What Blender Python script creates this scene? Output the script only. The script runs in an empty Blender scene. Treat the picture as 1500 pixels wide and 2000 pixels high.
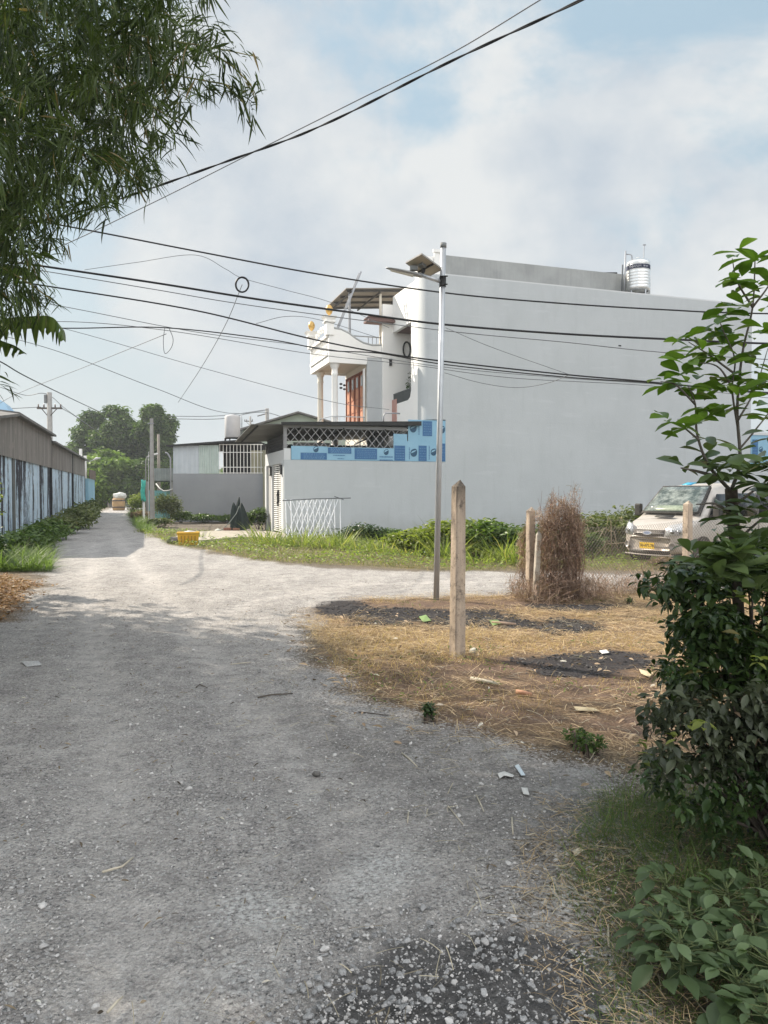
import bpy, math, random
import numpy as np
from mathutils import Vector, Matrix
random.seed(7); RNG = np.random.default_rng(11)
S = bpy.context.scene
COL = S.collection
R = math.radians
# ------------------------------------------------------------------ camera
F, HC, PITCH = 1480.0, 1.9, math.atan(38 / 1480)
cam = bpy.data.objects.new('camera', bpy.data.cameras.new('camera'))
COL.objects.link(cam); S.camera = cam
cam.location = (0, 0, HC); cam.rotation_euler = (math.pi / 2 - PITCH, 0, 0)
cam.data.sensor_fit = 'VERTICAL'; cam.data.sensor_height = 36; cam.data.lens = F / 2000 * 36
cam.data.clip_start = 0.05; cam.data.clip_end = 3000
# ------------------------------------------------------------------ sun, sky, exposure
SUN_H = Vector((-0.84, 0.54, 0)).normalized(); SUN_EL = R(35)
sd = SUN_H * math.cos(SUN_EL) + Vector((0, 0, math.sin(SUN_EL)))
sun = bpy.data.objects.new('sun', bpy.data.lights.new('sun', 'SUN')); COL.objects.link(sun)
sun.data.energy = 4.9; sun.data.angle = R(0.6); sun.data.color = (1.0, 0.90, 0.76)
sun.rotation_euler = sd.to_track_quat('Z', 'Y').to_euler()
W = bpy.data.worlds.new('World'); S.world = W; W.use_nodes = True
wt = W.node_tree; wt.nodes.clear()
def wn(t, **k):
    n = wt.nodes.new(t)
    for a, b in k.items():
        if a in n.inputs.keys(): n.inputs[a].default_value = b
        else: setattr(n, a, b)
    return n
sky = wn('ShaderNodeTexSky', sky_type='NISHITA', sun_disc=False, sun_elevation=SUN_EL,
         sun_rotation=math.atan2(sd.x, sd.y), air_density=1.6, dust_density=3.5, ozone_density=1.5)
bgA = wn('ShaderNodeBackground', Strength=0.10)
wt.links.new(sky.outputs[0], bgA.inputs[0])
tcw = wn('ShaderNodeTexCoord')
mpw = wn('ShaderNodeMapping'); mpw.inputs['Scale'].default_value = (1.0, 1.0, 1.35); mpw.inputs['Location'].default_value = (1.9, 0.35, 0.2)
wt.links.new(tcw.outputs['Generated'], mpw.inputs['Vector'])
nz = wn('ShaderNodeTexNoise', Scale=1.9, Detail=9.0, Roughness=0.56, Distortion=0.35)
wt.links.new(mpw.outputs[0], nz.inputs['Vector'])
rampm = wn('ShaderNodeValToRGB'); rampm.color_ramp.interpolation = 'EASE'
rampm.color_ramp.elements[0].position = 0.46; rampm.color_ramp.elements[0].color = (0.10, 0.10, 0.10, 1)
rampm.color_ramp.elements[1].position = 0.56; rampm.color_ramp.elements[1].color = (1, 1, 1, 1)
wt.links.new(nz.outputs[0], rampm.inputs[0])
nz2 = wn('ShaderNodeTexNoise', Scale=3.2, Detail=8.0, Roughness=0.58)
wt.links.new(mpw.outputs[0], nz2.inputs['Vector'])
rampc = wn('ShaderNodeValToRGB')
rampc.color_ramp.elements[0].position = 0.38; rampc.color_ramp.elements[0].color = (0.60, 0.69, 0.79, 1)
rampc.color_ramp.elements[1].position = 0.62; rampc.color_ramp.elements[1].color = (0.93, 0.955, 0.96, 1)
wt.links.new(nz2.outputs[0], rampc.inputs[0])
# thin high veil over the clear parts
veil = wn('ShaderNodeBackground', Strength=0.50); veil.inputs[0].default_value = (0.52, 0.72, 0.86, 1)
mixv = wn('ShaderNodeMixShader'); mixv.inputs[0].default_value = 0.80
wt.links.new(bgA.outputs[0], mixv.inputs[1]); wt.links.new(veil.outputs[0], mixv.inputs[2])
bgB = wn('ShaderNodeBackground')
warm = wn('ShaderNodeMix', data_type='RGBA'); wt.links.new(rampc.outputs[0], warm.inputs[6]); warm.inputs[7].default_value = (0.91, 0.885, 0.87, 1); wt.links.new(warm.outputs[2], bgB.inputs[0])
# unseen sky behind the viewer is brightened to fill shaded walls and road
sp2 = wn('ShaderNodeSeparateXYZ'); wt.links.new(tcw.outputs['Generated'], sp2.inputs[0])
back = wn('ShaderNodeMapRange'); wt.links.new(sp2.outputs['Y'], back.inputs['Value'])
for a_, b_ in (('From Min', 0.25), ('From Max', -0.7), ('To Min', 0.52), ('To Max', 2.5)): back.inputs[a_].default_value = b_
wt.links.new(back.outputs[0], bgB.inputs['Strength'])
bw = wn('ShaderNodeMapRange'); wt.links.new(sp2.outputs['Y'], bw.inputs['Value']); bw.inputs['From Min'].default_value = 0.3; bw.inputs['From Max'].default_value = -0.4; wt.links.new(bw.outputs[0], warm.inputs[0])
# haze near the horizon
sep = wn('ShaderNodeSeparateXYZ'); wt.links.new(tcw.outputs['Generated'], sep.inputs[0])
hz = wn('ShaderNodeMapRange'); hz.inputs['From Min'].default_value = 0.0; hz.inputs['From Max'].default_value = 0.30
hz.inputs['To Min'].default_value = 0.95; hz.inputs['To Max'].default_value = 0.0
wt.links.new(sep.outputs['Z'], hz.inputs['Value'])
bgH = wn('ShaderNodeBackground', Strength=0.46); bgH.inputs[0].default_value = (0.93, 0.98, 1.0, 1)
m1 = wn('ShaderNodeMixShader'); m2 = wn('ShaderNodeMixShader'); wo = wn('ShaderNodeOutputWorld')
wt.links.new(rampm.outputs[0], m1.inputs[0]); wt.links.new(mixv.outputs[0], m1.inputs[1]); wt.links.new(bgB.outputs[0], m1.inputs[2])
wt.links.new(hz.outputs[0], m2.inputs[0]); wt.links.new(m1.outputs[0], m2.inputs[1]); wt.links.new(bgH.outputs[0], m2.inputs[2])
wt.links.new(m2.outputs[0], wo.inputs[0])
S.view_settings.view_transform = 'Standard'; S.view_settings.look = 'None'
S.view_settings.exposure = 0.74; S.view_settings.gamma = 1.0
S.cycles.max_bounces = 6; S.cycles.transparent_max_bounces = 6; S.cycles.volume_bounces = 0
S.cycles.use_denoising = True
# ------------------------------------------------------------------ picking points of the place
def ray(px, py):
    a, b = (px - 750) / F, (1000 - py) / F
    c, s = math.cos(PITCH), math.sin(PITCH)
    return Vector((a, c + b * s, -s + b * c))
def G(px, py):
    d = ray(px, py); t = HC / -d.z
    return Vector((d.x * t, d.y * t, 0))
def P(px, py, Y):
    d = ray(px, py); t = Y / d.y
    return Vector((d.x * t, Y, HC + d.z * t))
def proj(V):
    V = np.asarray(V, float); c, s = math.cos(PITCH), math.sin(PITCH)
    x, y, z = V[..., 0], V[..., 1], V[..., 2] - HC
    dep = y * c - z * s; up = y * s + z * c
    dep = np.where(dep < 0.05, 0.05, dep)
    return 750 + F * x / dep, 1000 - F * up / dep
# ------------------------------------------------------------------ numpy noise, polygons
_tab = RNG.random((512, 512))
def vnoise(x, y):
    x = np.asarray(x, float); y = np.asarray(y, float)
    xi = np.floor(x).astype(int); yi = np.floor(y).astype(int)
    fx = x - xi; fy = y - yi; fx = fx * fx * (3 - 2 * fx); fy = fy * fy * (3 - 2 * fy)
    g = lambda a, b: _tab[a % 512, b % 512]
    return (g(xi, yi) * (1 - fx) + g(xi + 1, yi) * fx) * (1 - fy) + (g(xi, yi + 1) * (1 - fx) + g(xi + 1, yi + 1) * fx) * fy
def fbm(x, y, o=4):
    t = 0; a = 0.5; n = 0
    for k in range(o):
        t = t + a * vnoise(x * 2 ** k + 17 * k, y * 2 ** k + 31 * k); n += a; a *= 0.5
    return t / n
def psd(x, y, poly):
    """signed distance to a polygon, positive inside"""
    p = np.asarray(poly, float)[:, :2]; x = np.asarray(x, float); y = np.asarray(y, float)
    d = np.full(x.shape, 1e9); ins = np.zeros(x.shape, bool); n = len(p)
    for i in range(n):
        ax, ay = p[i]; bx, by = p[(i + 1) % n]; ex, ey = bx - ax, by - ay
        wx, wy = x - ax, y - ay
        t = np.clip((wx * ex + wy * ey) / (ex * ex + ey * ey + 1e-12), 0, 1)
        d = np.minimum(d, np.hypot(wx - t * ex, wy - t * ey))
        c = ((ay > y) != (by > y)) & (x < (bx - ax) * (y - ay) / ((by - ay) if by != ay else 1e-12) + ax)
        ins ^= c
    return np.where(ins, d, -d)
def gz(x, y):
    """height of the ground"""
    x = np.asarray(x, float); y = np.asarray(y, float)
    return 0.05 * (fbm(x * 0.35 + 5, y * 0.35 + 9, 3) - 0.5) + 0.028 * (fbm(x * 2.3, y * 2.3, 3) - 0.5)
# ------------------------------------------------------------------ materials
class NT:
    def __init__(s, name):
        s.m = bpy.data.materials.new(name); s.m.use_nodes = True; s.t = s.m.node_tree; s.t.nodes.clear()
        s.out = s.t.nodes.new('ShaderNodeOutputMaterial')
    def n(s, t, ins=None, **k):
        n = s.t.nodes.new(t)
        for a, b in k.items(): setattr(n, a, b)
        for a, b in (ins or {}).items():
            if hasattr(b, 'is_output') or isinstance(b, bpy.types.NodeSocket): s.t.links.new(b, n.inputs[a])
            else: n.inputs[a].default_value = b
        return n
    def mix(s, f, a, b, mode='MIX'):
        n = s.t.nodes.new('ShaderNodeMix'); n.data_type = 'RGBA'; n.blend_type = mode
        for i, v in ((0, f), (6, a), (7, b)):
            if isinstance(v, bpy.types.NodeSocket): s.t.links.new(v, n.inputs[i])
            else: n.inputs[i].default_value = v if i == 0 else (tuple(v) + (1,))[:4]
        return n.outputs[2]
    def math(s, op, a, b=0.0, clamp=False):
        n = s.t.nodes.new('ShaderNodeMath'); n.operation = op; n.use_clamp = clamp
        for i, v in ((0, a), (1, b)):
            if isinstance(v, bpy.types.NodeSocket): s.t.links.new(v, n.inputs[i])
            else: n.inputs[i].default_value = v
        return n.outputs[0]
    def mr(s, v, a, b, c=0.0, d=1.0):
        n = s.t.nodes.new('ShaderNodeMapRange'); s.t.links.new(v, n.inputs[0])
        for i, q in zip((1, 2, 3, 4), (a, b, c, d)): n.inputs[i].default_value = q
        return n.outputs[0]
    def co(s, scale=(1, 1, 1), kind='Object'):
        t = s.n('ShaderNodeTexCoord'); m = s.n('ShaderNodeMapping', {'Vector': t.outputs[kind], 'Scale': scale}); return m.outputs[0]
    def noise(s, v, sc, det=5.0, rough=0.55, dist=0.0):
        return s.n('ShaderNodeTexNoise', {'Vector': v, 'Scale': sc, 'Detail': det, 'Roughness': rough, 'Distortion': dist}).outputs[0]
    def vor(s, v, sc, feat='F1'):
        return s.n('ShaderNodeTexVoronoi', {'Vector': v, 'Scale': sc}, feature=feat)
    def bump(s, h, st, d):
        return s.n('ShaderNodeBump', {'Height': h, 'Strength': st, 'Distance': d}).outputs[0]
    def done(s, col, rough=0.8, nrm=None, metal=0.0, spec=0.35, trans=None):
        p = s.n('ShaderNodeBsdfPrincipled')
        for k, v in (('Base Color', col), ('Roughness', rough), ('Metallic', metal), ('Specular IOR Level', spec)):
            if isinstance(v, bpy.types.NodeSocket): s.t.links.new(v, p.inputs[k])
            else: p.inputs[k].default_value = (tuple(v) + (1,))[:4] if k == 'Base Color' else v
        if nrm: s.t.links.new(nrm, p.inputs['Normal'])
        sh = p.outputs[0]
        if trans:
            tr = s.n('ShaderNodeBsdfTranslucent')
            s.t.links.new(s.mix(1.0, col, trans[1], 'MULTIPLY'), tr.inputs[0])
            sh = s.n('ShaderNodeMixShader', {0: trans[0], 1: sh, 2: tr.outputs[0]}).outputs[0]
        s.t.links.new(sh, s.out.inputs[0]); return s.m
_mc = {}
def surf(name, c1, c2=None, sc=3.0, rough=0.8, bump=0.15, bsc=40.0, metal=0.0, spec=0.35, stretch=(1, 1, 1), grime=0.0, det=6.0):
    if name in _mc: return _mc[name]
    t = NT(name); c2 = c2 or tuple(v * 0.82 for v in c1); v = t.co(stretch)
    f = t.mr(t.noise(v, sc, det, 0.6), 0.32, 0.68)
    col = t.mix(f, c1, c2)
    if grime:
        g = t.mr(t.noise(t.co((3.0, 3.0, 0.35)), 2.2, 7.0, 0.65), 0.48, 0.75)
        col = t.mix(t.math('MULTIPLY', g, grime), col, tuple(v * 0.35 for v in c1))
    b = t.bump(t.noise(t.co(), bsc, 4.0, 0.6), bump, 0.02) if bump else None
    _mc[name] = t.done(col, rough, b, metal, spec); return _mc[name]
def leafm(name, a, b, tr=0.3, rough=0.45, dead=None, spec=0.35):
    if name in _mc: return _mc[name]
    t = NT(name); at = t.n('ShaderNodeAttribute', attribute_name='rnd').outputs['Fac']
    r = t.n('ShaderNodeValToRGB', {0: at}); e = r.color_ramp.elements
    e[0].position = 0; e[0].color = (*a, 1); e[1].position = 0.85; e[1].color = (*b, 1)
    if dead: q = e.new(0.93); q.color = (*b, 1); q = e.new(0.95); q.color = (*dead, 1)
    _mc[name] = t.done(r.outputs[0], rough, None, 0, spec, (tr, (1.3, 1.5, 0.6))); return _mc[name]
# ------------------------------------------------------------------ mesh helpers
def link(o, parent=None):
    COL.objects.link(o)
    if parent: o.parent = parent
    return o
def tag(o, label=None, cat=None, group=None, kind=None):
    if label: o['label'] = label
    if cat: o['category'] = cat
    if group: o['group'] = group
    if kind: o['kind'] = kind
    return o
def thing(name, label, cat, loc=(0, 0, 0), rz=0.0, group=None):
    o = bpy.data.objects.new(name, None); o.empty_display_size = 0.2
    o.location = loc; o.rotation_euler = (0, 0, rz); COL.objects.link(o)
    return tag(o, label, cat, group)
class MB:
    def __init__(s): s.v = []; s.f = []
    def add(s, vs, fs):
        n = len(s.v); s.v += [tuple(v) for v in vs]; s.f += [tuple(i + n for i in f) for f in fs]; return s
    def box(s, x0, x1, y0, y1, z0, z1):
        v = [(x, y, z) for z in (z0, z1) for x, y in ((x0, y0), (x1, y0), (x1, y1), (x0, y1))]
        return s.add(v, [(3, 2, 1, 0), (4, 5, 6, 7), (0, 1, 5, 4), (1, 2, 6, 5), (2, 3, 7, 6), (3, 0, 4, 7)])
    def hexa(s, b, t):
        return s.add(list(b) + list(t), [(3, 2, 1, 0), (4, 5, 6, 7), (0, 1, 5, 4), (1, 2, 6, 5), (2, 3, 7, 6), (3, 0, 4, 7)])
    def prism(s, pts, d, e):
        """polygon pts (3d list) pushed along vector e*d"""
        n = len(pts); e = Vector(e) * d
        v = [Vector(p) for p in pts] + [Vector(p) + e for p in pts]
        return s.add(v, [tuple(range(n)), tuple(range(2 * n - 1, n - 1, -1))] + [(i, i + n, (i + 1) % n + n, (i + 1) % n) for i in range(n)])
    def tube(s, path, r, n=8, cap=True):
        path = [Vector(p) for p in path]; m = len(path)
        if not hasattr(r, '__len__'): r = [r] * m
        base = len(s.v); prev = None
        for i, p in enumerate(path):
            d = (path[min(i + 1, m - 1)] - path[max(i - 1, 0)]).normalized()
            if prev is None:
                a = d.orthogonal().normalized()
            else:
                a = prev - d * prev.dot(d)
                a = a.normalized() if a.length > 1e-6 else d.orthogonal().normalized()
            prev = a; b = d.cross(a)
            for k in range(n):
                t = 2 * math.pi * k / n; s.v.append(tuple(p + (a * math.cos(t) + b * math.sin(t)) * r[i]))
        for i in range(m - 1):
            for k in range(n):
                a0 = base + i * n + k; a1 = base + i * n + (k + 1) % n
                s.f.append((a0, a1, a1 + n, a0 + n))
        if cap:
            s.f.append(tuple(base + k for k in range(n - 1, -1, -1))); s.f.append(tuple(base + (m - 1) * n + k for k in range(n)))
        return s
    def lathe(s, prof, c=(0, 0, 0), n=24):
        base = len(s.v); m = len(prof)
        for r, z in prof:
            for k in range(n):
                t = 2 * math.pi * k / n; s.v.append((c[0] + r * math.cos(t), c[1] + r * math.sin(t), c[2] + z))
        for i in range(m - 1):
            for k in range(n):
                a0 = base + i * n + k; a1 = base + i * n + (k + 1) % n
                s.f.append((a0, a1, a1 + n, a0 + n))
        s.f.append(tuple(base + k for k in range(n - 1, -1, -1))); s.f.append(tuple(base + (m - 1) * n + k for k in range(n)))
        return s
    def bar(s, a, b, w, h=None):
        a, b = Vector(a), Vector(b); d = (b - a).normalized(); h = h or w
        u = d.cross(Vector((0, 0, 1)))
        u = u.normalized() if u.length > 1e-4 else Vector((1, 0, 0))
        v = u.cross(d).normalized(); u *= w / 2; v *= h / 2
        q = lambda p: [p - u - v, p + u - v, p + u + v, p - u + v]
        return s.hexa(q(a), q(b))
    def build(s, name, mat, parent=None, smooth=False, bevel=0.0, loc=None):
        me = bpy.data.meshes.new(name); me.from_pydata(s.v, [], s.f)
        me.materials.append(mat)
        if smooth: me.polygons.foreach_set('use_smooth', [True] * len(me.polygons))
        me.update(); o = link(bpy.data.objects.new(name, me), parent)
        if loc is not None: o.location = loc
        if bevel:
            b = o.modifiers.new('bevel', 'BEVEL'); b.width = bevel; b.segments = 2; b.limit_method = 'ANGLE'
        return o
def trimesh(name, V, T, mat, parent=None, rnd=None, smooth=False):
    V = np.ascontiguousarray(V, np.float32); T = np.ascontiguousarray(T, np.int32)
    me = bpy.data.meshes.new(name); me.vertices.add(len(V)); me.vertices.foreach_set('co', V.ravel())
    k = T.shape[1]; me.loops.add(T.size); me.loops.foreach_set('vertex_index', T.ravel())
    me.polygons.add(len(T)); me.polygons.foreach_set('loop_start', np.arange(0, T.size, k, dtype=np.int32))
    me.materials.append(mat)
    me.polygons.foreach_set('use_smooth', np.full(len(T), smooth))
    if rnd is not None:
        a = me.attributes.new('rnd', 'FLOAT', 'FACE'); a.data.foreach_set('value', np.ascontiguousarray(rnd, np.float32))
    me.update(calc_edges=True); me.validate()
    return link(bpy.data.objects.new(name, me), parent)
def rots(yaw, pitch, roll):
    cy, sy, cp, sp, cr, sr = np.cos(yaw), np.sin(yaw), np.cos(pitch), np.sin(pitch), np.cos(roll), np.sin(roll)
    o = np.zeros_like(cy); i = np.ones_like(cy)
    A = np.stack([np.stack([cy, -sy, o], -1), np.stack([sy, cy, o], -1), np.stack([o, o, i], -1)], -2)
    B = np.stack([np.stack([i, o, o], -1), np.stack([o, cp, -sp], -1), np.stack([o, sp, cp], -1)], -2)
    C = np.stack([np.stack([cr, o, sr], -1), np.stack([o, i, o], -1), np.stack([-sr, o, cr], -1)], -2)
    return A @ B @ C
def inst(tv, tt, pos, M, scl):
    """N copies of a template; scl (N,3)"""
    N = len(pos); V = tv[None] * scl[:, None, :]
    V = np.einsum('nij,nkj->nki', M, V) + pos[:, None, :]
    T = tt[None] + (np.arange(N) * len(tv))[:, None, None]
    return V.reshape(-1, 3), T.reshape(-1, tt.shape[1])
def join(parts):
    V = []; T = []; R_ = []; n = 0
    for v, t, r in parts:
        V.append(v); T.append(t + n); R_.append(r); n += len(v)
    return np.concatenate(V), np.concatenate(T), np.concatenate(R_)
def leaf_t(ws, bend=0.15, fold=0.15):
    """leaf along +Y, length 1, half widths ws at even sections"""
    v = [(0, 0, 0)]; m = len(ws)
    for i, w in enumerate(ws):
        y = (i + 1) / (m + 1); z = -bend * y * y
        v += [(-w, y, z + fold * w), (0, y, z), (w, y, z + fold * w)]
    v.append((0, 1, -bend)); t = [(0, 2, 1), (0, 3, 2)]
    for i in range(m - 1):
        a = 1 + 3 * i; b = a + 3
        t += [(a, a + 1, b + 1), (a, b + 1, b), (a + 1, a + 2, b + 2), (a + 1, b + 2, b + 1)]
    a = 1 + 3 * (m - 1); e = len(v) - 1
    t += [(a, a + 1, e), (a + 1, a + 2, e)]
    return np.array(v, float), np.array(t)
L_BAMBOO = leaf_t([0.045, 0.042, 0.026], 0.22, 0.5)
L_OVATE = leaf_t([0.17, 0.25, 0.24, 0.13], 0.22, 0.35)
L_OBOV = leaf_t([0.10, 0.17, 0.22, 0.19], 0.20, 0.35)
L_TINY = leaf_t([0.28], 0.1, 0.3)
BLADE = leaf_t([0.5, 0.32], 0.5, 0.0)
def scatter(tmpl, pos, yaw, pitch, roll, ln, wd, rnd=None):
    pos = np.asarray(pos, float); N = len(pos)
    f = lambda a: np.broadcast_to(np.asarray(a, float), (N,)).copy()
    V, T = inst(tmpl[0], tmpl[1], pos, rots(f(yaw), f(pitch), f(roll)), np.stack([f(wd), f(ln), f(ln)], -1))
    r = RNG.random(N) if rnd is None else f(rnd)
    return V, T, np.repeat(r, len(tmpl[1]))
def U(a, b, n=None): return RNG.uniform(a, b, n)
# ================================================================== GROUND AND ROAD
g = lambda pts: [tuple(G(*p)[:2]) for p in pts]
ROAD = [(-14, -12)] + [(-9, 2)] + g([(-500, 1240), (-150, 1222), (0, 1216), (40, 1190), (70, 1150), (95, 1110), (100, 1060), (135, 1030), (185, 1003)]) + \
    [(-34, 95), (-40, 112), (-48, 122), (-38, 128), (-34.5, 112)] + \
    g([(252, 1002), (256, 1015), (268, 1035), (330, 1062), (420, 1082), (500, 1096), (620, 1108), (700, 1113), (850, 1117), (1240, 1119), (1500, 1120), (2300, 1122), (2300, 1152),
       (1500, 1158), (1230, 1157), (1000, 1161), (850, 1164), (700, 1170), (610, 1188), (590, 1218), (605, 1262), (640, 1320), (700, 1375), (790, 1415), (900, 1447), (1010, 1462),
       (1190, 1500), (1262, 1560), (1215, 1620), (1150, 1700), (1130, 1790), (1165, 1870), (1200, 2000), (1190, 2300)]) + [(0.6, -12)]
STRAW = g([(590, 1190), (700, 1168), (850, 1163), (1000, 1158), (1400, 1150), (1800, 1150), (1800, 1400), (1500, 1480), (1230, 1500), (1000, 1455), (790, 1410), (680, 1350), (600, 1270)])
LITTER = g([(-400, 1125), (0, 1120), (80, 1135), (75, 1170), (40, 1210), (20, 1250), (-400, 1330)])
VERGE = g([(268, 1037), (420, 1040), (560, 1047), (900, 1040), (1240, 1040), (2300, 1040), (2300, 1117), (850, 1113), (500, 1094), (340, 1064)])
WET = g([(590, 1960), (640, 1890), (700, 1850), (800, 1800), (900, 1815), (1010, 1810), (1120, 1850), (1165, 1920), (1180, 2100), (1150, 2400), (500, 2400), (540, 2060)])
CHAR = [(665, 1190, 62, 14), (770, 1198, 100, 12), (875, 1206, 150, 20), (1000, 1221, 110, 13), (1100, 1226, 100, 18), (1165, 1293, 135, 20), (1110, 1315, 110, 14), (1110, 1188, 105, 9), (1350, 1225, 70, 10), (760, 1218, 60, 8)]
BROWN = [(1130, 1345, 260, 52), (960, 1305, 190, 26), (1250, 1420, 180, 40), (800, 1330, 120, 35), (900, 1182, 300, 10), (1000, 1400, 150, 30)]
def ell(x, y, lst):
    m = np.full(np.shape(x), -5.0)
    for px, py, rx, ry in lst:
        c, e, t, b = G(px, py), G(px + rx, py), G(px, py - ry), G(px, py + ry)
        ax = e.x - c.x; ay = (t.y - b.y) / 2; cy = (t.y + b.y) / 2
        m = np.maximum(m, 1 - np.hypot((x - c.x - (y - cy) * c.x / cy) / ax, (y - cy) / ay))
    return m
def weights(x, y):
    wob = (fbm(x * 1.3, y * 1.3, 4) - 0.5)
    road = np.clip(0.5 + (psd(x, y, ROAD) + wob * 1.1 + (fbm(x * 4, y * 4, 2) - .5) * .35) / 0.95, 0, 1)
    straw = np.clip(0.5 + (np.maximum(psd(x, y, STRAW), psd(x, y, LITTER)) + wob * 0.8) / 0.8, 0, 1)
    grass = np.clip(0.5 + (psd(x, y, VERGE) + wob) / 0.8, 0, 1)
    char = np.clip(0.45 + (ell(x, y, CHAR) + wob * 1.6) * 1.3, 0, 1)
    brown = np.clip(0.4 + (ell(x, y, BROWN) + wob * 1.2) * 0.9, 0, 1)
    wet = np.clip(0.5 + (psd(x, y, WET) + wob * 0.35) / 0.22, 0, 1)
    return road, straw, grass, char, brown, wet
def terrain_mat():
    t = NT('gravel_and_soil'); v = t.co()
    a1 = t.n('ShaderNodeSeparateColor', {0: t.n('ShaderNodeAttribute', attribute_name='wa').outputs['Color']}).outputs
    a2 = t.n('ShaderNodeSeparateColor', {0: t.n('ShaderNodeAttribute', attribute_name='wb').outputs['Color']}).outputs
    nb = t.noise(v, 0.55, 5, 0.6); nm = t.noise(v, 5.0, 7, 0.65); nf = t.noise(v, 38.0, 6, 0.7); nx = t.noise(v, 160.0, 3, 0.6)
    vo = t.vor(v, 42.0); vs = t.vor(v, 95.0); vb = t.vor(v, 17.0)
    cell = t.n('ShaderNodeSeparateColor', {0: vo.outputs['Color']}).outputs[0]
    cel2 = t.n('ShaderNodeSeparateColor', {0: vs.outputs['Color']}).outputs[0]
    cel3 = t.n('ShaderNodeSeparateColor', {0: vb.outputs['Color']}).outputs[0]
    gr = t.mix(t.mr(nm, 0.34, 0.66), (0.38, 0.355, 0.338), (0.60, 0.565, 0.53))
    gr = t.mix(t.mr(nb, 0.38, 0.62), gr, t.mix(0.45, gr, (0.56, 0.53, 0.50)))
    gr = t.mix(1.0, gr, t.n('ShaderNodeCombineColor', {0: t.mr(cell, 0, 1, 0.8, 1.15), 1: t.mr(cell, 0, 1, 0.8, 1.15), 2: t.mr(cell, 0, 1, 0.8, 1.15)}).outputs[0], 'MULTIPLY')
    gr = t.mix(t.mr(cel2, 0.90, 0.95), gr, (0.56, 0.55, 0.54))
    gr = t.mix(t.mr(cel2, 0.10, 0.03), gr, (0.17, 0.17, 0.17))
    nl = t.noise(t.co((1, .45, 1)), 1.1, 6, 0.65, .4)
    gr = t.mix(t.math('MULTIPLY', t.mr(nl, 0.40, 0.60), .55), gr, t.mix(1.0, gr, (0.66, 0.66, 0.67), 'MULTIPLY'))
    w3_ = t.n('ShaderNodeSeparateColor', {0: t.n('ShaderNodeAttribute', attribute_name='wt').outputs['Color']}).outputs; tk_ = w3_[0]
    gr = t.mix(t.math('MULTIPLY', w3_[1], t.mr(nf, .3, .62, .95, .45)), gr, t.mix(nm, (0.19, 0.178, 0.168), (0.37, 0.345, 0.32)))
    for sc_, am_ in ((26.0, .55), (58.0, .5), (11.0, .25)):      # shade between pebbles, painted as dark lines along cell edges
        ve = t.vor(t.n('ShaderNodeVectorMath', {0: v, 1: t.n('ShaderNodeTexNoise', {'Vector': v, 'Scale': sc_ * .8, 'Detail': 2.0}).outputs['Color']}, operation='ADD').outputs[0] if False else v, sc_, 'DISTANCE_TO_EDGE')
        pm_ = t.mr(t.noise(v, sc_ * .11, 5, .65), .44, .62)
        gr = t.mix(t.math('MULTIPLY', t.math('MULTIPLY', t.mr(ve.outputs['Distance'], .10, .02), pm_), am_), gr, (0.10, 0.098, 0.095))
    gr = t.mix(t.math('MULTIPLY', tk_, t.mr(nm, .35, .6, .15, .7)), gr, (0.60, 0.565, 0.535))
    gr = t.mix(t.math('MULTIPLY', t.mr(t.noise(v, 2.6, 7, .7), 0.56, 0.70), .55), gr, (0.60, 0.585, 0.565))
    st = t.mix(t.mr(nf, 0.35, 0.65), (0.17, 0.108, 0.062), (0.50, 0.345, 0.18))
    st = t.mix(t.mr(nm, 0.40, 0.62), st, t.mix(0.8, st, (0.16, 0.118, 0.092)))
    gs = t.mix(t.mr(nm, 0.35, 0.65), (0.11, 0.10, 0.05), (0.24, 0.20, 0.11))
    so = t.mix(t.mr(nf, 0.35, 0.65), (0.10, 0.085, 0.065), (0.24, 0.20, 0.155))
    dirt = t.mix(a1[1], so, st)
    dirt = t.mix(a1[2], dirt, gs)
    dirt = t.mix(t.math('MULTIPLY', a2[1], 0.75), dirt, t.mix(nf, (0.085, 0.055, 0.045), (0.19, 0.125, 0.10)))
    e = t.math('SUBTRACT', t.math('ADD', a1[0], t.math('MULTIPLY', t.math('SUBTRACT', nf, 0.5), 2.1)), 0.5)
    col = t.mix(t.mr(e, -0.16, 0.16), dirt, gr)
    c = t.math('ADD', a2[0], t.math('MULTIPLY', t.math('SUBTRACT', nf, 0.5), 2.2)); c = t.math('ADD', c, t.math('MULTIPLY', t.math('SUBTRACT', nm, 0.5), 1.2))
    col = t.mix(t.mr(c, 0.35, 0.85), col, t.mix(nm, (0.012, 0.012, 0.014), (0.07, 0.063, 0.065)))
    w = t.math('ADD', a2[2], t.math('MULTIPLY', t.math('SUBTRACT', nf, 0.5), 0.9))
    wf = t.mr(w, 0.3, 0.7)
    col = t.mix(t.math('MULTIPLY', wf, 0.9), col, t.mix(nf, (0.07, 0.068, 0.068), (0.16, 0.155, 0.152)))
    fine = t.math('MULTIPLY', t.mr(nf, .30, .70, .66, 1.28), t.mr(nx, .30, .70, .82, 1.16)); col = t.mix(1.0, col, t.n('ShaderNodeCombineColor', {0: fine, 1: fine, 2: fine}).outputs[0], 'MULTIPLY')  # noise tones stand in for relief shading of the fine grit
    col = t.mix(t.math('MULTIPLY', w3_[2], t.mr(nf, .42, .60)), col, (0.66, 0.65, 0.63))
    h = t.math('ADD', t.math('MULTIPLY', t.mr(vo.outputs['Distance'], 0.0, 0.6, 1.0, 0.0), t.mr(cell, 0, 1, 0.2, 1.0)), t.math('MULTIPLY', nf, 0.9))
    h = t.math('ADD', h, t.math('MULTIPLY', nx, 0.5)); h = t.math('ADD', h, t.math('MULTIPLY', nm, 2.2))
    return t.done(col, t.mr(wf, 0, 1, 0.93, 0.8), t.bump(h, 0.95, 0.022), 0, 0.25)
TERR = terrain_mat()
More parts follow.
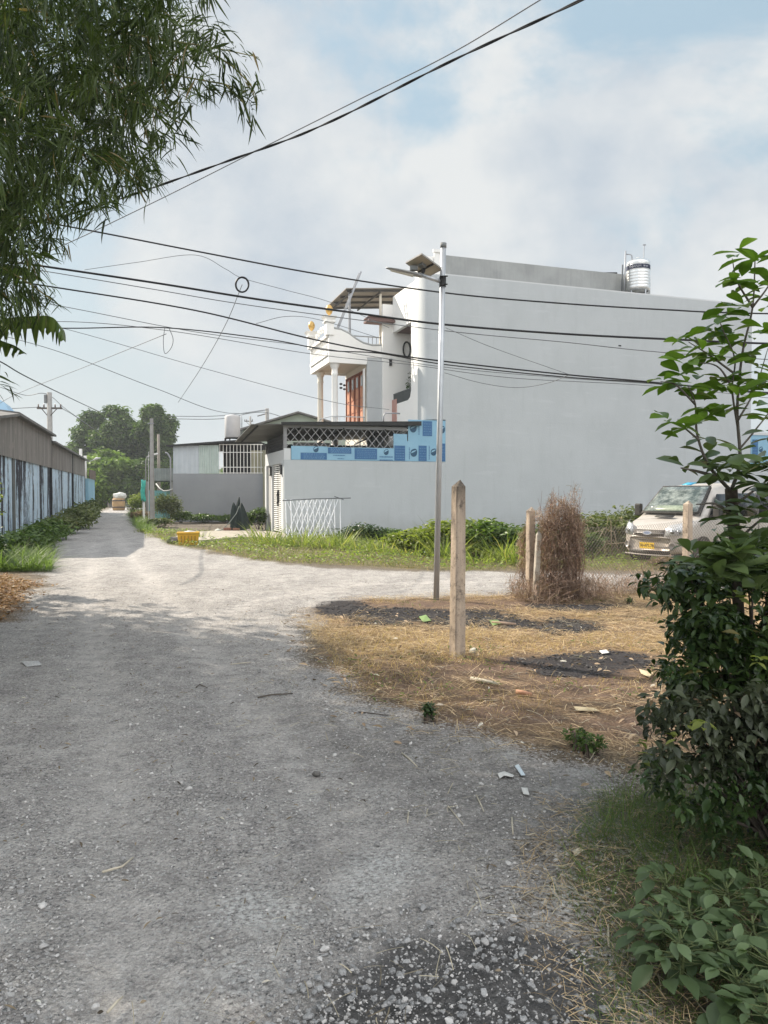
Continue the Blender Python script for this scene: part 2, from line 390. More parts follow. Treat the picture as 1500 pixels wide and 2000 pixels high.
def dense(lo, hi, step, grow, far):
    a = list(np.arange(lo, hi, step)); s = step; x = a[-1]
    while x < far: s *= grow; x += s; a.append(x)
    return a
xs = dense(0, 5.5, 0.055, 1.035, 700); xs = np.array(sorted(set([-q for q in xs] + xs)))
ys = np.array([-60, -30, -12, -5, -2, 0, 1.0, 1.6, 2.0] + dense(2.1, 13.0, 0.055, 1.02, 900))
GX, GY = np.meshgrid(xs, ys); nx_, ny_ = len(xs), len(ys)
GZ = gz(GX, GY) * np.clip(60 / (np.abs(GY) + 1), 0, 1)
wr, ws_, wg, wc, wbr, ww = weights(GX, GY)
GZ = GZ + 0.02 * np.clip(wc, 0, 1) * fbm(GX * 6, GY * 6, 3) - 0.025 * ww
TRK = [g([(800, 1900), (760, 1780), (700, 1640), (560, 1480), (450, 1330), (330, 1180), (250, 1085), (225, 1040)]), g([(250, 2150), (240, 1950), (235, 1700), (205, 1480), (185, 1280), (170, 1130), (185, 1060)]), g([(1500, 1136), (1000, 1134), (700, 1140), (500, 1170), (380, 1230)])]
def trackd(x, y):
    d = np.full(np.shape(x), 9.0)
    for ln in TRK:
        for (ax, ay), (bx_, by_) in zip(ln, ln[1:]):
            ex, ey = bx_ - ax, by_ - ay; q = np.clip(((x - ax) * ex + (y - ay) * ey) / (ex * ex + ey * ey), 0, 1); d = np.minimum(d, np.hypot(x - ax - q * ex, y - ay - q * ey))
    return d
TW_ = np.exp(-(trackd(GX, GY) / .24) ** 2) * np.clip(.3 + 1.2 * fbm(GX * .8, GY * .8, 3), 0, 1) * (wr > .5); GZ = GZ - .022 * TW_
DARKG = g([(560, 1390), (800, 1430), (1000, 1465), (1260, 1520), (1190, 1640), (1130, 1760), (930, 1720), (760, 1600), (620, 1490)])
CHALK = [(760, 1690, 90, 45), (700, 1720, 60, 60), (500, 1780, 90, 40), (1110, 1760, 60, 40), (450, 1900, 120, 60)]
DK_ = np.clip(.5 + (psd(GX, GY, DARKG) + (fbm(GX * 1.5, GY * 1.5, 3) - .5) * .9) / .7, 0, 1); CK_ = np.clip(.2 + (ell(GX, GY, CHALK) + (fbm(GX * 3, GY * 3, 3) - .5) * 1.8) * 1.1, 0, 1)
def attr(me, name, a, b, c):
    q = me.attributes.new(name, 'FLOAT_COLOR', 'POINT')
    q.data.foreach_set('color', np.stack([a, b, c, np.ones_like(a)], -1).astype(np.float32).ravel())
idx = np.arange(nx_ * ny_).reshape(ny_, nx_)
Q = np.stack([idx[:-1, :-1], idx[:-1, 1:], idx[1:, 1:], idx[1:, :-1]], -1).reshape(-1, 4)
V0 = np.stack([GX, GY, GZ], -1).reshape(-1, 3)
gnd = trimesh('ground', V0, Q, TERR, smooth=True); tag(gnd, kind='structure')
flat = [a.ravel() for a in (wr, ws_, wg, wc, wbr, ww)]
attr(gnd.data, 'wa', *flat[:3]); attr(gnd.data, 'wb', *flat[3:]); attr(gnd.data, 'wt', TW_.ravel(), DK_.ravel(), CK_.ravel())
keep = (flat[0][Q] > 0.25).any(1) & (np.abs(V0[Q][:, :, 0]).max(1) < 90) & (V0[Q][:, :, 1].max(1) < 135)
used = np.unique(Q[keep]); remap = np.zeros(len(V0), int); remap[used] = np.arange(len(used))
road = trimesh('road', V0[used] + [0, 0, 0.005], remap[Q[keep]], TERR, smooth=True); tag(road, kind='structure')
attr(road.data, 'wa', *[a[used] for a in flat[:3]]); attr(road.data, 'wb', *[a[used] for a in flat[3:]]); attr(road.data, 'wt', TW_.ravel()[used], DK_.ravel()[used], CK_.ravel()[used])
CONC = surf('weathered_concrete', (0.42, 0.38, 0.32), (0.30, 0.27, 0.22), 2.5, 0.9, 0.3, 30, grime=0.3)
path = MB()
pp = g([(338, 1060), (352, 1044), (420, 1040), (500, 1038), (560, 1046), (556, 1056), (470, 1052), (400, 1059)])
path.prism([(x, y, -0.1) for x, y in pp], 0.19, (0, 0, 1))
tag(path.build('path', CONC), kind='structure')
# ---- stones
def stones(n, xf, smin, smax, name, mat, kind='stuff', label=None, sub=1, pw=2.5):
    import bmesh
    tm = []
    for k in range(6):
        bm = bmesh.new(); q = RNG.normal(0, 1, (9 if sub == 0 else 16, 3)); q /= np.linalg.norm(q, axis=1)[:, None]; q *= np.array([1, U(.65, .95), U(.4, .62)]) * .5
        for w_ in q: bm.verts.new(w_)
        h_ = bmesh.ops.convex_hull(bm, input=bm.verts[:]); bmesh.ops.delete(bm, geom=list({e for e in h_['geom_interior'] if isinstance(e, bmesh.types.BMVert)}), context='VERTS')
        bmesh.ops.triangulate(bm, faces=bm.faces[:]); bm.verts.ensure_lookup_table(); bm.verts.index_update()
        tm.append((np.array([w_.co[:] for w_ in bm.verts]), np.array([[w_.index for w_ in f.verts] for f in bm.faces]))); bm.free()
    pts = xf(n); out = []
    pts = np.array(pts); n = len(pts); s = smin + (smax - smin) * RNG.random(n) ** pw
    k_ = RNG.integers(0, 6, n)
    for k in range(6):
        m = k_ == k; q = pts[m]; sk = s[m]
        if not m.any(): continue
        z = gz(q[:, 0], q[:, 1]) + 0.005 + sk * 0.10
        V, T = inst(tm[k][0], tm[k][1], np.stack([q[:, 0], q[:, 1], z], -1), rots(U(0, 6.28, len(q)), U(-.3, .3, len(q)), U(-.3, .3, len(q))), np.stack([sk] * 3, -1))
        out.append((V, T, np.repeat(RNG.random(len(q)), len(tm[k][1]))))
    V, T, r = join(out); o = trimesh(name, V, T, mat, rnd=r); return tag(o, label, None, None, kind)
def rockm(lo=(0.22, 0.215, 0.21), hi=(0.44, 0.43, 0.42)):
    t = NT('crushed_stone'); at = t.n('ShaderNodeAttribute', attribute_name='rnd').outputs['Fac']
    c = t.mix(at, lo, hi); c = t.mix(t.mr(t.noise(t.co(), 120, 4), 0.35, 0.7), c, t.mix(0.5, c, (0.5, 0.5, 0.5)))
    return t.done(c, 0.9, t.bump(t.noise(t.co(), 200, 4), 0.4, 0.004))
ROCK = rockm((0.18, 0.173, 0.166), (0.58, 0.555, 0.53)); ROCK2 = rockm((0.11, 0.11, 0.11), (0.31, 0.305, 0.30))
def in_road(n):
    y = 2.3 + 12 * RNG.random(n) ** 1.6; x = (RNG.random(n) * 2 - 1) * (0.55 * y + 0.4)
    m = (psd(x, y, ROAD) > -0.15) & (fbm(x * 1.1 + 3, y * 1.1, 3) + 0.25 * RNG.random(n) > 0.47); return np.stack([x[m], y[m]], -1)
stones(70000, in_road, 0.005, 0.024, 'gravel', ROCK, sub=0, pw=2.2)
stones(1100, in_road, 0.018, 0.05, 'loose_stones', ROCK, sub=1)
def in_wet(n):
    x = U(-0.6, 1.6, n); y = 2.2 + 1.5 * RNG.random(n) ** 1.2
    m = (psd(x, y, WET) > -0.12) & (fbm(x * 3, y * 3, 3) > 0.36); return np.stack([x[m], y[m]], -1)
stones(2600, in_wet, 0.006, 0.046, 'crushed_stones', ROCK2, sub=1, pw=3.0)
# ---- straw, litter
def strand_t(k=5, amp=0.12):
    v = []; t = []
    for i in range(k):
        y = i / (k - 1); x = amp * math.sin(y * 2.6) - amp * 0.3; z = 0.04 * math.sin(y * 3.1)
        v += [(x * 8 - 0.5, y, z), (x * 8 + 0.5, y, z)]
    for i in range(k - 1):
        a = 2 * i; t += [(a, a + 1, a + 3), (a, a + 3, a + 2)]
    return np.array(v, float), np.array(t)
STR = strand_t()
STRAWM = leafm('dry_straw', (0.17, 0.11, 0.06), (0.66, 0.50, 0.31), 0.15, 0.7)
def straw(n, fn, ln, wd, name, zoff=0.012, mat=None):
    x, y = fn(n); k = len(x); z = gz(x, y) + zoff + RNG.random(k) * 0.03
    V, T, r = scatter(STR, np.stack([x, y, z], -1), U(0, 6.28, k), np.abs(RNG.normal(0, 0.12, k)), U(-.5, .5, k), U(ln[0], ln[1], k), U(wd[0], wd[1], k))
    return tag(trimesh(name, V, T, mat or STRAWM, rnd=r), kind='stuff')
def f_straw(n):
    y = U(4.8, 15.0, n); x = U(-2, 9, n); w = weights(x, y); m = (w[1] * (1 - 0.8 * w[0]) * (1 - 0.9 * w[3]) * (1 - 0.93 * w[4]) * np.clip(2.2 * fbm(x * 1.5, y * 1.5, 3) - .35, 0, 1) > RNG.random(n) * 0.9 + 0.06) & (np.abs(x / y) < 0.6)
    return x[m], y[m]
straw(110000, f_straw, (0.05, 0.26), (0.0018, 0.0045), 'straw_litter')
def f_road(n):
    y = 2.5 + 9 * RNG.random(n) ** 1.3; x = U(-5, 5, n)
    m = (np.abs(x / y) < 0.6) & (psd(x, y, ROAD) < 0.3 + 1.6 * RNG.random(n) ** 3) & (fbm(x * 1.7, y * 1.7, 3) > 0.42); return x[m], y[m]
straw(14000, f_road, (0.03, 0.16), (0.002, 0.005), 'dead_grass_stems', 0.008, leafm('bleached_stem', (0.12, 0.10, 0.07), (0.50, 0.44, 0.33), 0.1, 0.8))
def f_lit(n):
    a = np.array(LITTER); x = U(-12, -5.5, n); y = U(8, 19.5, n); m = (psd(x, y, LITTER) + 1.6 * (fbm(x * 1.5, y * 1.5) - .35) > 0.2 + .8 * RNG.random(n)); return x[m], y[m]
xl, yl = f_lit(22000); k = len(xl)
V, T, r = scatter(L_OVATE, np.stack([xl, yl, gz(xl, yl) + 0.02 + 0.06 * RNG.random(k) * fbm(xl * 3, yl * 3)], -1), U(0, 6.28, k), U(-.3, .5, k), U(-.6, .6, k), U(0.04, 0.11, k), U(0.04, 0.10, k))
tag(trimesh('leaf_litter', V, T, leafm('dead_leaf', (0.10, 0.045, 0.02), (0.42, 0.25, 0.12), 0.1, 0.8, (0.6, 0.5, 0.4)), rnd=r), kind='stuff')
# scattered dead leaves on the burnt plot
def f_dead(n):
    y = U(4, 12, n); x = U(-2, 6, n); m = (psd(x, y, STRAW) > -0.7 * RNG.random(n)); return x[m], y[m]
x, y = f_dead(1100); k = len(x)
V, T, r = scatter(L_OVATE, np.stack([x, y, gz(x, y) + 0.025], -1), U(0, 6.28, k), U(-.3, .5, k), U(-.7, .7, k), U(0.03, 0.12, k), U(0.03, 0.07, k))
tag(trimesh('fallen_leaves', V, T, leafm('fallen_leaf', (0.14, 0.09, 0.055), (0.48, 0.36, 0.25), 0.1, 0.8, (0.75, 0.7, 0.62)), rnd=r), kind='stuff')
x = U(-1.5, 6, 9000); y = U(5.2, 13.5, 9000); w = weights(x, y); m = (w[0] < .6) & (w[1] > .3) & (w[3] < .3) & (fbm(x * 1.1 + 40, y * 1.1, 3) > .57) & (fbm(x * 5, y * 5, 2) > .45); x, y = x[m], y[m]; k = len(x)
V, T, r = scatter(L_OVATE, np.stack([x, y, gz(x, y) + 0.02 + .05 * RNG.random(k)], -1), U(0, 6.28, k), U(-.2, .9, k), U(-.6, .6, k), U(0.02, 0.06, k), U(0.015, 0.04, k))
tag(trimesh('creeping_weeds', V, T, leafm('creeping_weed', (0.05, 0.08, 0.02), (0.18, 0.22, 0.07), 0.3, 0.6), rnd=r), kind='stuff')
def f_bits(n):
    y = 2.5 + 14 * RNG.random(n) ** 1.3; x = U(-7, 4, n); m = (np.abs(x / y) < .6) & (fbm(x, y, 3) > .40); return x[m], y[m]
x, y = f_bits(2600); k = len(x)
V, T, r = scatter(L_OVATE, np.stack([x, y, gz(x, y) + 0.018], -1), U(0, 6.28, k), U(-.3, .5, k), U(-.7, .7, k), U(0.015, 0.06, k), U(0.012, 0.03, k))
tag(trimesh('leaf_scraps', V, T, leafm('leaf_scrap', (0.05, 0.04, 0.03), (0.30, 0.24, 0.17), 0.1, 0.9, (0.7, 0.68, 0.62)), rnd=r), kind='stuff')
# ash and charred lumps
def f_char(n):
    y = U(7.5, 13.5, n); x = U(-1.5, 4.5, n); w = weights(x, y); m = w[3] > 0.55; return np.stack([x[m], y[m]], -1)
stones(16000, f_char, 0.01, 0.065, 'ash', surf('charcoal', (0.015, 0.015, 0.017), (0.10, 0.094, 0.092), 9, 0.9, 0.4, 60), sub=0, pw=1.6)
# ---- grasses
GRASS = leafm('grass_blade', (0.075, 0.088, 0.028), (0.27, 0.265, 0.105), 0.35, 0.6, (0.50, 0.42, 0.22))
GRASSD = leafm('shade_grass_blade', (0.045, 0.08, 0.02), (0.17, 0.24, 0.07), 0.35, 0.6, (0.32, 0.27, 0.14))
def blades(n, fn, ln, wd, name, mat, up=(0.5, 1.35), patch=0.0):
    x, y = fn(n); k = len(x); hgt = U(ln[0], ln[1], k) * (0.6 + 0.8 * fbm(x * 0.9, y * 0.9, 3))
    r = np.clip(0.55 * fbm(x * 0.8 + 7, y * 0.8, 3) + 0.55 * RNG.random(k) - 0.05, 0, 1)
    V, T, r = scatter(BLADE, np.stack([x, y, gz(x, y) - 0.005], -1), U(0, 6.28, k), U(up[0], up[1], k), U(-.5, .5, k), hgt, U(wd[0], wd[1], k), r)
    return tag(trimesh(name, V, T, mat, rnd=r), kind='stuff')
DRYG = leafm('dry_grass_blade', (0.20, 0.13, 0.055), (0.62, 0.45, 0.21), .3, .7, (0.22, 0.24, 0.08))
DRYP = [g([(600, 1215), (880, 1225), (1010, 1245), (1000, 1300), (880, 1300), (700, 1350), (610, 1260)]), g([(980, 1240), (1350, 1245), (1350, 1275), (1050, 1280)])]
def f_dry(n):
    y = U(6.2, 14.5, n); x = U(-2, 8, n); w = weights(x, y); a = np.maximum(psd(x, y, DRYP[0]), psd(x, y, DRYP[1]))
    m = (w[3] < .25) & (w[0] < .5) & (w[1] > .4) & ((a + 1.1 * (fbm(x * 2, y * 2, 3) - .45) > 0) | ((fbm(x * 1.6 + 9, y * 1.6, 3) > .55) & (RNG.random(n) < .5))); return x[m], y[m]
blades(70000, f_dry, (0.04, 0.15), (0.002, 0.0045), 'dry_grass', DRYG, (.35, 1.4))
def f_edge(n):
    y = U(17.5, 40, n); x = U(-16, 22, n); d = psd(x, y, VERGE); m = (np.abs(d - .25) < .75 * fbm(x, y, 3)) & (psd(x, y, pp) < -.1) & (y < 26); return x[m], y[m]
blades(60000, f_edge, (0.03, 0.16), (0.005, 0.012), 'dry_verge_grass', DRYG, (.2, 1.2))
def f_verge(n):
    y = U(18, 48, n); x = U(-17, 27, n); w = psd(x, y, VERGE)
    d = (fbm(x * 0.5, y * 0.5, 3)); m = (w + (d - 0.5) * 1.2 > 0) & (np.abs(x) < 0.56 * y) & (psd(x, y, pp) < -0.1); return x[m], y[m]
blades(120000, f_verge, (0.08, 0.26), (0.010, 0.024), 'grass', GRASS)
x, y = f_verge(60000); m = fbm(x * 0.4 + 3, y * 0.4, 3) > 0.36; x, y = x[m], y[m]; k = len(x)
V, T, r = scatter(L_OVATE, np.stack([x, y, gz(x, y) + 0.04 + 0.16 * RNG.random(k)], -1), U(0, 6.28, k), U(-.2, .8, k), U(-.6, .6, k), U(0.06, 0.14, k), U(0.06, 0.14, k))
tag(trimesh('ground_cover', V, T, leafm('cover_leaf', (0.06, 0.11, 0.02), (0.30, 0.36, 0.08), 0.35, 0.5), rnd=r), kind='stuff')
def f_left(n):
    y = 18 + 55 * RNG.random(n) ** 1.4; x = -5.42 - .31 * y + U(0, 5.5, n); m = (psd(x, y, ROAD) < 0.1 - 0.9 * fbm(x * .7, y * .7) + .3) & (x > -0.62 * y); return x[m], y[m]
blades(46000, f_left, (0.15, 0.75), (0.014, 0.03), 'verge_grass', GRASSD)
GR3 = g([(1170, 1560), (1300, 1560), (1700, 1600), (1700, 2300), (1230, 2300), (1190, 1960), (1160, 1800), (1130, 1740), (1140, 1650)])
def f_near(n):
    x = U(0.6, 4.2, n); y = U(2.0, 5.8, n); w = psd(x, y, GR3); m = (w + 0.35 * (fbm(x * 3, y * 3) - 0.5) > -0.12 * RNG.random(n)) & (fbm(x * 5 + 1, y * 5, 2) > 0.2) & (x < 0.62 * y); return x[m], y[m]
blades(60000, f_near, (0.03, 0.13), (0.0018, 0.0036), 'lawn_grass', GRASSD, (0.2, 1.3))
def f_near2(n):
    x = U(1.0, 3.2, n); y = U(3.2, 5.2, n); m = (psd(x, y, GR3) > 0.05) & (fbm(x * 4, y * 4, 2) > 0.45); return x[m], y[m]
blades(9000, f_near2, (0.12, 0.32), (0.002, 0.005), 'rank_grass', GRASSD, (0.7, 1.45))
straw(5000, lambda n: (lambda x, y: (x[psd(x, y, GR3) > -0.3], y[psd(x, y, GR3) > -0.3]))(U(0.6, 2.4, n), U(2.1, 4.6, n)), (0.03, 0.14), (0.0012, 0.003), 'thatch', 0.01)
# ================================================================== BUILDINGS
WHITE = surf('white_render', (0.60, 0.615, 0.625), (0.54, 0.555, 0.57), 0.35, 0.85, 0.12, 25)
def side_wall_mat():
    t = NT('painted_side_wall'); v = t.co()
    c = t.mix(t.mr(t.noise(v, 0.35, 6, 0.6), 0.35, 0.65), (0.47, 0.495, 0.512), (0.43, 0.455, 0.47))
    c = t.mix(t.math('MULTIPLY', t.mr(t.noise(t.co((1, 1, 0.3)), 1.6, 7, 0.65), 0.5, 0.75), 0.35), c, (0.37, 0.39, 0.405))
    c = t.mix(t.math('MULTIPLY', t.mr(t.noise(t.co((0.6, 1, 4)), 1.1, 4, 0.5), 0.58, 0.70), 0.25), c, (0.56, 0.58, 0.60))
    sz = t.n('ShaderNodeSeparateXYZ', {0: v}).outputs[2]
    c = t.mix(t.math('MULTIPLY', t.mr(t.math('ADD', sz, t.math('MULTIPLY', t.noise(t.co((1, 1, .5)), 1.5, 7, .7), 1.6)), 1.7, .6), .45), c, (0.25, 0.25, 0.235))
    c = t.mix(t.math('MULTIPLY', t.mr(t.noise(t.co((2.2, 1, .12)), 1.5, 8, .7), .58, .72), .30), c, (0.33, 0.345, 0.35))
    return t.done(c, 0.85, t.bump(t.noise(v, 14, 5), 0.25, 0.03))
SIDE = side_wall_mat()
BRIGHT = surf('bright_white_paint', (0.84, 0.83, 0.80), (0.80, 0.79, 0.77), 0.6, 0.7, 0.05, 20)
CREAM = surf('cream_paint', (0.74, 0.69, 0.60), (0.68, 0.63, 0.54), 0.8, 0.7, 0.05, 20)
GREYW = surf('grey_render', (0.30, 0.31, 0.325), (0.25, 0.26, 0.275), 0.5, 0.9, 0.2, 25)
PARAPET = surf('bare_cement', (0.37, 0.38, 0.375), (0.29, 0.30, 0.295), 0.9, 0.95, 0.3, 20, grime=0.2, det=8)
STEEL = surf('grey_steel', (0.33, 0.34, 0.36), (0.27, 0.28, 0.30), 4, 0.5, 0.0, 10, 0.5)
GALV = surf('galvanised_steel', (0.50, 0.52, 0.54), (0.42, 0.44, 0.46), 6, 0.45, 0.05, 30, 0.55, grime=0.15)
DARK = surf('dark_void', (0.02, 0.02, 0.022), (0.035, 0.035, 0.035), 2, 0.9, 0)
BLACK = surf('black_rubber', (0.012, 0.012, 0.014), (0.02, 0.02, 0.02), 5, 0.6, 0)
BROWN = surf('brown_soffit', (0.17, 0.10, 0.09), (0.14, 0.085, 0.075), 2, 0.7, 0.05)
PINK = surf('pink_cladding', (0.55, 0.33, 0.28), (0.47, 0.27, 0.23), 2, 0.7, 0.05)
WOOD = surf('red_brown_wood', (0.42, 0.16, 0.09), (0.32, 0.11, 0.06), 3, 0.45, 0.08, 30, stretch=(6, 6, 0.6))
GOLD = surf('gold_paint', (0.62, 0.40, 0.13), (0.50, 0.31, 0.09), 4, 0.4, 0.02, 10, 0.3)
FILM = surf('pale_blue_film', (0.25, 0.44, 0.58), (0.21, 0.39, 0.53), 1.4, 0.45, 0.08, 12)
FILMD = surf('deep_blue_print', (0.035, 0.115, 0.26), (0.045, 0.14, 0.30), 3, 0.45, 0.05, 12)
FILMN = surf('navy_print', (0.02, 0.07, 0.13), (0.025, 0.08, 0.15), 3, 0.5, 0)
FILML = surf('light_print', (0.14, 0.28, 0.44), (0.12, 0.25, 0.40), 3, 0.5, 0)
ROOFM = surf('aged_sheet_roof', (0.20, 0.19, 0.18), (0.12, 0.115, 0.11), 1.5, 0.7, 0.1, 20, 0.3, grime=0.4)
ANG = math.atan2(.318, .948)
BO = (2.92, 36.0, 0)
# ---- white three storey house with blank side wall
H = thing('white_house', 'tall white three storey house with a huge blank grey-white side wall and bare cement parapet', 'house', BO, ANG)
fu, fr = -1.05, 0.75
def arc(cx, cy, r, a0, a1, n=10): return [(cx + r * math.cos(a0 + (a1 - a0) * i / n), cy + r * math.sin(a0 + (a1 - a0) * i / n)) for i in range(n + 1)]
m = MB()   # side wall, upper part reaching forward over the yard and rounding into the front
outer = [(18.2, 0)] + [(p[0], p[1]) for p in arc(fu + fr, fr, fr, -math.pi / 2, -math.pi, 14)] + [(fu, 0.95)]
inner = [(fu + 0.2, 0.95), (fu + 0.2, 0.6), (0.1, 0.2), (18.2, 0.2)]
m.prism([(x, y, 5.35) for x, y in outer + inner], 12.15 - 5.35, (0, 0, 1))
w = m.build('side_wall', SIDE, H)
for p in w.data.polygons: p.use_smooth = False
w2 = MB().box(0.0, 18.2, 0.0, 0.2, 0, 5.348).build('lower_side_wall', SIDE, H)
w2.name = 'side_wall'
MB().prism([(18.2, 0.0, 12.15), (0, 0.0, 12.15), (0, 0.2, 12.15), (18.2, 0.2, 12.15)], 0.06, (0, 0, 1)).build('coping', WHITE, H)
# front plane with the tall balcony opening
m = MB()
m.box(fu, fu + .2, 0.95, 1.86, 6.9, 12.15)           # pier right of the opening
m.box(fu, fu + .2, 1.86, 4.6, 10.28, 12.15)          # upper band
m.prism([(fu, 0.95, 5.0), (fu, 4.6, 5.0), (fu, 4.6, 6.5), (fu, 2.3, 6.5), (fu, 2.0, 6.62), (fu, 1.88, 6.9), (fu, 0.95, 6.9)][::-1], 0.2, (1, 0, 0))
m.build('front_wall', BRIGHT, H)
MB().box(fu + .2, 1.2, 0.75, 4.6, 10.28, 10.45).build('soffit', BROWN, H)
MB().box(1.2, 1.4, 0.2, 4.6, 5, 12.1).build('balcony_back_wall', WHITE, H)
MB().box(fu + .2, 1.2, 0.75, 4.6, 5.0, 5.2).build('balcony_floor', CREAM, H)
d = MB().box(1.14, 1.198, 1.0, 3.6, 5.2, 7.7).build('balcony_door', surf('dark_glass', (0.03, 0.035, 0.04), None, 2, 0.08, 0), H)
MB().box(-1.6, 10, 4.6, 4.8, 0, 11.75).build('party_wall', BRIGHT, H)
MB().box(10, 18.2, 4.6, 4.8, 0, 11.75).build('rear_party_wall', WHITE, H)
MB().box(18.0, 18.2, 0.2, 4.6, 0, 12.1).build('rear_wall', WHITE, H)
MB().box(-0.6, 18.0, 0.4, 4.6, 11.55, 11.7).build('roof', CONC, H)
MB().box(0.0, 0.2, 0.2, 4.6, 0, 5.0).build('ground_floor_front', WHITE, H)
MB().box(-2.5, fu - .002, 4.2, 5.1, 10.75, 10.85).box(-2.5, fu - .002, 4.2, 5.1, 10.95, 11.0).box(-2.45, fu - .05, 4.25, 5.05, 10.85, 10.95).build('awning', BROWN, H)
m = MB()
for k in range(16): m.box(-1.58, -1.06, 4.585 - .001 * k, 4.6, 5.0 + k * .112, 5.09 + k * .112)
cl = MB()
for k in range(11): cl.box(fu - .05, fu - .002, 3.95 + k * .06, 3.985 + k * .06, 4.9, 6.75)
cl.build('ribbed_cladding', PINK, H)
rl = MB()
for k in range(26): rl.box(fu + .04, fu + .08, 1.95 + k * .104, 2.0 + k * .104, 6.5, 7.02)
rl.box(fu + .03, fu + .09, 1.86, 4.6, 7.02, 7.08)
rl.build('balcony_rail', surf('dark_rail', (0.10, 0.11, 0.11)), H)
m = MB(); m.tube([(fu + .6 + .28 * math.cos(a), 1.2 + 0, 8.8 + .62 * math.sin(a)) for a in [i * math.pi / 12 for i in range(25)]], .05, 6)
m = MB(); m.tube([(-0.28 + .20 * math.cos(a), 4.56, 9.45 + .40 * math.sin(a)) for a in [i * math.pi / 12 for i in range(25)]], .045, 6)
m.build('oval_mirror_frame', surf('dark_frame', (0.04, 0.04, 0.04)), H)
MB().box(-1.25, -1.13, 4.50, 4.598, 8.55, 8.85).box(-1.27, -1.11, 4.49, 4.598, 8.85, 8.9).build('wall_lamp', surf('black_metal', (0.02, 0.02, 0.02), None, 2, 0.5, 0), H)
# setback parapet with corner post
m = MB(); m.box(0.0, 12.6, 1.4, 1.6, 11.7, 13.55); m.build('parapet', PARAPET, H)
MB().box(12.4, 12.6, 1.6, 4.5, 11.7, 13.4).build('parapet', PARAPET, H)
MB().box(-0.45, 0.0, 1.42, 2.9, 12.0, 13.42).box(-0.05, 0.42, 1.34, 1.398, 12.0, 13.62).box(-0.12, 0.5, 1.28, 1.398, 13.62, 13.75).build('corner_post', BRIGHT, H)
# stains and scuffs are in the paint; small vent on the wall
MB().box(9.6, 9.75, -0.02, 0.0, 9.4, 9.46).build('wall_hook', BLACK, H)
# plant in the balcony
pl = thing('potted_plant', 'dark leafy plant standing in the white house balcony behind its rail', 'plant', (0, 0, 0))
c = Vector((0.95, 0, 0)); Mh = Matrix.Translation(BO) @ Matrix.Rotation(ANG, 4, 'Z')
pc = Mh @ Vector((-0.25, 3.3, 5.2)); pl.location = pc
MB().lathe([(0.2, 0), (0.28, 0.45), (0.3, 0.5)], (0, 0, 0), 16).build('pot', surf('terracotta', (0.3, 0.13, 0.08)), pl)
n = 420; q = RNG.normal(0, 1, (n, 3)); q /= np.linalg.norm(q, axis=1)[:, None]; q *= (RNG.random((n, 1)) ** .4) * [0.5, 0.55, 1.15]; q += [0, 0, 1.9]
V, T, r = scatter(L_OVATE, q, U(0, 6.28, n), U(-.8, .8, n), U(-.7, .7, n), U(.14, .28, n), U(.14, .26, n))
trimesh('foliage', V, T, leafm('dark_leaf', (0.015, 0.04, 0.015), (0.07, 0.13, 0.04), 0.2, 0.4), pl, r)
MB().tube([(0, 0, .4), (0.03, 0, 1.2), (0, 0, 2.4)], .02, 6).build('stem', surf('bark', (0.13, 0.10, 0.08), (0.08, 0.06, 0.05), 12, 0.95, 0.5, 60), pl)
# ---- stainless tank with dark band
def text(body, size, parent, mat, loc, rot, name='lettering', extr=0.002, ax='CENTER'):
    cu = bpy.data.curves.new(name, 'FONT'); cu.body = body; cu.size = size; cu.extrude = extr; cu.align_x = ax; cu.align_y = 'CENTER'
    o = bpy.data.objects.new(name, cu); COL.objects.link(o); bpy.context.view_layer.update()
    me = bpy.data.meshes.new_from_object(o.evaluated_get(bpy.context.evaluated_depsgraph_get()))
    bpy.data.objects.remove(o); me.materials.clear(); me.materials.append(mat)
    o = link(bpy.data.objects.new(name, me), parent); o.location = loc; o.rotation_euler = rot; return o
STAIN = surf('stainless_steel', (0.80, 0.80, 0.79), (0.70, 0.70, 0.69), 3, 0.33, 0.02, 10, 0.75)
tkp = Mh @ Vector((11.35, 0.78, 12.2))
TK = thing('water_tank', 'shiny ribbed steel water tank with a dark lettered band on the white house roof', 'water tank', (tkp.x, tkp.y, 12.0))
pr = [(0.5, .55), (0.585, .58)]
for k in range(9):
    z0 = .62 + k * .155; pr += [(0.585, z0), (0.60, z0 + .04), (0.60, z0 + .10), (0.585, z0 + .14)]
pr += [(0.57, 2.03), (0.50, 2.10), (0.3, 2.20), (0.12, 2.23), (0.11, 2.30), (0.0, 2.31)]
MB().lathe(pr, (0, 0, 0), 40).build('tank_body', STAIN, TK, True)
bd = MB(); n = 40
for z in (1.60, 1.83):
    for k in range(n): bd.v.append((.606 * math.cos(2 * math.pi * k / n), .606 * math.sin(2 * math.pi * k / n), z))
bd.f = [(k, (k + 1) % n, n + (k + 1) % n, n + k) for k in range(n)]
bd.build('band', surf('navy_band', (0.03, 0.035, 0.07)), TK, True)
LW = surf('white_lettering', (0.75, 0.75, 0.78))
import bmesh
o = text('THANH', 0.20, TK, LW, (0, 0, 0), (0, 0, 0)); o.name = 'lettering'
for vtx in o.data.vertices:   # wrap round the drum
    x, y, z = vtx.co; a = -math.pi / 2 - R(33) - 0.06 + x / 0.61
    vtx.co = (0.612 * math.cos(a), 0.612 * math.sin(a), 1.71 + y)
for k, a in enumerate((-1.45, -1.20)):
    c0 = (0.612 * math.cos(a), 0.612 * math.sin(a)); c1 = (0.612 * math.cos(a + .17), 0.612 * math.sin(a + .17))
    MB().add([(c0[0], c0[1], 1.67), (c1[0], c1[1], 1.67), (c1[0], c1[1], 1.75), (c0[0], c0[1], 1.75)], [(0, 1, 2, 3)]).build('emblem', surf('faded_lettering', (0.35, 0.36, 0.42)), TK)
m = MB()
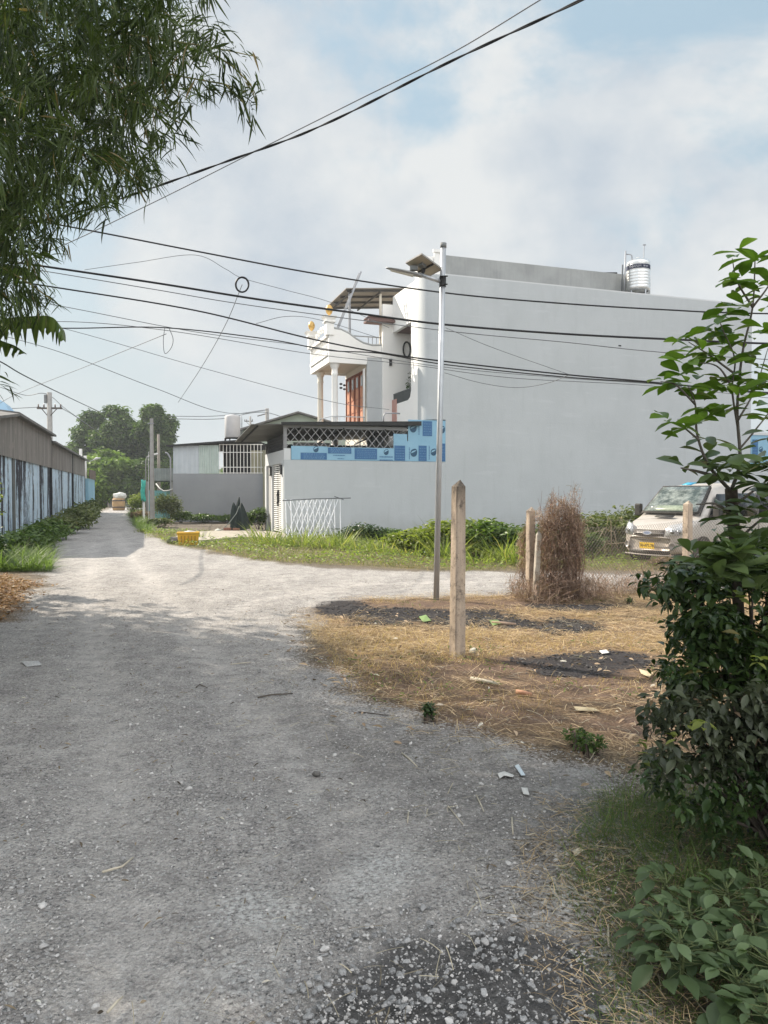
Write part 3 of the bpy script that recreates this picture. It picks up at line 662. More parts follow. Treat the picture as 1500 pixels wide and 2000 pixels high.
for k in range(4):
    a = k * math.pi / 2 + .5; m.bar((.5 * math.cos(a), .5 * math.sin(a), 0), (.5 * math.cos(a), .5 * math.sin(a), .57), .06)
m.tube([(.52 * math.cos(a), .52 * math.sin(a), .54) for a in [i * math.pi / 12 for i in range(25)]], .03, 6)
m.build('stand', GALV, TK)
PVC = surf('pale_pvc', (0.62, 0.62, 0.62), (0.5, 0.5, 0.5), 3, 0.5, 0)
MB().tube([(-.78, -.1, 0), (-.75, -.1, 1.2), (-.70, -.1, 2.62)], .04, 8).tube([(-.70, -.1, 2.45), (-.45, -.05, 2.45), (-.36, -.05, 2.4), (-.34, -.05, 2.15)], .028, 8).build('riser_pipe', STEEL, TK, True)
MB().tube([(-.90, -.1, 0), (-.86, -.1, 1.9)], .04, 8).build('drain_pipe', surf('dark_pipe', (0.10, 0.11, 0.12)), TK, True)
MB().tube([(.30, .1, 2.0), (.34, .1, 3.0)], .02, 6).tube([(.26, .1, 3.0), (.42, .1, 3.0)], .03, 6).build('antenna', STEEL, TK)
MB().box(-1.9, -.95, .5, .6, 1.6, 1.68).build('crossbar', BLACK, TK)
# ---- yard wall with film, lattice, sheet roof and louvred gate
Y = thing('yard_wall', 'low white yard enclosure with blue printed film strip, lattice and sheet roof in front of the white house', 'yard', BO, ANG)
MB().box(-7.74, -0.003, 0.0, 0.18, 0, 3.35).build('wall', SIDE, Y)
MB().box(-7.74, -7.44, 0.0, 0.18, 3.352, 3.86).build('corner_pillar', WHITE, Y)
m = MB(); m.box(-7.74, -7.55, 0.182, 4.9, 3.22, 3.8)
for a, b in ((0.182, 0.62), (2.93, 3.1), (4.5, 4.9)): m.box(-7.76, -7.54, a, b, 0, 3.218)
m.build('front_beam', WHITE, Y)
g_ = MB()
for a, b in ((0.64, 1.78), (1.80, 2.92)):
    g_.box(-7.66, -7.61, a, a + .06, .05, 3.2).box(-7.66, -7.61, b - .06, b, .05, 3.2)
gate = g_.build('gate', BLACK, Y)
lv = MB()
for a, b in ((0.70, 1.72), (1.86, 2.86)):
    for k in range(34):
        if (a < 1 or a > 1) and 14 <= k <= 20: 
            ww_ = .5 * (1 - ((k - 17) / 4.2) ** 2) * .55
            lv.box(-7.68, -7.66, a, b - ww_ if a < 1 else b, .1 + k * .092, .15 + k * .092) if a < 1 else lv.box(-7.68, -7.66, a + ww_, b, .1 + k * .092, .15 + k * .092)
        else: lv.box(-7.68, -7.66, a, b, .1 + k * .092, .15 + k * .092)
lv.build('louvre', BRIGHT, gate)
sc_ = MB()
for k in range(5): sc_.tube([(-7.70, 1.5 + .1 * k + .12 * math.sin(t * 2), 1.3 + .12 * t) for t in range(7)], .012, 5)
sc_.build('scrollwork', BLACK, gate)
MB().box(-7.66, -7.62, 3.1, 4.5, .05, 3.2).build('side_gate', surf('pale_grey_panel', (0.45, 0.45, 0.44)), Y)
for v_ in (0.40, 3.0):
    MB().box(-7.84, -7.762, v_ - .09, v_ + .09, 2.75, 3.1).box(-7.86, -7.762, v_ - .11, v_ + .11, 3.1, 3.14).box(-7.86, -7.762, v_ - .11, v_ + .11, 2.7, 2.75).build('wall_lamp', surf('black_metal', (0.02, 0.02, 0.02)), Y)
lt = MB(); LZ0, LZ1 = 3.95, 4.78
def lat(m, p0, p1, z0, z1, step, w):
    p0, p1 = Vector(p0), Vector(p1); L = (p1 - p0).length; d = (p1 - p0) / L; h = z1 - z0
    n = int((L + h) / step) + 1
    for k in range(-int(h / step) - 1, n):
        for s in (1, -1):
            a0 = k * step; pts = []
            x0, x1 = (a0, a0 + h * .85) if s > 0 else (a0 + h * .85, a0)
            ta, tb = 0.0, 1.0
            lo, hi = (x0, x1)
            f = lambda t: lo + (hi - lo) * t
            if hi != lo:
                t0 = (0 - lo) / (hi - lo); t1 = (L - lo) / (hi - lo); t0, t1 = min(t0, t1), max(t0, t1); ta, tb = max(0, t0), min(1, t1)
            if tb - ta < .05: continue
            m.bar(p0 + d * f(ta) + Vector((0, s * .014, z0 + h * ta)), p0 + d * f(tb) + Vector((0, s * .014, z0 + h * tb)), w, .02)
lat(lt, (-7.6, 0.08, 0), (-1.95, 0.08, 0), LZ0, 4.78, .38, .05)
lt.build('lattice', surf('grey_lattice', (0.42, 0.42, 0.43)), Y)
l2 = MB(); lat(l2, (-7.65, 0.2, 0), (-7.65, 4.8, 0), 3.82, 4.5, .20, .03)
l2.v = [(x, y, z) for x, y, z in l2.v]
l2.build('side_lattice', surf('dark_lattice', (0.08, 0.08, 0.085)), Y)
MB().box(-7.75, -1.95, 0.02, 0.14, 4.78, 4.93).box(-7.75, -7.60, 0.02, 0.16, 3.865, 4.78).build('steel_frame', surf('grey_frame', (0.26, 0.26, 0.27)), Y)
rf = MB()   # sheet roof, dropping towards the back
rf.hexa([(-9.2, -.15, 4.84), (-1.3, -.15, 5.13), (-1.3, 5.2, 4.75), (-9.2, 5.2, 4.42)], [(-9.2, -.15, 4.87), (-1.3, -.15, 5.20), (-1.3, 5.2, 4.80), (-9.2, 5.2, 4.46)])
rf.build('sheet_roof', surf('roof_sheet', (0.13, 0.13, 0.125), (0.08, 0.08, 0.075), 1.2, 0.6, 0.05, 10, 0.2, grime=0.3), Y)
MB().hexa([(-7.9, -.2, 4.86), (-1.3, -.2, 5.02), (-1.3, -.152, 5.02), (-7.9, -.152, 4.86)], [(-7.9, -.2, 5.0), (-1.3, -.2, 5.22), (-1.3, -.152, 5.22), (-7.9, -.152, 5.0)]).build('gutter', surf('black_gutter', (0.03, 0.03, 0.03)), Y)
m = MB()
for u_ in (-8.9, -7.0, -5.0, -3.0): m.bar((u_, 0, 4.80), (u_, 5.1, 4.42), .06, .05)
m.build('roof_beam', DARK, Y)
MB().box(-7.7, 0, 4.9, 5.0, 0, 4.35).build('back_wall', surf('shaded_back_wall', (0.07, 0.07, 0.07), (0.04, 0.04, 0.04)), Y)  # dark colour stands in for the shade inside the roofed yard
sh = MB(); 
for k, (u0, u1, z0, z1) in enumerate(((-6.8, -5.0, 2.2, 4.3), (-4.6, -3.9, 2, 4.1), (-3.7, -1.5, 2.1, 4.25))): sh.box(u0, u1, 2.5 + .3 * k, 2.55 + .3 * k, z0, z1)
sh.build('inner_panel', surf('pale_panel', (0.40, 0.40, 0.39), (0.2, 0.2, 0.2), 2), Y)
def film_set(root, y, base, decos):
    for i, (u0, u1, z0, z1) in enumerate(base):
        f = MB().box(u0, u1, y - .012 - .003 * (i % 2), y - .003, z0, z1).build('film', FILM, root); yy = y - .018 - .003 * (i % 2)
        for kind, a, b, c, d in [q for q in decos if q[1] >= u0 - .01 and q[1] < u1 and q[3] >= z0 - .01 and q[3] < z1]:
            if kind == 'rect':
                MB().box(a, b, yy - .003, yy, c, d).build('dark_print', FILMD, f)
                m = MB(); rr = random.Random(int(a * 91))
                for q in range(5):
                    zq = c + (d - c) * (.12 + .17 * q); xx = a + (b - a) * .12
                    while xx < b - .1 * (b - a):
                        ln = rr.uniform(.02, .10); m.box(xx, min(xx + ln, b - .05 * (b - a)), yy - .006, yy - .003, zq, zq + .022); xx += ln + .04
                m.build('small_print', FILML, f)
            elif kind == 'leaf':   # leaf in a round emblem
                cx, cz, r, rot = a, c, d, b - a
                pts = []
                for i_ in range(25):
                    t = math.pi * 2 * i_ / 24; rad = r * (1 + .25 * max(0, math.cos(t - .9)) ** 6)
                    pts.append((cx + rad * math.cos(t) * .92, yy - .003, cz + rad * math.sin(t)))
                MB().prism(pts, .003, (0, 1, 0)).build('emblem', FILMN, f)
                v = [(cx - r * .8, yy - .006, cz - .02), (cx + r * .1, yy - .006, cz + .04), (cx + r * .85, yy - .006, cz + r * .75), (cx + r * .2, yy - .006, cz + .12), (cx - r * .5, yy - .006, cz + .07)]
                MB().prism(v, .003, (0, 1, 0)).build('emblem_vein', FILM, f)
            elif kind == 'line':
                m = MB(); rr = random.Random(int(a * 77)); xx = a
                while xx < b: 
                    ln = rr.uniform(.03, .07); m.box(xx, min(b, xx + ln), yy - .003, yy, c, d); xx += ln + .018
                m.build('small_print', FILMD, f)
            elif kind == 'vline':
                m = MB(); rr = random.Random(int(a * 57)); zz = c
                while zz < d:
                    ln = rr.uniform(.03, .07); m.box(a, b, yy - .003, yy, zz, min(d, zz + ln)); zz += ln + .018
                m.build('small_print', FILMD, f)
film_set(Y, 0.0, [(-7.42, -5.78, 3.36, 3.97), (-5.78, -4.55, 3.36, 3.94), (-4.55, -2.62, 3.36, 3.95), (-2.62, -1.95, 3.36, 4.62), (-1.95, -0.95, 3.36, 4.30), (-1.90, -0.01, 4.30, 5.30), (-0.95, -0.01, 3.36, 4.30)],
    [('rect', -7.0, -5.80, 3.38, 3.68), ('leaf', -6.3, -6.3, 3.83, .13), ('rect', -5.75, -4.65, 3.66, 3.92), ('line', -5.5, -4.95, 3.56, 3.60), ('line', -5.3, -5.0, 3.42, 3.45),
     ('rect', -4.5, -3.42, 3.42, 3.92), ('leaf', -2.98, -2.98, 3.76, .13), ('line', -3.3, -2.66, 3.52, 3.57), ('rect', -3.3, -2.66, 3.37, 3.42),
     ('rect', -2.58, -2.05, 3.38, 4.08), ('vline', -1.86, -1.82, 3.45, 4.0), ('leaf', -1.62, -1.62, 3.75, .18), ('rect', -1.38, -0.97, 3.38, 4.1),
     ('leaf', -1.65, -1.65, 4.88, .18), ('vline', -1.38, -1.34, 4.6, 5.2), ('rect', -1.18, -0.70, 4.55, 5.25), ('leaf', -0.2, -0.2, 4.86, .17),
     ('vline', -0.86, -0.82, 3.45, 4.1), ('leaf', -0.62, -0.62, 3.8, .16), ('rect', -0.30, -0.03, 3.38, 4.22)])
MB().tube([(-3.0, 0.3, 5.1), (-3.0, .3, 5.45), (-2.9, .3, 5.6), (-2.2, .3, 5.6)], .035, 8).build('vent_pipe', STEEL, Y, True)
# ---- low wall beyond the white house, with film
RW = thing('garden_wall', 'low pale wall with blue film continuing right of the white house, behind the sapling', 'wall', BO, ANG)
MB().box(18.25, 27, 0.3, 0.5, 0, 3.45).build('wall', SIDE, RW)
MB().box(18.25, 27, 0.25, 0.55, 5.1, 5.25).box(18.25, 18.4, .3, .5, 3.45, 5.1).build('frame', WHITE, RW)
film_set(RW, 0.3, [(18.3, 19.4, 3.45, 5.1), (19.4, 20.8, 3.45, 5.1), (20.8, 24, 3.45, 5.1)], [('rect', 18.6, 19.0, 3.8, 4.85), ('leaf', 19.2, 19.2, 4.3, .15), ('vline', 18.45, 18.5, 3.8, 4.8), ('rect', 19.8, 20.4, 3.6, 4.2), ('leaf', 20.6, 20.6, 4.5, .15)])
# ---- neighbouring house with columns and ornate balcony
N = thing('balcony_house', 'ornate white and cream house with round columns, curved balcony parapet and red-brown doors', 'house', BO, ANG)
v0, v1 = 4.82, 9.05
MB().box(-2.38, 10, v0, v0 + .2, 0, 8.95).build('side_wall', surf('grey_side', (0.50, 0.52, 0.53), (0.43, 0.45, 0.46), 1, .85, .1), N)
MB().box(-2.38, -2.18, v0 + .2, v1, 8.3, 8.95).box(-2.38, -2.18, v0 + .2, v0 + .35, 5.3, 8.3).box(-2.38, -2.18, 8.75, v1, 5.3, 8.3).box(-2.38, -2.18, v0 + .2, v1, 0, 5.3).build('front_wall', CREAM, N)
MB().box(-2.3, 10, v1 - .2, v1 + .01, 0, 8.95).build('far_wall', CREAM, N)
MB().box(-4.42, 9.9, v0 + .02, v1 - .02, 8.72, 8.94).build('ceiling_slab', CREAM, N)
MB().box(-4.45, -4.25, v0, v1, 8.6, 8.96).box(-4.25, -2.4, v1 - .2, v1, 8.6, 8.96).box(-4.25, -2.4, v0, v0 + .2, 8.6, 8.96).build('balcony_beam', BRIGHT, N)
top = [(-4.45, 8.965), (-4.45, 10.28), (-4.2, 10.32), (-3.8, 10.28), (-3.4, 10.12), (-3.0, 9.85), (-2.6, 9.66), (-2.1, 9.56), (-1.6, 9.60), (-1.2, 9.75), (-1.2, 8.965)]
MB().prism([(x, v0 + .0, z) for x, z in top], .18, (0, 1, 0)).build('curved_parapet', BRIGHT, N)
MB().prism([(x, v1 - .18, z) for x, z in top], .18, (0, 1, 0)).build('curved_parapet', BRIGHT, N)
cpz = MB(); cpz.tube([(x, v0 + .09, z + .02) for x, z in top[1:-1]], .10, 6); cpz.build('parapet_coping', PARAPET, N, True)
bl = MB()
for k in range(12):
    vv = v0 + .35 + k * .33
    bl.lathe([(.09, 0), (.09, .06), (.05, .12), (.11, .32), (.11, .42), (.04, .6), (.09, .72), (.09, .78)], (-4.35, vv, 9.15), 10)
bl.build('baluster', BRIGHT, N, True)
MB().box(-4.52, -4.2, v0 + .2, v1 - .2, 8.97, 9.14).box(-4.52, -4.2, v0 + .2, v1 - .2, 9.94, 10.08).build('balustrade_rail', BRIGHT, N)
m = MB()   # scrolled ornament above the rail
for k in range(7):
    vv = v0 + .6 + k * .5; zz = 10.1 + .32 * math.sin(math.pi * k / 6)
    m.tube([(-4.35, vv + .2 * math.cos(a) * (1 - a / 12), zz + .18 + .2 * math.sin(a) * (1 - a / 12)) for a in [i * .5 for i in range(16)]], .045, 6)
m.build('scroll_ornament', BRIGHT, N, True)
for vv in (v0 + .12, v1 - .12):
    MB().box(-4.6, -4.2, vv - .2, vv + .2, 10.0, 10.65).box(-4.68, -4.12, vv - .28, vv + .28, 10.65, 10.72).add([(-4.6, vv - .2, 10.722), (-4.2, vv - .2, 10.722), (-4.2, vv + .2, 10.722), (-4.6, vv + .2, 10.722), (-4.76, vv - .34, 10.95), (-4.04, vv - .34, 10.95), (-4.04, vv + .34, 10.95), (-4.76, vv + .34, 10.95)], [(0, 1, 5, 4), (1, 2, 6, 5), (2, 3, 7, 6), (3, 0, 4, 7), (4, 5, 6, 7)]).build('parapet_pillar', BRIGHT, N)
    MB().lathe([(.03, 0), (.05, .06), (.13, .14), (.19, .28), (.19, .38), (.13, .52), (.03, .6)], (-4.4, vv, 10.98), 16).build('globe', GOLD, N, True)
for (uu, vv, mt) in ((-4.05, v0 + .35, BRIGHT), (-4.05, v1 - .75, CREAM)):
    MB().lathe([(.24, 0), (.24, .1), (.18, .14), (.165, 1.0), (.15, 3.9), (.19, 3.98), (.16, 4.02), (.16, 4.25), (.2, 4.3), (.27, 4.48), (.27, 4.5)], (uu, vv, 4.1), 20).build('column', mt, N, True)
dr = MB().box(-2.42, -2.385, 5.25, 8.7, 5.3, 8.25).build('door', WOOD, N)
fr_ = MB()
for v_ in (5.25, 6.1, 6.97, 7.83, 8.66): fr_.box(-2.47, -2.42, v_ - .05, v_ + .05, 5.3, 8.28)
fr_.box(-2.47, -2.42, 5.2, 8.71, 8.25, 8.36); fr_.build('door_frame', surf('dark_wood', (0.20, 0.07, 0.04), (0.15, 0.05, 0.03)), dr)
pn = MB()
for v_ in (5.33, 6.18, 7.05, 7.91):
    for a, b in ((5.4, 6.2), (6.3, 6.9), (7.0, 7.5)): pn.box(-2.455, -2.42, v_ + .1, v_ + .55, a, b)
pn.build('door_panel', surf('pale_wood_panel', (0.55, 0.27, 0.17), (0.45, 0.2, 0.12)), dr)
for v_ in (5.33, 6.18, 7.05, 7.91): MB().box(-2.455, -2.42, v_ + .18, v_ + .48, 7.6, 8.15).build('door_glass', surf('clear_pane', (0.3, 0.32, 0.33), None, 2, 0.1, 0), dr)
m = MB()
for v_ in (4.95, 5.12): m.tube([(-2.5, v_, 5.3), (-2.5, v_, 7.9), (-2.5, v_ + .04, 8.1), (-2.5, v_ + .04, 8.4)], .035, 8)
m.build('drain_pipe', BRIGHT, N, True)
m = MB(); 
for dz in (0, .22): m.lathe([(.0, 0), (.09, .03), (.09, .10), (0, .13)], (-2.75, v1 - .35, 7.8 + dz), 10); m.lathe([(.0, 0), (.08, .03), (.08, .10), (0, .13)], (-2.62, v1 - .6, 7.7 + dz), 10)
m.build('floodlight', BLACK, N)
rl = MB(); pth = [(-5.4, v0 + 1.9, 4.9), (-5.0, v0 + 1.2, 5.3), (-4.7, v0 + .7, 5.75), (-4.3, v0 + .15, 5.85), (-3.4, v0 + .1, 5.85), (-2.5, v0 + .1, 5.85)]
rl.tube(pth, .025, 6)
for k in range(1, 6): rl.tube([pth[k], (pth[k][0], pth[k][1], 4.6)], .018, 5); 
for k in range(8): rl.tube([(-4.3 + k * .23, v0 + .12, 5.85), (-4.3 + k * .23, v0 + .12, 4.6)], .012, 4)
rl.build('stair_rail', GALV, N)
tr = MB()
for k in range(13): tr.tube([(-2.2 + k * .14 * 1.6, v0 + .4, 9.0), (-2.2 + k * .14 * 1.6, v0 + .4, 10.1)], .02, 5)
tr.tube([(-4.2, v0 + .4, 10.12), (.8, v0 + .4, 10.12)], .03, 6); tr.build('terrace_rail', STEEL, N)
cn = MB(); cn.hexa([(-3.5, v0 + .1, 12.45), (2.2, v0 + .1, 12.95), (2.2, v1 + .3, 12.95), (-3.5, v1 + .3, 12.45)], [(-3.5, v0 + .1, 12.5), (2.2, v0 + .1, 13.0), (2.2, v1 + .3, 13.0), (-3.5, v1 + .3, 12.5)])
can = cn.build('terrace_canopy', surf('tan_canopy', (0.24, 0.22, 0.19), (0.20, 0.18, 0.16), 1.2, 0.7, 0.05), N)
m = MB()
for k in range(4): m.bar((-3.4, v0 + .3 + k * 1.3, 12.40), (2.1, v0 + .3 + k * 1.3, 12.88), .08, .1)
for k in range(4): m.bar((-3.2 + k * 1.6, v0 + .1, 12.33 + k * .14), (-3.2 + k * 1.6, v1 + .2, 12.33 + k * .14), .06, .08)
m.build('canopy_beam', surf('canopy_steel', (0.10, 0.095, 0.09)), can)
for uu in (-3.2, -1.5):
    MB().tube([(uu, v0 + .5, 9.0), (uu, v0 + .5, 12.45)], .07, 8).build('canopy_post', STEEL if uu < -2 else CREAM, can)
MB().box(1.6, 10, v0 + .02, v1, 9, 11.2).build('stair_house', BRIGHT, N)
LD = thing('ladder', 'grey steel ladder leaning steeply against the roof terrace canopy of the balcony house', 'ladder', BO, ANG)
m = MB(); a0, a1 = Vector((-4.1, v0 + .05, 10.0)), Vector((-2.75, v0 - .1, 13.35))
for s in (0, .32): MB().bar(a0 + Vector((0, s, 0)), a1 + Vector((0, s, 0)), .06, .09).build('side_rail', STEEL, LD)
m = MB()
for k in range(12): p = a0 + (a1 - a0) * (k + .5) / 12; MB().bar(p, p + Vector((0, .32, 0)), .035).build('rung', STEEL, LD)
# ---- green gabled house behind
x, y = -6.5, 58.0
GH = thing('gabled_house', 'small pale green gabled house peeking over the sheet roof', 'house', (x, y, 0))
MB().prism([(-4.6, 0, 0), (4.6, 0, 0), (4.6, 0, 6.55), (0, 0, 7.9), (-4.6, 0, 6.55)], 9, (0, 1, 0)).build('wall', surf('pale_green_wall', (0.36, 0.42, 0.36), (0.30, 0.36, 0.31), 1, .85, .1), GH)
m = MB()
for s in (-1, 1): m.hexa([(0, -.5, 7.93), (s * 5.0, -.5, 6.45), (s * 5.0, 9.4, 6.45), (0, 9.4, 7.93)], [(0, -.5, 8.06), (s * 5.0, -.5, 6.58), (s * 5.0, 9.4, 6.58), (0, 9.4, 8.06)])
m.build('roof', ROOFM, GH)
# ---- grey shed with barred opening
SX, SY = -13.5, 48.5
GS = thing('grey_shed', 'low grey rendered shed with corrugated panels and white barred opening under a thin black roof', 'shed', (SX, SY, 0))
MB().box(0, 6.3, 0, .2, 0, 3.1).build('wall', GREYW, GS)
MB().box(0, .2, .2, 8, 0, 4.7).build('left_wall', GREYW, GS).name = 'wall'
def corr(m, x0, x1, z0, z1, y, p=.09, d=.03):
    n = int((x1 - x0) / p * 2); b = len(m.v)
    for i in range(n + 1):
        x = x0 + (x1 - x0) * i / n; yy = y - (d if i % 2 else 0); m.v += [(x, yy, z0), (x, yy, z1)]
    m.f += [(b + 2 * i, b + 2 * i + 2, b + 2 * i + 3, b + 2 * i + 1) for i in range(n)]; return m
corr(MB(), .02, 1.65, 3.11, 4.9, .02, .3, .02).build('pale_panel', surf('pale_blue_sheet', (0.52, 0.56, 0.60), (0.44, 0.48, 0.51), 1, .6, 0, grime=.15), GS)
corr(MB(), 1.66, 2.95, 3.11, 4.93, 0, .11, .035).build('corrugated_panel', surf('pale_green_sheet', (0.50, 0.58, 0.55), (0.40, 0.47, 0.44), 1, .6, 0, grime=.3), GS)
MB().box(2.96, 6.3, 1.2, 1.25, 2.9, 5.0).build('interior', DARK, GS)
corr(MB(), 4.95, 5.9, 3.11, 4.6, .35, .15, .02).build('plank_panel', surf('pale_plank', (0.40, 0.38, 0.27), (0.3, 0.28, 0.2), 1, .8, 0), GS)
m = MB()
for k in range(13): m.box(2.98 + k * .22, 3.015 + k * .22, .03, .06, 3.11, 5.0)
for z in (3.13, 3.5, 4.45, 4.95): m.box(2.96, 5.75, .025, .065, z, z + .04)
m.build('window_bars', BRIGHT, GS)
MB().hexa([(-.35, -.3, 4.83), (5.2, -.3, 5.22), (5.2, 8, 5.22), (-.35, 8, 4.83)], [(-.35, -.3, 4.92), (5.2, -.3, 5.32), (5.2, 8, 5.32), (-.35, 8, 4.92)]).build('roof', surf('black_roof', (0.04, 0.04, 0.042)), GS)
MB().box(5.8, 6.3, -.3, .2, 0, 4.6).build('side_panel', surf('olive_panel', (0.26, 0.26, 0.19)), GS)
MB().tube([(-.12, -.1, 0.2), (-.12, -.1, 4.1), (-.3, -.1, 4.4), (-.45, -.1, 4.45)], .05, 8).build('drain_pipe', surf('grey_pipe', (0.32, 0.33, 0.34)), GS, True)
T2 = thing('water_tank', 'pale matt cylindrical water tank on pipe legs above the grey shed', 'water tank', ((455 - 750) / F * 52, 52, 5.1))
MB().lathe([(.5, .55), (.53, .6), (.53, 1.95), (.48, 2.05), (.2, 2.12), (0, 2.13)], (0, 0, 0), 28).build('tank_body', surf('matt_tank', (0.50, 0.49, 0.49), (0.42, 0.41, 0.41), 1.2, .7, .02), T2, True)
MB().tube([(-.5, 0, 0), (-.5, 0, .5), (-.1, 0, .55), (.5, 0, .5), (.55, 0, 0)], .08, 8).tube([(-.15, -.2, 0), (-.15, -.2, .5), (.2, -.2, .5)], .05, 8).build('stand', surf('black_metal', (0.02, 0.02, 0.02)), T2, True)
MB().tube([(.62, 0, .2), (.64, 0, 1.8), (.6, 0, 2.1)], .03, 6).build('riser_pipe', STEEL, T2, True)
MB().tube([(.45, -.1, .1), (1.6, -.3, 1.2)], .10, 8).build('overflow_pipe', PVC, T2, True)
# ---- long shed on the left of the lane
def stained():
    t = NT('peeling_blue_wall'); v = t.co((1, 1, 1))
    n1 = t.noise(t.co((0.8, 0.8, 0.10)), 1.3, 8, 0.7, 0.3); n2 = t.noise(t.co((5, 5, 0.35)), 1.8, 7, 0.7); n3 = t.noise(v, 3, 8, .7)
    c = t.mix(t.mr(n2, .35, .65), (0.60, 0.72, 0.84), (0.38, 0.50, 0.60))
    c = t.mix(t.mr(n3, .5, .72), c, (0.78, 0.84, 0.90))
    s = t.math('ADD', n1, t.math('MULTIPLY', t.math('SUBTRACT', n2, .5), .32))
    s = t.math('ADD', s, t.math('MULTIPLY', t.math('SUBTRACT', n3, .5), .25))
    c = t.mix(t.mr(s, .50, .54), c, (0.03, 0.03, 0.04))
    return t.done(c, .85, t.bump(n3, .4, .03))
def clad():
    t = NT('weathered_sheet_cladding'); v = t.co()
    n1 = t.noise(t.co((3, 3, .15)), 1.4, 7, .65); n3 = t.noise(v, 2, 8, .7)
    c = t.mix(t.mr(n1, .35, .65), (0.27, 0.25, 0.235), (0.15, 0.14, 0.13)); c = t.mix(t.mr(n3, .55, .75), c, (0.30, 0.27, 0.25))
    return t.done(c, .9, t.bump(n3, .2, .02))
wx = lambda yy: -5.42 - .31 * yy
p0, p1 = Vector((wx(30.2), 30.2, 0)), Vector((wx(72), 72, 0)); dv = (p1 - p0); LEN = dv.length; angL = math.atan2(dv.y, dv.x)
LS = thing('long_shed', 'long shed lining the lane, black-streaked pale blue wall below weathered grey sheet cladding', 'shed', p0, angL)
STM = stained(); CLM = clad()
# local x along the lane wall, local y to the left (away from the lane)
m = MB(); m.box(-4.4, LEN * .82, 0, .2, 0, 3.3); m.build('wall', STM, LS)
m = MB(); m.box(LEN * .82, LEN, -.25, 0, 0, 3.1); m.build('blue_end_wall', surf('sky_blue_wall', (0.30, 0.50, 0.62), (0.22, 0.40, 0.52), 1.5, .8, .1, grime=.3, stretch=(1, 1, .2)), LS)
MB().box(-.25, .2, -.06, -.003, 0, 4.9).build('corner_pier', surf('mossy_pier', (0.10, 0.105, 0.10), (0.16, 0.16, 0.15), 2, .9, .3, grime=.4), LS)
MB().box(-4.6, -4.402, .002, 9, 0, 4.5).build('gable_wall', CLM, LS)
cA = MB(); corr(cA, -4.4, 0.0, 3.25, 4.6, -.06, .22, .05); cA.v = [(x, y, z if z < 4 else 4.92 + x * .115) for x, y, z in cA.v]; cA.build('cladding', CLM, LS)
corr(MB(), 0.2, 11.8, 3.25, 4.95, -.05, .22, .05).build('cladding', CLM, LS)
corr(MB(), 11.9, LEN * .80, 3.25, 4.62, -.02, .22, .05).build('cladding', CLM, LS)
MB().box(LEN * .82, LEN, -.35, -.3, 3.1, 3.9).build('end_fascia', surf('rusty_fascia', (0.18, 0.13, 0.10), (0.10, 0.08, 0.07), 2, .9, .1), LS)
m = MB(); m.hexa([(-4.6, -.35, 4.42), (-.5, -.35, 4.9), (-.5, 9, 5.9), (-4.6, 9, 5.4)], [(-4.6, -.35, 4.52), (-.5, -.35, 5.0), (-.5, 9, 6.0), (-4.6, 9, 5.5)]); m.hexa([(-.5, -.35, 4.95), (11.9, -.35, 4.95), (11.9, 9, 6.0), (-.5, 9, 6.0)], [(-.5, -.35, 5.06), (11.9, -.35, 5.06), (11.9, 9, 6.1), (-.5, 9, 6.1)])
m.hexa([(11.9, -.32, 4.62), (LEN * .83, -.32, 4.55), (LEN * .83, 9, 5.7), (11.9, 9, 5.75)], [(11.9, -.32, 4.72), (LEN * .83, -.32, 4.65), (LEN * .83, 9, 5.8), (11.9, 9, 5.85)])
m.build('roof', ROOFM, LS)
MB().box(11.8, 11.95, -.1, 0, 0, 4.9).build('post', DARK, LS)
MB().box(24, 24.15, -.1, 0, 0, 4.6).build('post', DARK, LS)
# blue awning peeking over the shed
BT = thing('blue_tarpaulin', 'scrap of pale blue tarpaulin peaking above the near end of the long shed roof', 'tarpaulin', P(14, 812, 34))
MB().hexa([(-.9, 0, -.2), (.35, 0, -.3), (.35, 1.0, -.3), (-.9, 1.0, -.2)], [(-.55, .3, .8), (-.25, .3, .62), (-.25, .8, .5), (-.55, .8, .7)]).build('sheet', surf('blue_tarp', (0.35, 0.52, 0.66), (0.28, 0.44, 0.6), 2, .5, .3, 5), BT)
# ---- hut on the right of the lane
HX, HY = (285 - 750) / F * 55, 55.0
HT = thing('roadside_hut', 'small turquoise hut with a raised grey corrugated loft, beside the lane pole', 'hut', (HX, HY, 0))
MB().box(.0, 1.5, 0, 3, 0, 2.05).build('body', surf('turquoise_paint', (0.12, 0.30, 0.30), (0.18, 0.38, 0.38), 2, .8, .1, grime=.4), HT)
corr(MB(), .55, 2.2, 2.75, 3.65, -.3, .2, .04).build('loft', surf('grey_green_sheet', (0.26, 0.29, 0.28), (0.18, 0.20, 0.19), 2, .8, 0, grime=.3), HT)
MB().box(.55, 2.2, -.26, 2.5, 2.7, 2.75).box(.6, 2.15, -.26, 2.5, 2.76, 3.6).build('loft_floor', surf('dark_boards', (0.05, 0.05, 0.045)), HT)
for a, b in ((.1, .2), (1.9, 2.0)): MB().box(a, b, -.2, -.1, 0, 2.7).build('post', surf('grey_post', (0.3, 0.3, 0.28)), HT)
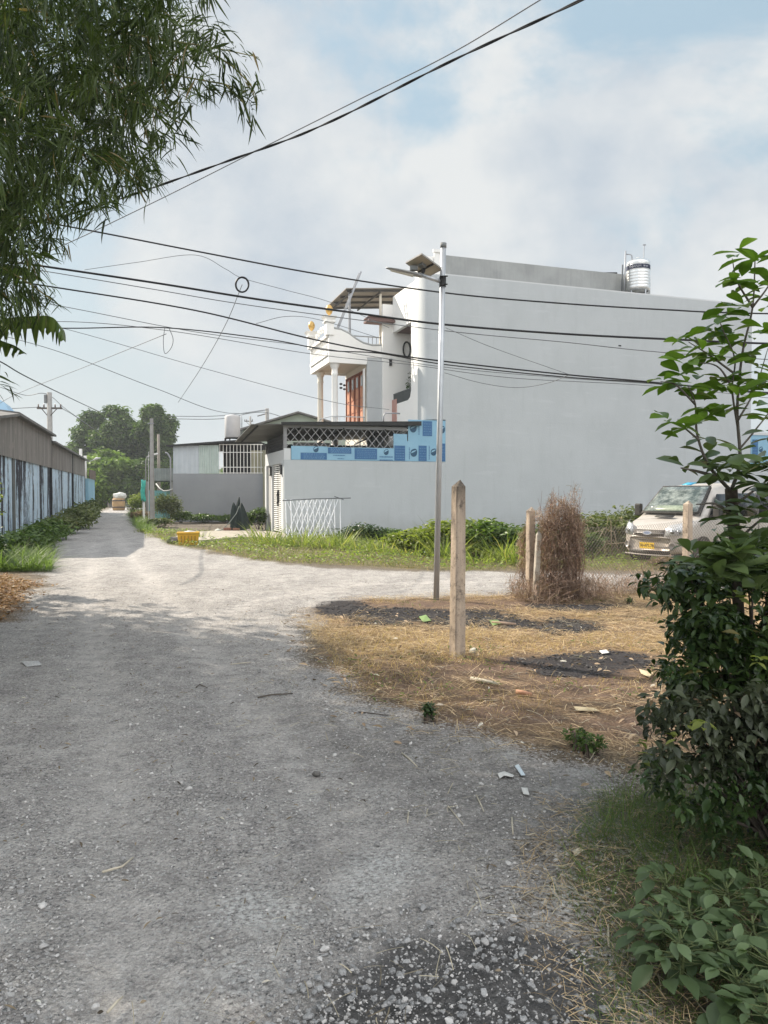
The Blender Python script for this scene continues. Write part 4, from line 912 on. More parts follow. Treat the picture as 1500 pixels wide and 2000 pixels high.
# ---- far stall
ST = thing('roadside_stall', 'small far stall with a faded pinkish awning and white boards at the lane end', 'stall', (-39.0, 102, 0))
MB().hexa([(-.6, -1.5, 3.35), (4.2, -1.5, 3.75), (4.2, 2, 4.2), (-.6, 2, 3.9)], [(-.6, -1.5, 3.45), (4.2, -1.5, 3.95), (4.2, 2, 4.35), (-.6, 2, 4.0)]).build('awning', surf('faded_pink_sheet', (0.42, 0.33, 0.30), (0.33, 0.26, 0.24), 1, .8, .1), ST)
MB().box(0, 3.2, 0, .2, 1.6, 3.3).build('screen', surf('dark_cloth', (0.05, 0.06, 0.075)), ST)
MB().box(0, .9, -.2, -.1, 0, 1.6).box(1.1, 1.7, -.3, -.2, 0, 1.55).box(2.0, 3.0, -.1, 0, 0, 1.2).build('board', surf('white_board', (0.55, 0.56, 0.56), (0.3, 0.3, 0.3), 2, .8, 0), ST)
MB().box(3.9, 4.05, -1.3, -1.15, 0, 3.8).build('post', surf('grey_post', (0.3, 0.3, 0.28)), ST)
MB().box(-.4, -.25, -1.3, -1.15, 0, 3.4).build('post', surf('grey_post', (0.3, 0.3, 0.28)), ST)
# ================================================================== STREET FURNITURE, POSTS, FENCE
def vgz(x, y): return float(gz(x, y))
LP = G(852, 1171)
L = thing('street_lamp', 'tall galvanised solar street lamp with square panel, standing at the corner of the burnt plot', 'street lamp', (LP.x, LP.y, vgz(LP.x, LP.y)))
lean = lambda z: Vector((0.115 * z / 6.25, 0, z))
MB().tube([lean(-.1), lean(3), lean(6.2)], [.052, .050, .047], 16).build('pole', GALV, L, True)
MB().tube([lean(6.2), lean(6.28)], .055, 16).build('pole_cap', surf('dull_grey_plastic', (0.22, 0.23, 0.23)), L, True)
MB().tube([lean(5.60) + Vector((0, 0, 0)), lean(5.64) + Vector((-.42, -.05, .085))], .034, 12).build('arm', GALV, L, True)
m = MB(); m.tube([lean(5.52), lean(5.70)], .060, 14)
m.tube([lean(5.54) + Vector((-.05, -.09, 0)), lean(5.54) + Vector((.08, -.09, 0))], .012, 6).tube([lean(5.68) + Vector((-.05, -.09, 0)), lean(5.68) + Vector((.08, -.09, 0))], .012, 6)
m.build('clamp', surf('black_metal', (0.02, 0.02, 0.02)), L)
h0 = lean(5.70) + Vector((-.36, -.04, 0))
hd = MB(); pts = []
for t, w, th in ((0, .045, .035), (.06, .055, .04), (.22, .09, .035), (.42, .095, .028), (.56, .07, .02), (.64, .02, .008)):
    c = h0 + Vector((-t, -.05 * t, .20 * t)); pts.append((c, w, th))
for (c, w, th) in pts:
    for a in range(12):
        q = 2 * math.pi * a / 12; hd.v.append(tuple(c + Vector((0, w * math.cos(q), th * math.sin(q)))))
for i in range(len(pts) - 1):
    for a in range(12): hd.f.append((i * 12 + a, i * 12 + (a + 1) % 12, (i + 1) * 12 + (a + 1) % 12, (i + 1) * 12 + a))
hd.f.append(tuple(range(11, -1, -1))); hd.f.append(tuple(range(60, 72)))
HDL = hd.build('lamp_head', surf('lamp_housing', (0.30, 0.31, 0.31), None, 3, .4, 0, 10, .4), L, True)
c1, c2 = h0 + Vector((-.16, 0, -.008)), h0 + Vector((-.56, -.02, .085))
MB().hexa([c1 + Vector((0, -.06, 0)), c1 + Vector((0, .06, 0)), c2 + Vector((0, .045, 0)), c2 + Vector((0, -.045, 0))], [c1 + Vector((0, -.06, .01)), c1 + Vector((0, .06, .01)), c2 + Vector((0, .045, .01)), c2 + Vector((0, -.045, .01))]).build('lens', surf('lamp_lens', (0.7, 0.68, 0.6), None, 3, .2, 0), HDL)
MB().box(-.07, .07, -.05, .05, -.03, .05).build('battery_box', surf('dull_grey_plastic', (0.22, 0.23, 0.23)), L, loc=h0 + Vector((-.15, 0, .12)), bevel=.008)
MB().tube([h0 + Vector((-.0, 0, .03)), h0 + Vector((.02, 0, .09)), h0 + Vector((.03, .02, .15))], .03, 8).build('bracket', surf('black_metal', (0.02, 0.02, 0.02)), L)
pm = MB().box(-.25, .25, -.19, .19, .002, .022).build('solar_panel', surf('panel_back', (0.42, 0.38, 0.30), (0.36, 0.32, 0.25), 3, .6, 0), L)
pm.location = h0 + Vector((.03, .02, .17)); pm.rotation_euler = (Matrix.Rotation(R(-20), 3, 'X') @ Matrix.Rotation(R(8), 3, 'Y') @ Matrix.Rotation(R(42), 3, 'Z')).to_euler()
MB().box(-.24, .24, -.18, .18, .0225, .0245).build('solar_cells', surf('solar_cell', (0.02, 0.03, 0.07), None, 3, .15, 0), pm)
m = MB(); m.box(-.26, .26, -.20, -.19, -.004, .028).box(-.26, .26, .19, .20, -.004, .028).box(-.26, -.25, -.19, .19, -.004, .028).box(.25, .26, -.19, .19, -.004, .028)
m.build('panel_frame', surf('panel_frame_grey', (0.30, 0.29, 0.27)), pm); MB().box(.03, .06, -.19, .19, -.02, .0).build('panel_rail', surf('black_metal', (0.02, 0.02, 0.02)), pm); MB().box(-.10, .0, -.06, .04, -.05, .0).build('junction_box', surf('dull_grey_plastic', (0.22, 0.23, 0.23)), pm)
# ---- concrete fence posts
def post_mat(n, a, b):
    t = NT(n); v = t.co(); n3 = t.noise(v, 7, 9, .72); n4 = t.noise(t.co((6, 6, .9)), 2.2, 8, .7); vp = t.vor(v, 34.0)
    c = t.mix(t.mr(n4, .35, .65), a, b); c = t.mix(t.mr(n3, .52, .66), c, tuple(q * .38 for q in b))
    c = t.mix(t.mr(vp.outputs['Distance'], .16, .08), c, (0.06, 0.05, 0.04))
    sz = t.n('ShaderNodeSeparateXYZ', {0: v}).outputs[2]
    c = t.mix(t.math('MULTIPLY', t.mr(t.math('ADD', sz, t.math('MULTIPLY', n4, .5)), 1.95, 2.25), .85), c, (0.04, 0.035, 0.03))
    return t.done(c, .95, t.bump(t.math('ADD', n3, t.math('MULTIPLY', t.noise(v, 60, 4), .4)), .8, .02))
PM1 = post_mat('old_concrete_post', (0.50, 0.40, 0.30), (0.33, 0.27, 0.22)); PM2 = post_mat('pale_concrete_post', (0.46, 0.41, 0.34), (0.34, 0.32, 0.28))
def fpost(pt, h, w, label, mat, rz=.3, lean=(0, 0), chip=True, off=.32):
    o = MB(); n = 12; hw = w / 2; rr = random.Random(h * 100 + w)
    for i in range(n + 1):
        z = -.1 + (h - .08 + .1) * i / n; j = lambda: rr.uniform(-.004, .004)
        k = 1.08 - .14 * i / n; c = .2 * hw
        for x, y in ((-hw, -hw + c), (-hw + c, -hw), (hw - c, -hw), (hw, -hw + c), (hw, hw - c), (hw - c, hw), (-hw + c, hw), (-hw, hw - c)):
            o.v.append((x * k + j() + lean[0] * z, y * k + j() + lean[1] * z, z))
    for i in range(n):
        for q in range(8): o.f.append((i * 8 + q, i * 8 + (q + 1) % 8, (i + 1) * 8 + (q + 1) % 8, (i + 1) * 8 + q))
    b = len(o.v); o.v.append((lean[0] * h + hw * off, lean[1] * h, h))
    for q in range(8): o.f.append((n * 8 + q, n * 8 + (q + 1) % 8, b))
    ob = o.build('fence_post', mat); ob.location = (pt.x, pt.y, vgz(pt.x, pt.y)); ob.rotation_euler = (0, 0, rz)
    tag(ob, label, 'fence post', 'concrete fence posts'); return ob
fpost(G(893, 1283), 2.04, .135, 'tallest weathered concrete post, alone in the foreground of the straw plot', PM1, R(28), (.0065, 0))
fpost(G(1036, 1166), 1.64, .135, 'pointed upright concrete post on the left edge of the dry brown creeper', PM1, R(24))
fpost(G(1045, 1173), 1.24, .09, 'short pale concrete post leaning right in front of the dry creeper', PM2, R(10), (.055, 0), off=-.2)
fpost(G(1342, 1134), 1.74, .16, 'concrete post standing in front of the silver minibus', PM1, R(30))
fpost(G(1690, 1110), 1.6, .14, 'concrete post at the far right end of the wire fence', PM1, R(20)) if False else None
# chain link
CF = thing('chain_link_fence', 'rusty sagging chain link fence between the dry creeper and the right edge', 'fence')
WIRE = surf('rusty_wire', (0.16, 0.13, 0.11), (0.22, 0.19, 0.17), 8, .7, 0, 10, .3)
def mesh_panel(a, b, h, p=.085, r=.0032):
    m = MB(); a = Vector(a); b = Vector(b); d = (b - a); Ln = d.length; d /= Ln; nrm = Vector((-d.y, d.x, 0)); n = int(Ln / p)
    def sag(x, z): 
        return a + d * x + nrm * (.05 * math.sin(x * 1.7) + .03 * math.sin(z * 4 + x)) + Vector((0, 0, max(0.0, z * (1 - .05 * math.sin(math.pi * min(1, x / Ln)))) + .02))
    nz_ = int(h / p)
    for i in range(-nz_, n):
        for s in (1, -1):
            x0 = i * p if s > 0 else (i + nz_) * p; pts = []
            for q in range(nz_ + 1):
                x = x0 + s * q * p
                if 0 <= x <= Ln: pts.append(sag(x, q * p))
            if len(pts) > 1: m.tube(pts[::2] + ([pts[-1]] if len(pts) % 2 == 0 else []), r, 3, False)
    return m
B_, C_, D_ = G(1040, 1168), G(1342, 1134), G(1750, 1110)
mesh_panel(B_, C_, 1.35).build('mesh_panel', WIRE, CF)
mesh_panel(C_ + (D_ - C_) * .02, D_, 1.35).build('mesh_panel', WIRE, CF)
m = MB()
for z in (.06, .75, 1.40):
    m.tube([B_ + (C_ - B_) * t + Vector((0, 0, z - .05 * math.sin(math.pi * t))) for t in [i / 12 for i in range(13)]], .0028, 4)
    m.tube([C_ + (D_ - C_) * t + Vector((0, 0, z - .05 * math.sin(math.pi * t))) for t in [i / 12 for i in range(13)]], .0028, 4)
m.build('line_wire', WIRE, CF)
# ---- minibus
VP_ = Vector((9.10, 21.35, 0)); VA = math.atan2(-.57, -.82)
VN = thing('minibus', 'dusty silver high roofed minibus parked behind the wire fence, yellow plate in front', 'minibus', (VP_.x, VP_.y, .0), VA)
PAINT = NT('dusty_silver_paint')
_v = PAINT.co(); _c = PAINT.mix(PAINT.mr(PAINT.noise(_v, 1.6, 8, .65), .35, .7), (0.50, 0.47, 0.435), (0.41, 0.37, 0.33))
_z = PAINT.n('ShaderNodeSeparateXYZ', {0: _v}).outputs[2]
_c = PAINT.mix(PAINT.math('MULTIPLY', PAINT.mr(PAINT.math('ADD', _z, PAINT.math('MULTIPLY', PAINT.noise(_v, 4, 8, .7), .5)), 1.15, .5), .75), _c, (0.34, 0.26, 0.20))
PAINT = PAINT.done(_c, .42, None, .25, .5)
st = [(-2.62, .82, .45, 1.05, 1.95, .60), (-2.55, .92, .36, 1.15, 2.10, .70), (-2.2, .97, .32, 1.2, 2.15, .76), (-1, .985, .30, 1.2, 2.17, .77), (.2, .985, .30, 1.2, 2.16, .77), (.75, .985, .30, 1.2, 2.11, .755),
      (1.0, .985, .30, 1.2, 2.0, .74), (1.35, .985, .30, 1.18, 1.68, .80), (1.68, .98, .30, 1.14, 1.36, .86), (1.78, .98, .30, 1.10, 1.27, .87), (2.1, .96, .30, 1.0, 1.17, .84), (2.35, .93, .29, .92, 1.07, .78), (2.52, .86, .28, .84, .96, .70), (2.62, .74, .28, .74, .84, .60), (2.655, .62, .34, .66, .74, .50)]
b = MB(); K = 7
for x, w, zb, bl_, zt, wt_ in st:
    half = [(w * .86, zb), (w * .99, zb + .10), (w, zb + .35), (w, bl_), ((w + wt_) / 2 + .05, (bl_ + zt) / 2 + .02), (wt_, zt - .07 * min(1, (zt - bl_) * 2)), (wt_ * .72, zt)]
    ring = half + [(-y, z) for y, z in half[::-1]]
    bow = .10 if x > .7 and x < 2.4 else (.14 if x >= 2.4 else 0)
    for y, z in ring: b.v.append((x + (bow * (1 - (abs(y) / w) ** 2) - bow * .5 if True else 0), y, z))
for i in range(len(st) - 1):
    for k in range(14): b.f.append((i * 14 + k, i * 14 + (k + 1) % 14, (i + 1) * 14 + (k + 1) % 14, (i + 1) * 14 + k))
b.f.append(tuple(range(14))); b.f.append(tuple((len(st) - 1) * 14 + k for k in range(13, -1, -1)))
body = b.build('body', PAINT, VN, True); sb = body.modifiers.new('s', 'SUBSURF'); sb.levels = 2; sb.render_levels = 2
GLS = NT('window_glass'); _g = GLS.mix(GLS.mr(GLS.noise(GLS.co((1, 1, 2)), 3.0, 6, .7), .4, .65), (0.04, 0.055, 0.05), (0.26, 0.29, 0.27)); GLS = GLS.done(_g, .06, None, 0, .9)  # lighter mottling paints reflections into the glass colour
DG = surf('dark_tinted_glass', (0.012, 0.014, 0.016), (0.03, 0.03, 0.035), 1, .1, 0)
BT_ = surf('black_trim', (0.025, 0.024, 0.023), (0.05, 0.045, 0.04), 3, .6, 0)
def patch(rows, name, mat, par, th=.0):
    """grid of points rows[i][j]"""
    m = MB(); nj = len(rows[0]); m.v = [tuple(p) for r_ in rows for p in r_]
    m.f = [(i * nj + j, i * nj + j + 1, (i + 1) * nj + j + 1, (i + 1) * nj + j) for i in range(len(rows) - 1) for j in range(nj - 1)]
    o = m.build(name, mat, par, True); s_ = o.modifiers.new('thick', 'SOLIDIFY'); s_.thickness = .012; s_.offset = 0; return o
def wsrow(x, z, hw, bow, n=9): return [Vector((x + bow * (1 - (2 * j / (n - 1) - 1) ** 2), hw * (2 * j / (n - 1) - 1), z)) for j in range(n)]
ws = lambda t, e=0: wsrow(1.72 - .76 * t + .028, 1.335 + .70 * t + .028, (.84 - .13 * t) + e, .055)
patch([ws(t, .03) for t in (-.03, .25, .5, .75, 1.03)], 'windscreen_seal', BT_, VN)
o = patch([[p + Vector((.012, 0, .012)) for p in ws(t, -.02)] for t in (.03, .3, .55, .8, .97)], 'windscreen', GLS, VN)
patch([[p + Vector((.022, 0, .022)) for p in wsrow(1.72 - .76 * t + .028, 1.335 + .70 * t + .028, .55, .05)] for t in (.04, .15, .24)], 'dash_reflection', surf('green_dash_reflection', (0.30, 0.34, 0.26), (0.12, 0.15, 0.11), 12, .3, 0), VN)  # greenish windscreen reflection, painted as a patch over the glass
for s in (1, -1):
    ys = lambda z, e=.012: s * (.985 - max(0, z - 1.2) * .155 + e)
    def side(x0, x1, z0, z1, name, mat, skew=0, e=.018, par=VN):
        return patch([[Vector((x0, ys(z0, e), z0)), Vector((x1, ys(z0, e), z0))], [Vector((x0, ys((z0 + z1) / 2, e + .006), (z0 + z1) / 2)), Vector((x1 - skew / 2, ys((z0 + z1) / 2, e + .006), (z0 + z1) / 2))], [Vector((x0, ys(z1, e), z1)), Vector((x1 - skew, ys(z1, e), z1))]], name, mat, par)
    side(.42, 1.52, 1.22, 1.86, 'front_side_window', DG, .52)
    side(-.85, .30, 1.25, 1.88, 'side_window', DG); side(-2.35, -.97, 1.25, 1.88, 'side_window', DG)
    side(-2.5, 1.7, .52, .62, 'side_moulding', BT_, 0, .012)
    for x in (.36, -.92): side(x - .006, x + .006, .42, 1.9, 'door_seam', BT_, 0, .010)
    side(.50, .62, 1.08, 1.12, 'door_handle', BT_, 0, .025)
    for x in (1.72, -1.62):
        MB().tube([(x, s * .80, .36), (x, s * .995, .36)], .41, 32).build('wheel_arch', BT_, VN)
        wh = MB().lathe([(.18, -.10), (.30, -.11), (.345, -.07), (.35, 0), (.345, .07), (.30, .11), (.18, .10)], (0, 0, 0), 36).build('wheel', surf('tyre', (0.025, 0.024, 0.023), (0.05, 0.045, 0.04), 4, .9, .1), VN, True)
        wh.location = (x, s * .93, .345); wh.rotation_euler = (math.pi / 2, 0, 0)
        rm = MB().lathe([(.0, s * -.085), (.05, s * -.09), (.17, s * -.06), (.215, s * -.105)], (0, 0, 0), 28).build('rim', surf('rim_metal', (0.34, 0.33, 0.31), (0.2, 0.19, 0.18), 4, .5, 0, 10, .5), wh, True)
    # lamps
    HL = patch([[Vector((2.64, s * .50, .78)), Vector((2.54, s * .80, .80)), Vector((2.32, s * .97, .84))], [Vector((2.61, s * .50, .93)), Vector((2.48, s * .80, .97)), Vector((2.24, s * .975, 1.04))], [Vector((2.55, s * .55, 1.05)), Vector((2.38, s * .81, 1.12)), Vector((2.10, s * .965, 1.17))]], 'headlight', surf('headlamp_glass', (0.62, 0.63, 0.64), (0.35, 0.36, 0.38), 7, .12, 0, 10, .3), VN)
    for q in (.66, .80): 
        lm = MB().lathe([(.0, 0), (.05, .01), (.055, .03)], (0, 0, 0), 14).build('bulb_reflector', surf('reflector', (0.25, 0.26, 0.27), None, 3, .15, 0, 10, .7), HL, True); lm.location = (2.62 - (q - .55) * .55, s * q, .89); lm.rotation_euler = (0, math.pi / 2, s * .4)
    fg = MB().lathe([(0, 0), (.07, .01), (.085, .03), (.1, .0)], (0, 0, 0), 18).build('fog_lamp', surf('fog_glass', (0.30, 0.28, 0.26), None, 3, .2, 0), VN, True); fg.location = (2.60, s * .68, .52); fg.rotation_euler = (0, math.pi / 2, s * .3)
    MB().tube([(1.42, s * .98, 1.28), (1.44, s * 1.14, 1.34)], .03, 8).build('mirror_arm', BT_, VN)
    mi = MB().box(-.06, .06, -.10, .10, -.17, .17).build('wing_mirror', BT_, VN, bevel=.03); mi.location = (1.44, s * 1.2, 1.42)
    MB().tube([(.98 - .0, s * .735, 2.03), (1.75, s * .90, 1.30)], .018, 6).build('windscreen_pillar_trim', BT_, VN)
def front(z0, z1, w, name, mat, x=2.64, bow=.16, e=.0, par=VN, slope=0.0):
    rows = []
    for t in (0, .5, 1):
        z = z0 + (z1 - z0) * t; rows.append([Vector((x + e - slope * (z - z0) - bow * (y / .75) ** 2, y, z)) for y in [w * (2 * j / 8 - 1) for j in range(9)]])
    return patch(rows, name, mat, par)
gr_ = front(.76, .93, .46, 'grille', surf('grille_black', (0.04, 0.035, 0.033), (0.09, 0.08, 0.07), 18, .5, 0), 2.685, .12, 0, VN, .3)
front(.835, .85, .45, 'grille_bar', surf('dull_chrome', (0.3, 0.29, 0.28), None, 3, .35, 0, 10, .6), 2.685, .12, .008, gr_, .3)
em = MB().prism([(0, .13 * math.cos(a), .055 * math.sin(a)) for a in [i * math.pi / 12 for i in range(24)]], .02, (1, 0, 0)).build('emblem', surf('chrome', (0.62, 0.62, 0.62), None, 3, .25, 0, 10, .7), gr_); em.location = (2.68, 0, .845); em.rotation_euler = (0, -.25, 0)
MB().prism([(.003, .10 * math.cos(a), .038 * math.sin(a)) for a in [i * math.pi / 12 for i in range(24)]], .02, (1, 0, 0)).build('emblem_field', surf('grey_blue_enamel', (0.16, 0.20, 0.30), None, 3, .3, 0), em)
front(.30, .40, .62, 'lower_grille', BT_, 2.70, .14); front(.66, .69, .40, 'bumper_slot', BT_, 2.72, .14)
front(.26, .29, .80, 'bumper_lip', surf('dusty_plastic', (0.42, 0.38, 0.34)), 2.72, .16)
pt_ = MB().box(2.72, 2.735, -.24, .20, .44, .60).build('number_plate', surf('yellow_plate', (0.72, 0.46, 0.03), (0.66, 0.42, 0.03), 5, .5, 0), VN); pt_.location = (0.02, 0.05, 0)
text('50-471.78', .105, pt_, surf('plate_black', (0.03, 0.02, 0.01)), (2.737, -.02, .52), (math.pi / 2, 0, math.pi / 2))
hv = patch([[Vector((1.98, y, 1.215)) for y in (-.05, .25, .5)], [Vector((1.88, y, 1.262)) for y in (-.05, .25, .5)]], 'bonnet_vent', BT_, VN); hv.location = (.06, -.2, .03)
wp = MB(); wp.tube([(1.80, -.5, 1.33), (1.70, .05, 1.37)], .012, 6).tube([(1.80, .25, 1.33), (1.70, .75, 1.37)], .012, 6); wp.build('wiper', BT_, VN)
sk = patch([[Vector((.99, y, 2.085)) for y in (-.02, .12, .27)], [Vector((.80, y + .05, 2.155)) for y in (-.02, .12, .27)]], 'roof_sticker', surf('teal_sticker', (0.02, 0.42, 0.42), (0.06, 0.20, 0.50), 5, .4, 0), VN); sk.location = (.03, -.1, .02)
MB().box(1.04, 1.06, -.14, .10, 1.955, 2.0).build('windscreen_label', surf('white_label', (0.6, 0.62, 0.62)), VN, loc=(.06, 0, .0))
MB().box(-2.4, 2.3, -.85, .85, .22, .34).build('underside', BT_, VN)
# ---- utility poles
def pole(name, label, cat, x, y, h, r0, r1, arms=(), lampz=None, mat=None, group=None, sq=False):
    t = thing(name, label, cat, (x, y, 0), 0, group)
    MB().tube([(0, 0, -.2), (0, 0, h * .5), (0, 0, h)], [r0, (r0 + r1) / 2, r1], 4 if sq else 14).build('shaft', mat or CONC, t, not sq)
    for z, hw, off in arms:
        a = MB().box(-hw + off, hw + off, -.06, .06, z, z + .1).build('crossarm', surf('rusty_steel', (0.10, 0.085, 0.075)), t)
        m = MB()
        for q in (-.9, -.45, .45, .9): MB().lathe([(.03, 0), (.05, .04), (.03, .1), (.05, .14), (.02, .2)], (q * hw + off, 0, z + .1), 8).build('insulator', surf('brown_porcelain', (0.10, 0.06, 0.05), None, 3, .3, 0), a, True)
        MB().bar((-hw * .6 + off, -.05, z), (0, -.1, z - .5), .04).build('brace', surf('rusty_steel', (0.10, 0.085, 0.075)), t)
        MB().bar((hw * .6 + off, -.05, z), (0, -.1, z - .5), .04).build('brace', surf('rusty_steel', (0.10, 0.085, 0.075)), t)
    return t
GP = surf('grey_pole_concrete', (0.36, 0.35, 0.33), (0.27, 0.26, 0.25), 3, .9, .3, 20, grime=.3)
x_ = P(98, 900, 46).x
t = pole('utility_pole', 'thick concrete utility pole with steel crossarm rising behind the long shed', 'utility pole', x_, 46, 7.95, .19, .14, [(6.95, .75, 0)], mat=GP, group='utility poles')
MB().box(-.26, -.12, -.16, .05, 7.3, 7.8).build('junction_box', surf('dull_grey_plastic', (0.22, 0.23, 0.23)), t)
x_ = P(297, 950, 44.6).x
t = pole('utility_pole', 'slim square concrete pole at the lane edge in front of the turquoise hut', 'utility pole', x_, 44.6, 6.25, .17, .11, mat=GP, group='utility poles', sq=True)
m = MB(); m.tube([(.18, -.1, 5.95), (-.2, -.1, 5.95)], .03, 6); m.build('bracket', STEEL, t)
MB().tube([(-.16, -.16, 0), (-.16, -.16, 3.9), (-.12, -.16, 4.3)], .018, 6).build('conduit', PVC, t)
x_ = P(310, 900, 60).x
t = pole('utility_pole', 'thin pole standing behind the square lane pole against the trees', 'utility pole', x_, 60, 6.5, .14, .10, mat=surf('brown_pole', (0.24, 0.21, 0.18)), group='utility poles')
x_ = P(522, 850, 62).x
t = pole('utility_pole', 'concrete pole top poking above the sheet roof left of the green gable', 'utility pole', x_, 62, 8.75, .17, .15, mat=GP, group='utility poles')
MB().tube([(-.1, -.15, 8.3), (-.75, -.3, 8.1)], .04, 6).build('cable_bracket', surf('rusty_steel', (0.10, 0.085, 0.075)), t)
x_ = P(489, 850, 90).x
pole('utility_pole', 'small distant pole with short crossarm right of the pale tank', 'utility pole', x_, 90, 10.9, .16, .12, [(10.3, .5, -.2)], mat=GP, group='utility poles')
# white gate posts with lamp over the end of the shed
x_ = P(160, 900, 66).x
t = thing('lane_lamp', 'small arm lamp on twin white posts above the far end of the long shed', 'street lamp', (x_, 66, 0))
for dx, z1 in ((-.1, 5.7), (.28, 5.1)): MB().box(dx - .1, dx + .1, -.1, .1, 0, z1).build('post', BRIGHT, t)
MB().tube([(.3, 0, 4.5), (.7, -.1, 4.6), (1.1, -.1, 4.75)], .03, 6).build('arm', STEEL, t, True)
MB().tube([(1.05, -.1, 4.72), (1.3, -.1, 4.86), (1.65, -.1, 4.9)], [.05, .12, .05], 10).build('lamp_head', surf('white_lamp', (0.6, 0.6, 0.58)), t, True)
t = thing('lane_lamp', 'thin bent pipe lamp arm beside the hut, left of the square pole', 'street lamp', (P(285, 950, 50).x, 50, 0))
MB().tube([(0, 0, 0), (0, 0, 4.0), (.1, 0, 4.25), (.5, 0, 4.4)], .04, 8).build('post', surf('grey_post', (0.3, 0.3, 0.28)), t, True)
MB().tube([(.45, 0, 4.38), (.8, 0, 4.45)], [.04, .07], 8).build('lamp_head', surf('white_lamp', (0.6, 0.6, 0.58)), t, True)
# green cloth on a white stake
c = P(281, 1000, 49)
t = thing('cloth_banner', 'teal green cloth tied to a short white stake beside the hut', 'cloth', (c.x, 49, 0))
MB().box(-.06, .06, -.05, .05, 0, 1.5).build('stake', BRIGHT, t)
m = MB()
for i in range(9):
    for j in range(5): m.v.append((-.14 + j * .07 + .02 * math.sin(i), -.1 + .05 * math.sin(j * 2 + i * .7), 2.7 - i * .17 + .05 * math.sin(j * 1.7)))
m.f = [(i * 5 + j, i * 5 + j + 1, i * 5 + j + 6, i * 5 + j + 5) for i in range(8) for j in range(4)]
o = m.build('cloth', surf('teal_cloth', (0.03, 0.36, 0.27), (0.10, 0.48, 0.42), 6, .8, .1), t, True); s_ = o.modifiers.new('t', 'SOLIDIFY'); s_.thickness = .02
MB().bar((0, 0, 1.4), (.02, 0, 2.8), .03).build('string_pole', STEEL, t)
# hose loop from the shed to the hut
c0, c1 = P(337, 905, 48.4), P(305, 940, 50)
tag(MB().tube([P(337, 955, 48.3), P(330, 958, 48.4), P(320, 959, 49), P(312, 954, 49.5), P(305, 945, 50)], .04, 8).build('hose', surf('white_hose', (0.5, 0.5, 0.48)), None, True), 'pale hose hanging in a loop between the grey shed and the lane pole', 'hose')
# cream block, yellow box, rock
c = G(290, 1018)
tag(MB().box(-.28, .28, -.2, .2, 0, .62).build('concrete_block', surf('cream_block', (0.50, 0.47, 0.40), (0.35, 0.33, 0.28), 4, .9, .2), None, bevel=.03, loc=(c.x, c.y, 0)), 'cream concrete block at the foot of the square lane pole', 'block')
YB = thing('yellow_cool_box', 'bright yellow box with paper on its lid at the grass edge', 'box', tuple(G(368, 1064)), R(12))
YEL = surf('yellow_plastic', (0.62, 0.36, 0.03), (0.52, 0.29, 0.03), 4, .5, .02, grime=.25)
MB().hexa([(-.33, -.22, 0), (.33, -.22, 0), (.33, .22, 0), (-.33, .22, 0)], [(-.38, -.25, .40), (.38, -.25, .40), (.38, .25, .40), (-.38, .25, .40)]).build('body', YEL, YB, bevel=.02)
MB().box(-.40, .40, -.27, .27, .402, .47).build('lid', YEL, YB, bevel=.02)
for k in range(5): MB().box(-.25 + k * .12, -.22 + k * .12, -.262, -.25, .08, .34).build('rib', surf('brown_stain', (0.30, 0.17, 0.03)), YB)
PAP = surf('white_paper', (0.66, 0.65, 0.62), (0.52, 0.51, 0.48), 12, .8, .1)
o = MB().add([(-.18, -.12, .0), (.14, -.18, .01), (.24, .1, .0), (-.1, .16, .03), (0, 0, .05)], [(0, 1, 4), (1, 2, 4), (2, 3, 4), (3, 0, 4)]).build('crumpled_paper', PAP); o.location = G(368, 1064) + Vector((.02, 0, .475)); tag(o, 'crumpled white paper lying on the yellow box lid', 'paper')
def rock(name, label, pt, s, mat, cat='rock', sc=(1, .8, .7)):
    bm = bmesh.new(); bmesh.ops.create_icosphere(bm, subdivisions=2, radius=s); rr = random.Random(s * 1000 + pt[0])
    for v in bm.verts: v.co = Vector((v.co.x * sc[0], v.co.y * sc[1], v.co.z * sc[2])) * rr.uniform(.82, 1.15)
    me = bpy.data.meshes.new(name); bm.to_mesh(me); bm.free(); me.materials.append(mat); o = link(bpy.data.objects.new(name, me)); o.location = (pt[0], pt[1], vgz(pt[0], pt[1]) + s * .35); return tag(o, label, cat)
GREYR = surf('grey_rock', (0.17, 0.16, 0.15), (0.10, 0.095, 0.09), 6, .95, .5, 20)
rock('rock', 'grey boulder touching the left side of the yellow box', G(339, 1062), .24, GREYR)
# netting covered pot plant in front of the shed
c = P(465, 1036, 36.6); c.z = 0
NP_ = thing('net_covered_plant', 'tall plant draped in black shade netting by the grey shed', 'covered plant', tuple(c))
net = NT('black_netting'); nv = net.co((1, 1, .5)); net = net.done(net.mix(net.noise(nv, 6, 6, .7), (0.006, 0.010, 0.010), (0.03, 0.048, 0.044)), .8, net.bump(net.noise(nv, 14, 5), .8, .05))
for (dx, dy, w, h, s0) in ((-.17, 0, .23, 1.42, 1), (.24, -.05, .25, 1.40, 2), (.04, .1, .13, 1.68, 3)):
    m = MB(); nn = 20; rows = 14
    for i in range(rows + 1):
        z = h * i / rows; t_ = i / rows; r_ = w * ((1 - t_ ** 3.2) * (1.0 + .08 * (1 - t_) ** 2)) + .02
        for k in range(nn):
            a = 2 * math.pi * k / nn; q = r_ * (1 + .13 * math.sin(5 * a + s0 + z) + .06 * math.sin(9 * a - s0 * 2))
            m.v.append((dx + q * math.cos(a) + .06 * math.sin(z * 2 + s0), dy + q * math.sin(a), z))
    for i in range(rows):
        for k in range(nn): m.f.append((i * nn + k, i * nn + (k + 1) % nn, (i + 1) * nn + (k + 1) % nn, (i + 1) * nn + k))
    m.f.append(tuple(rows * nn + k for k in range(nn))); m.build('netting', net, NP_, True)
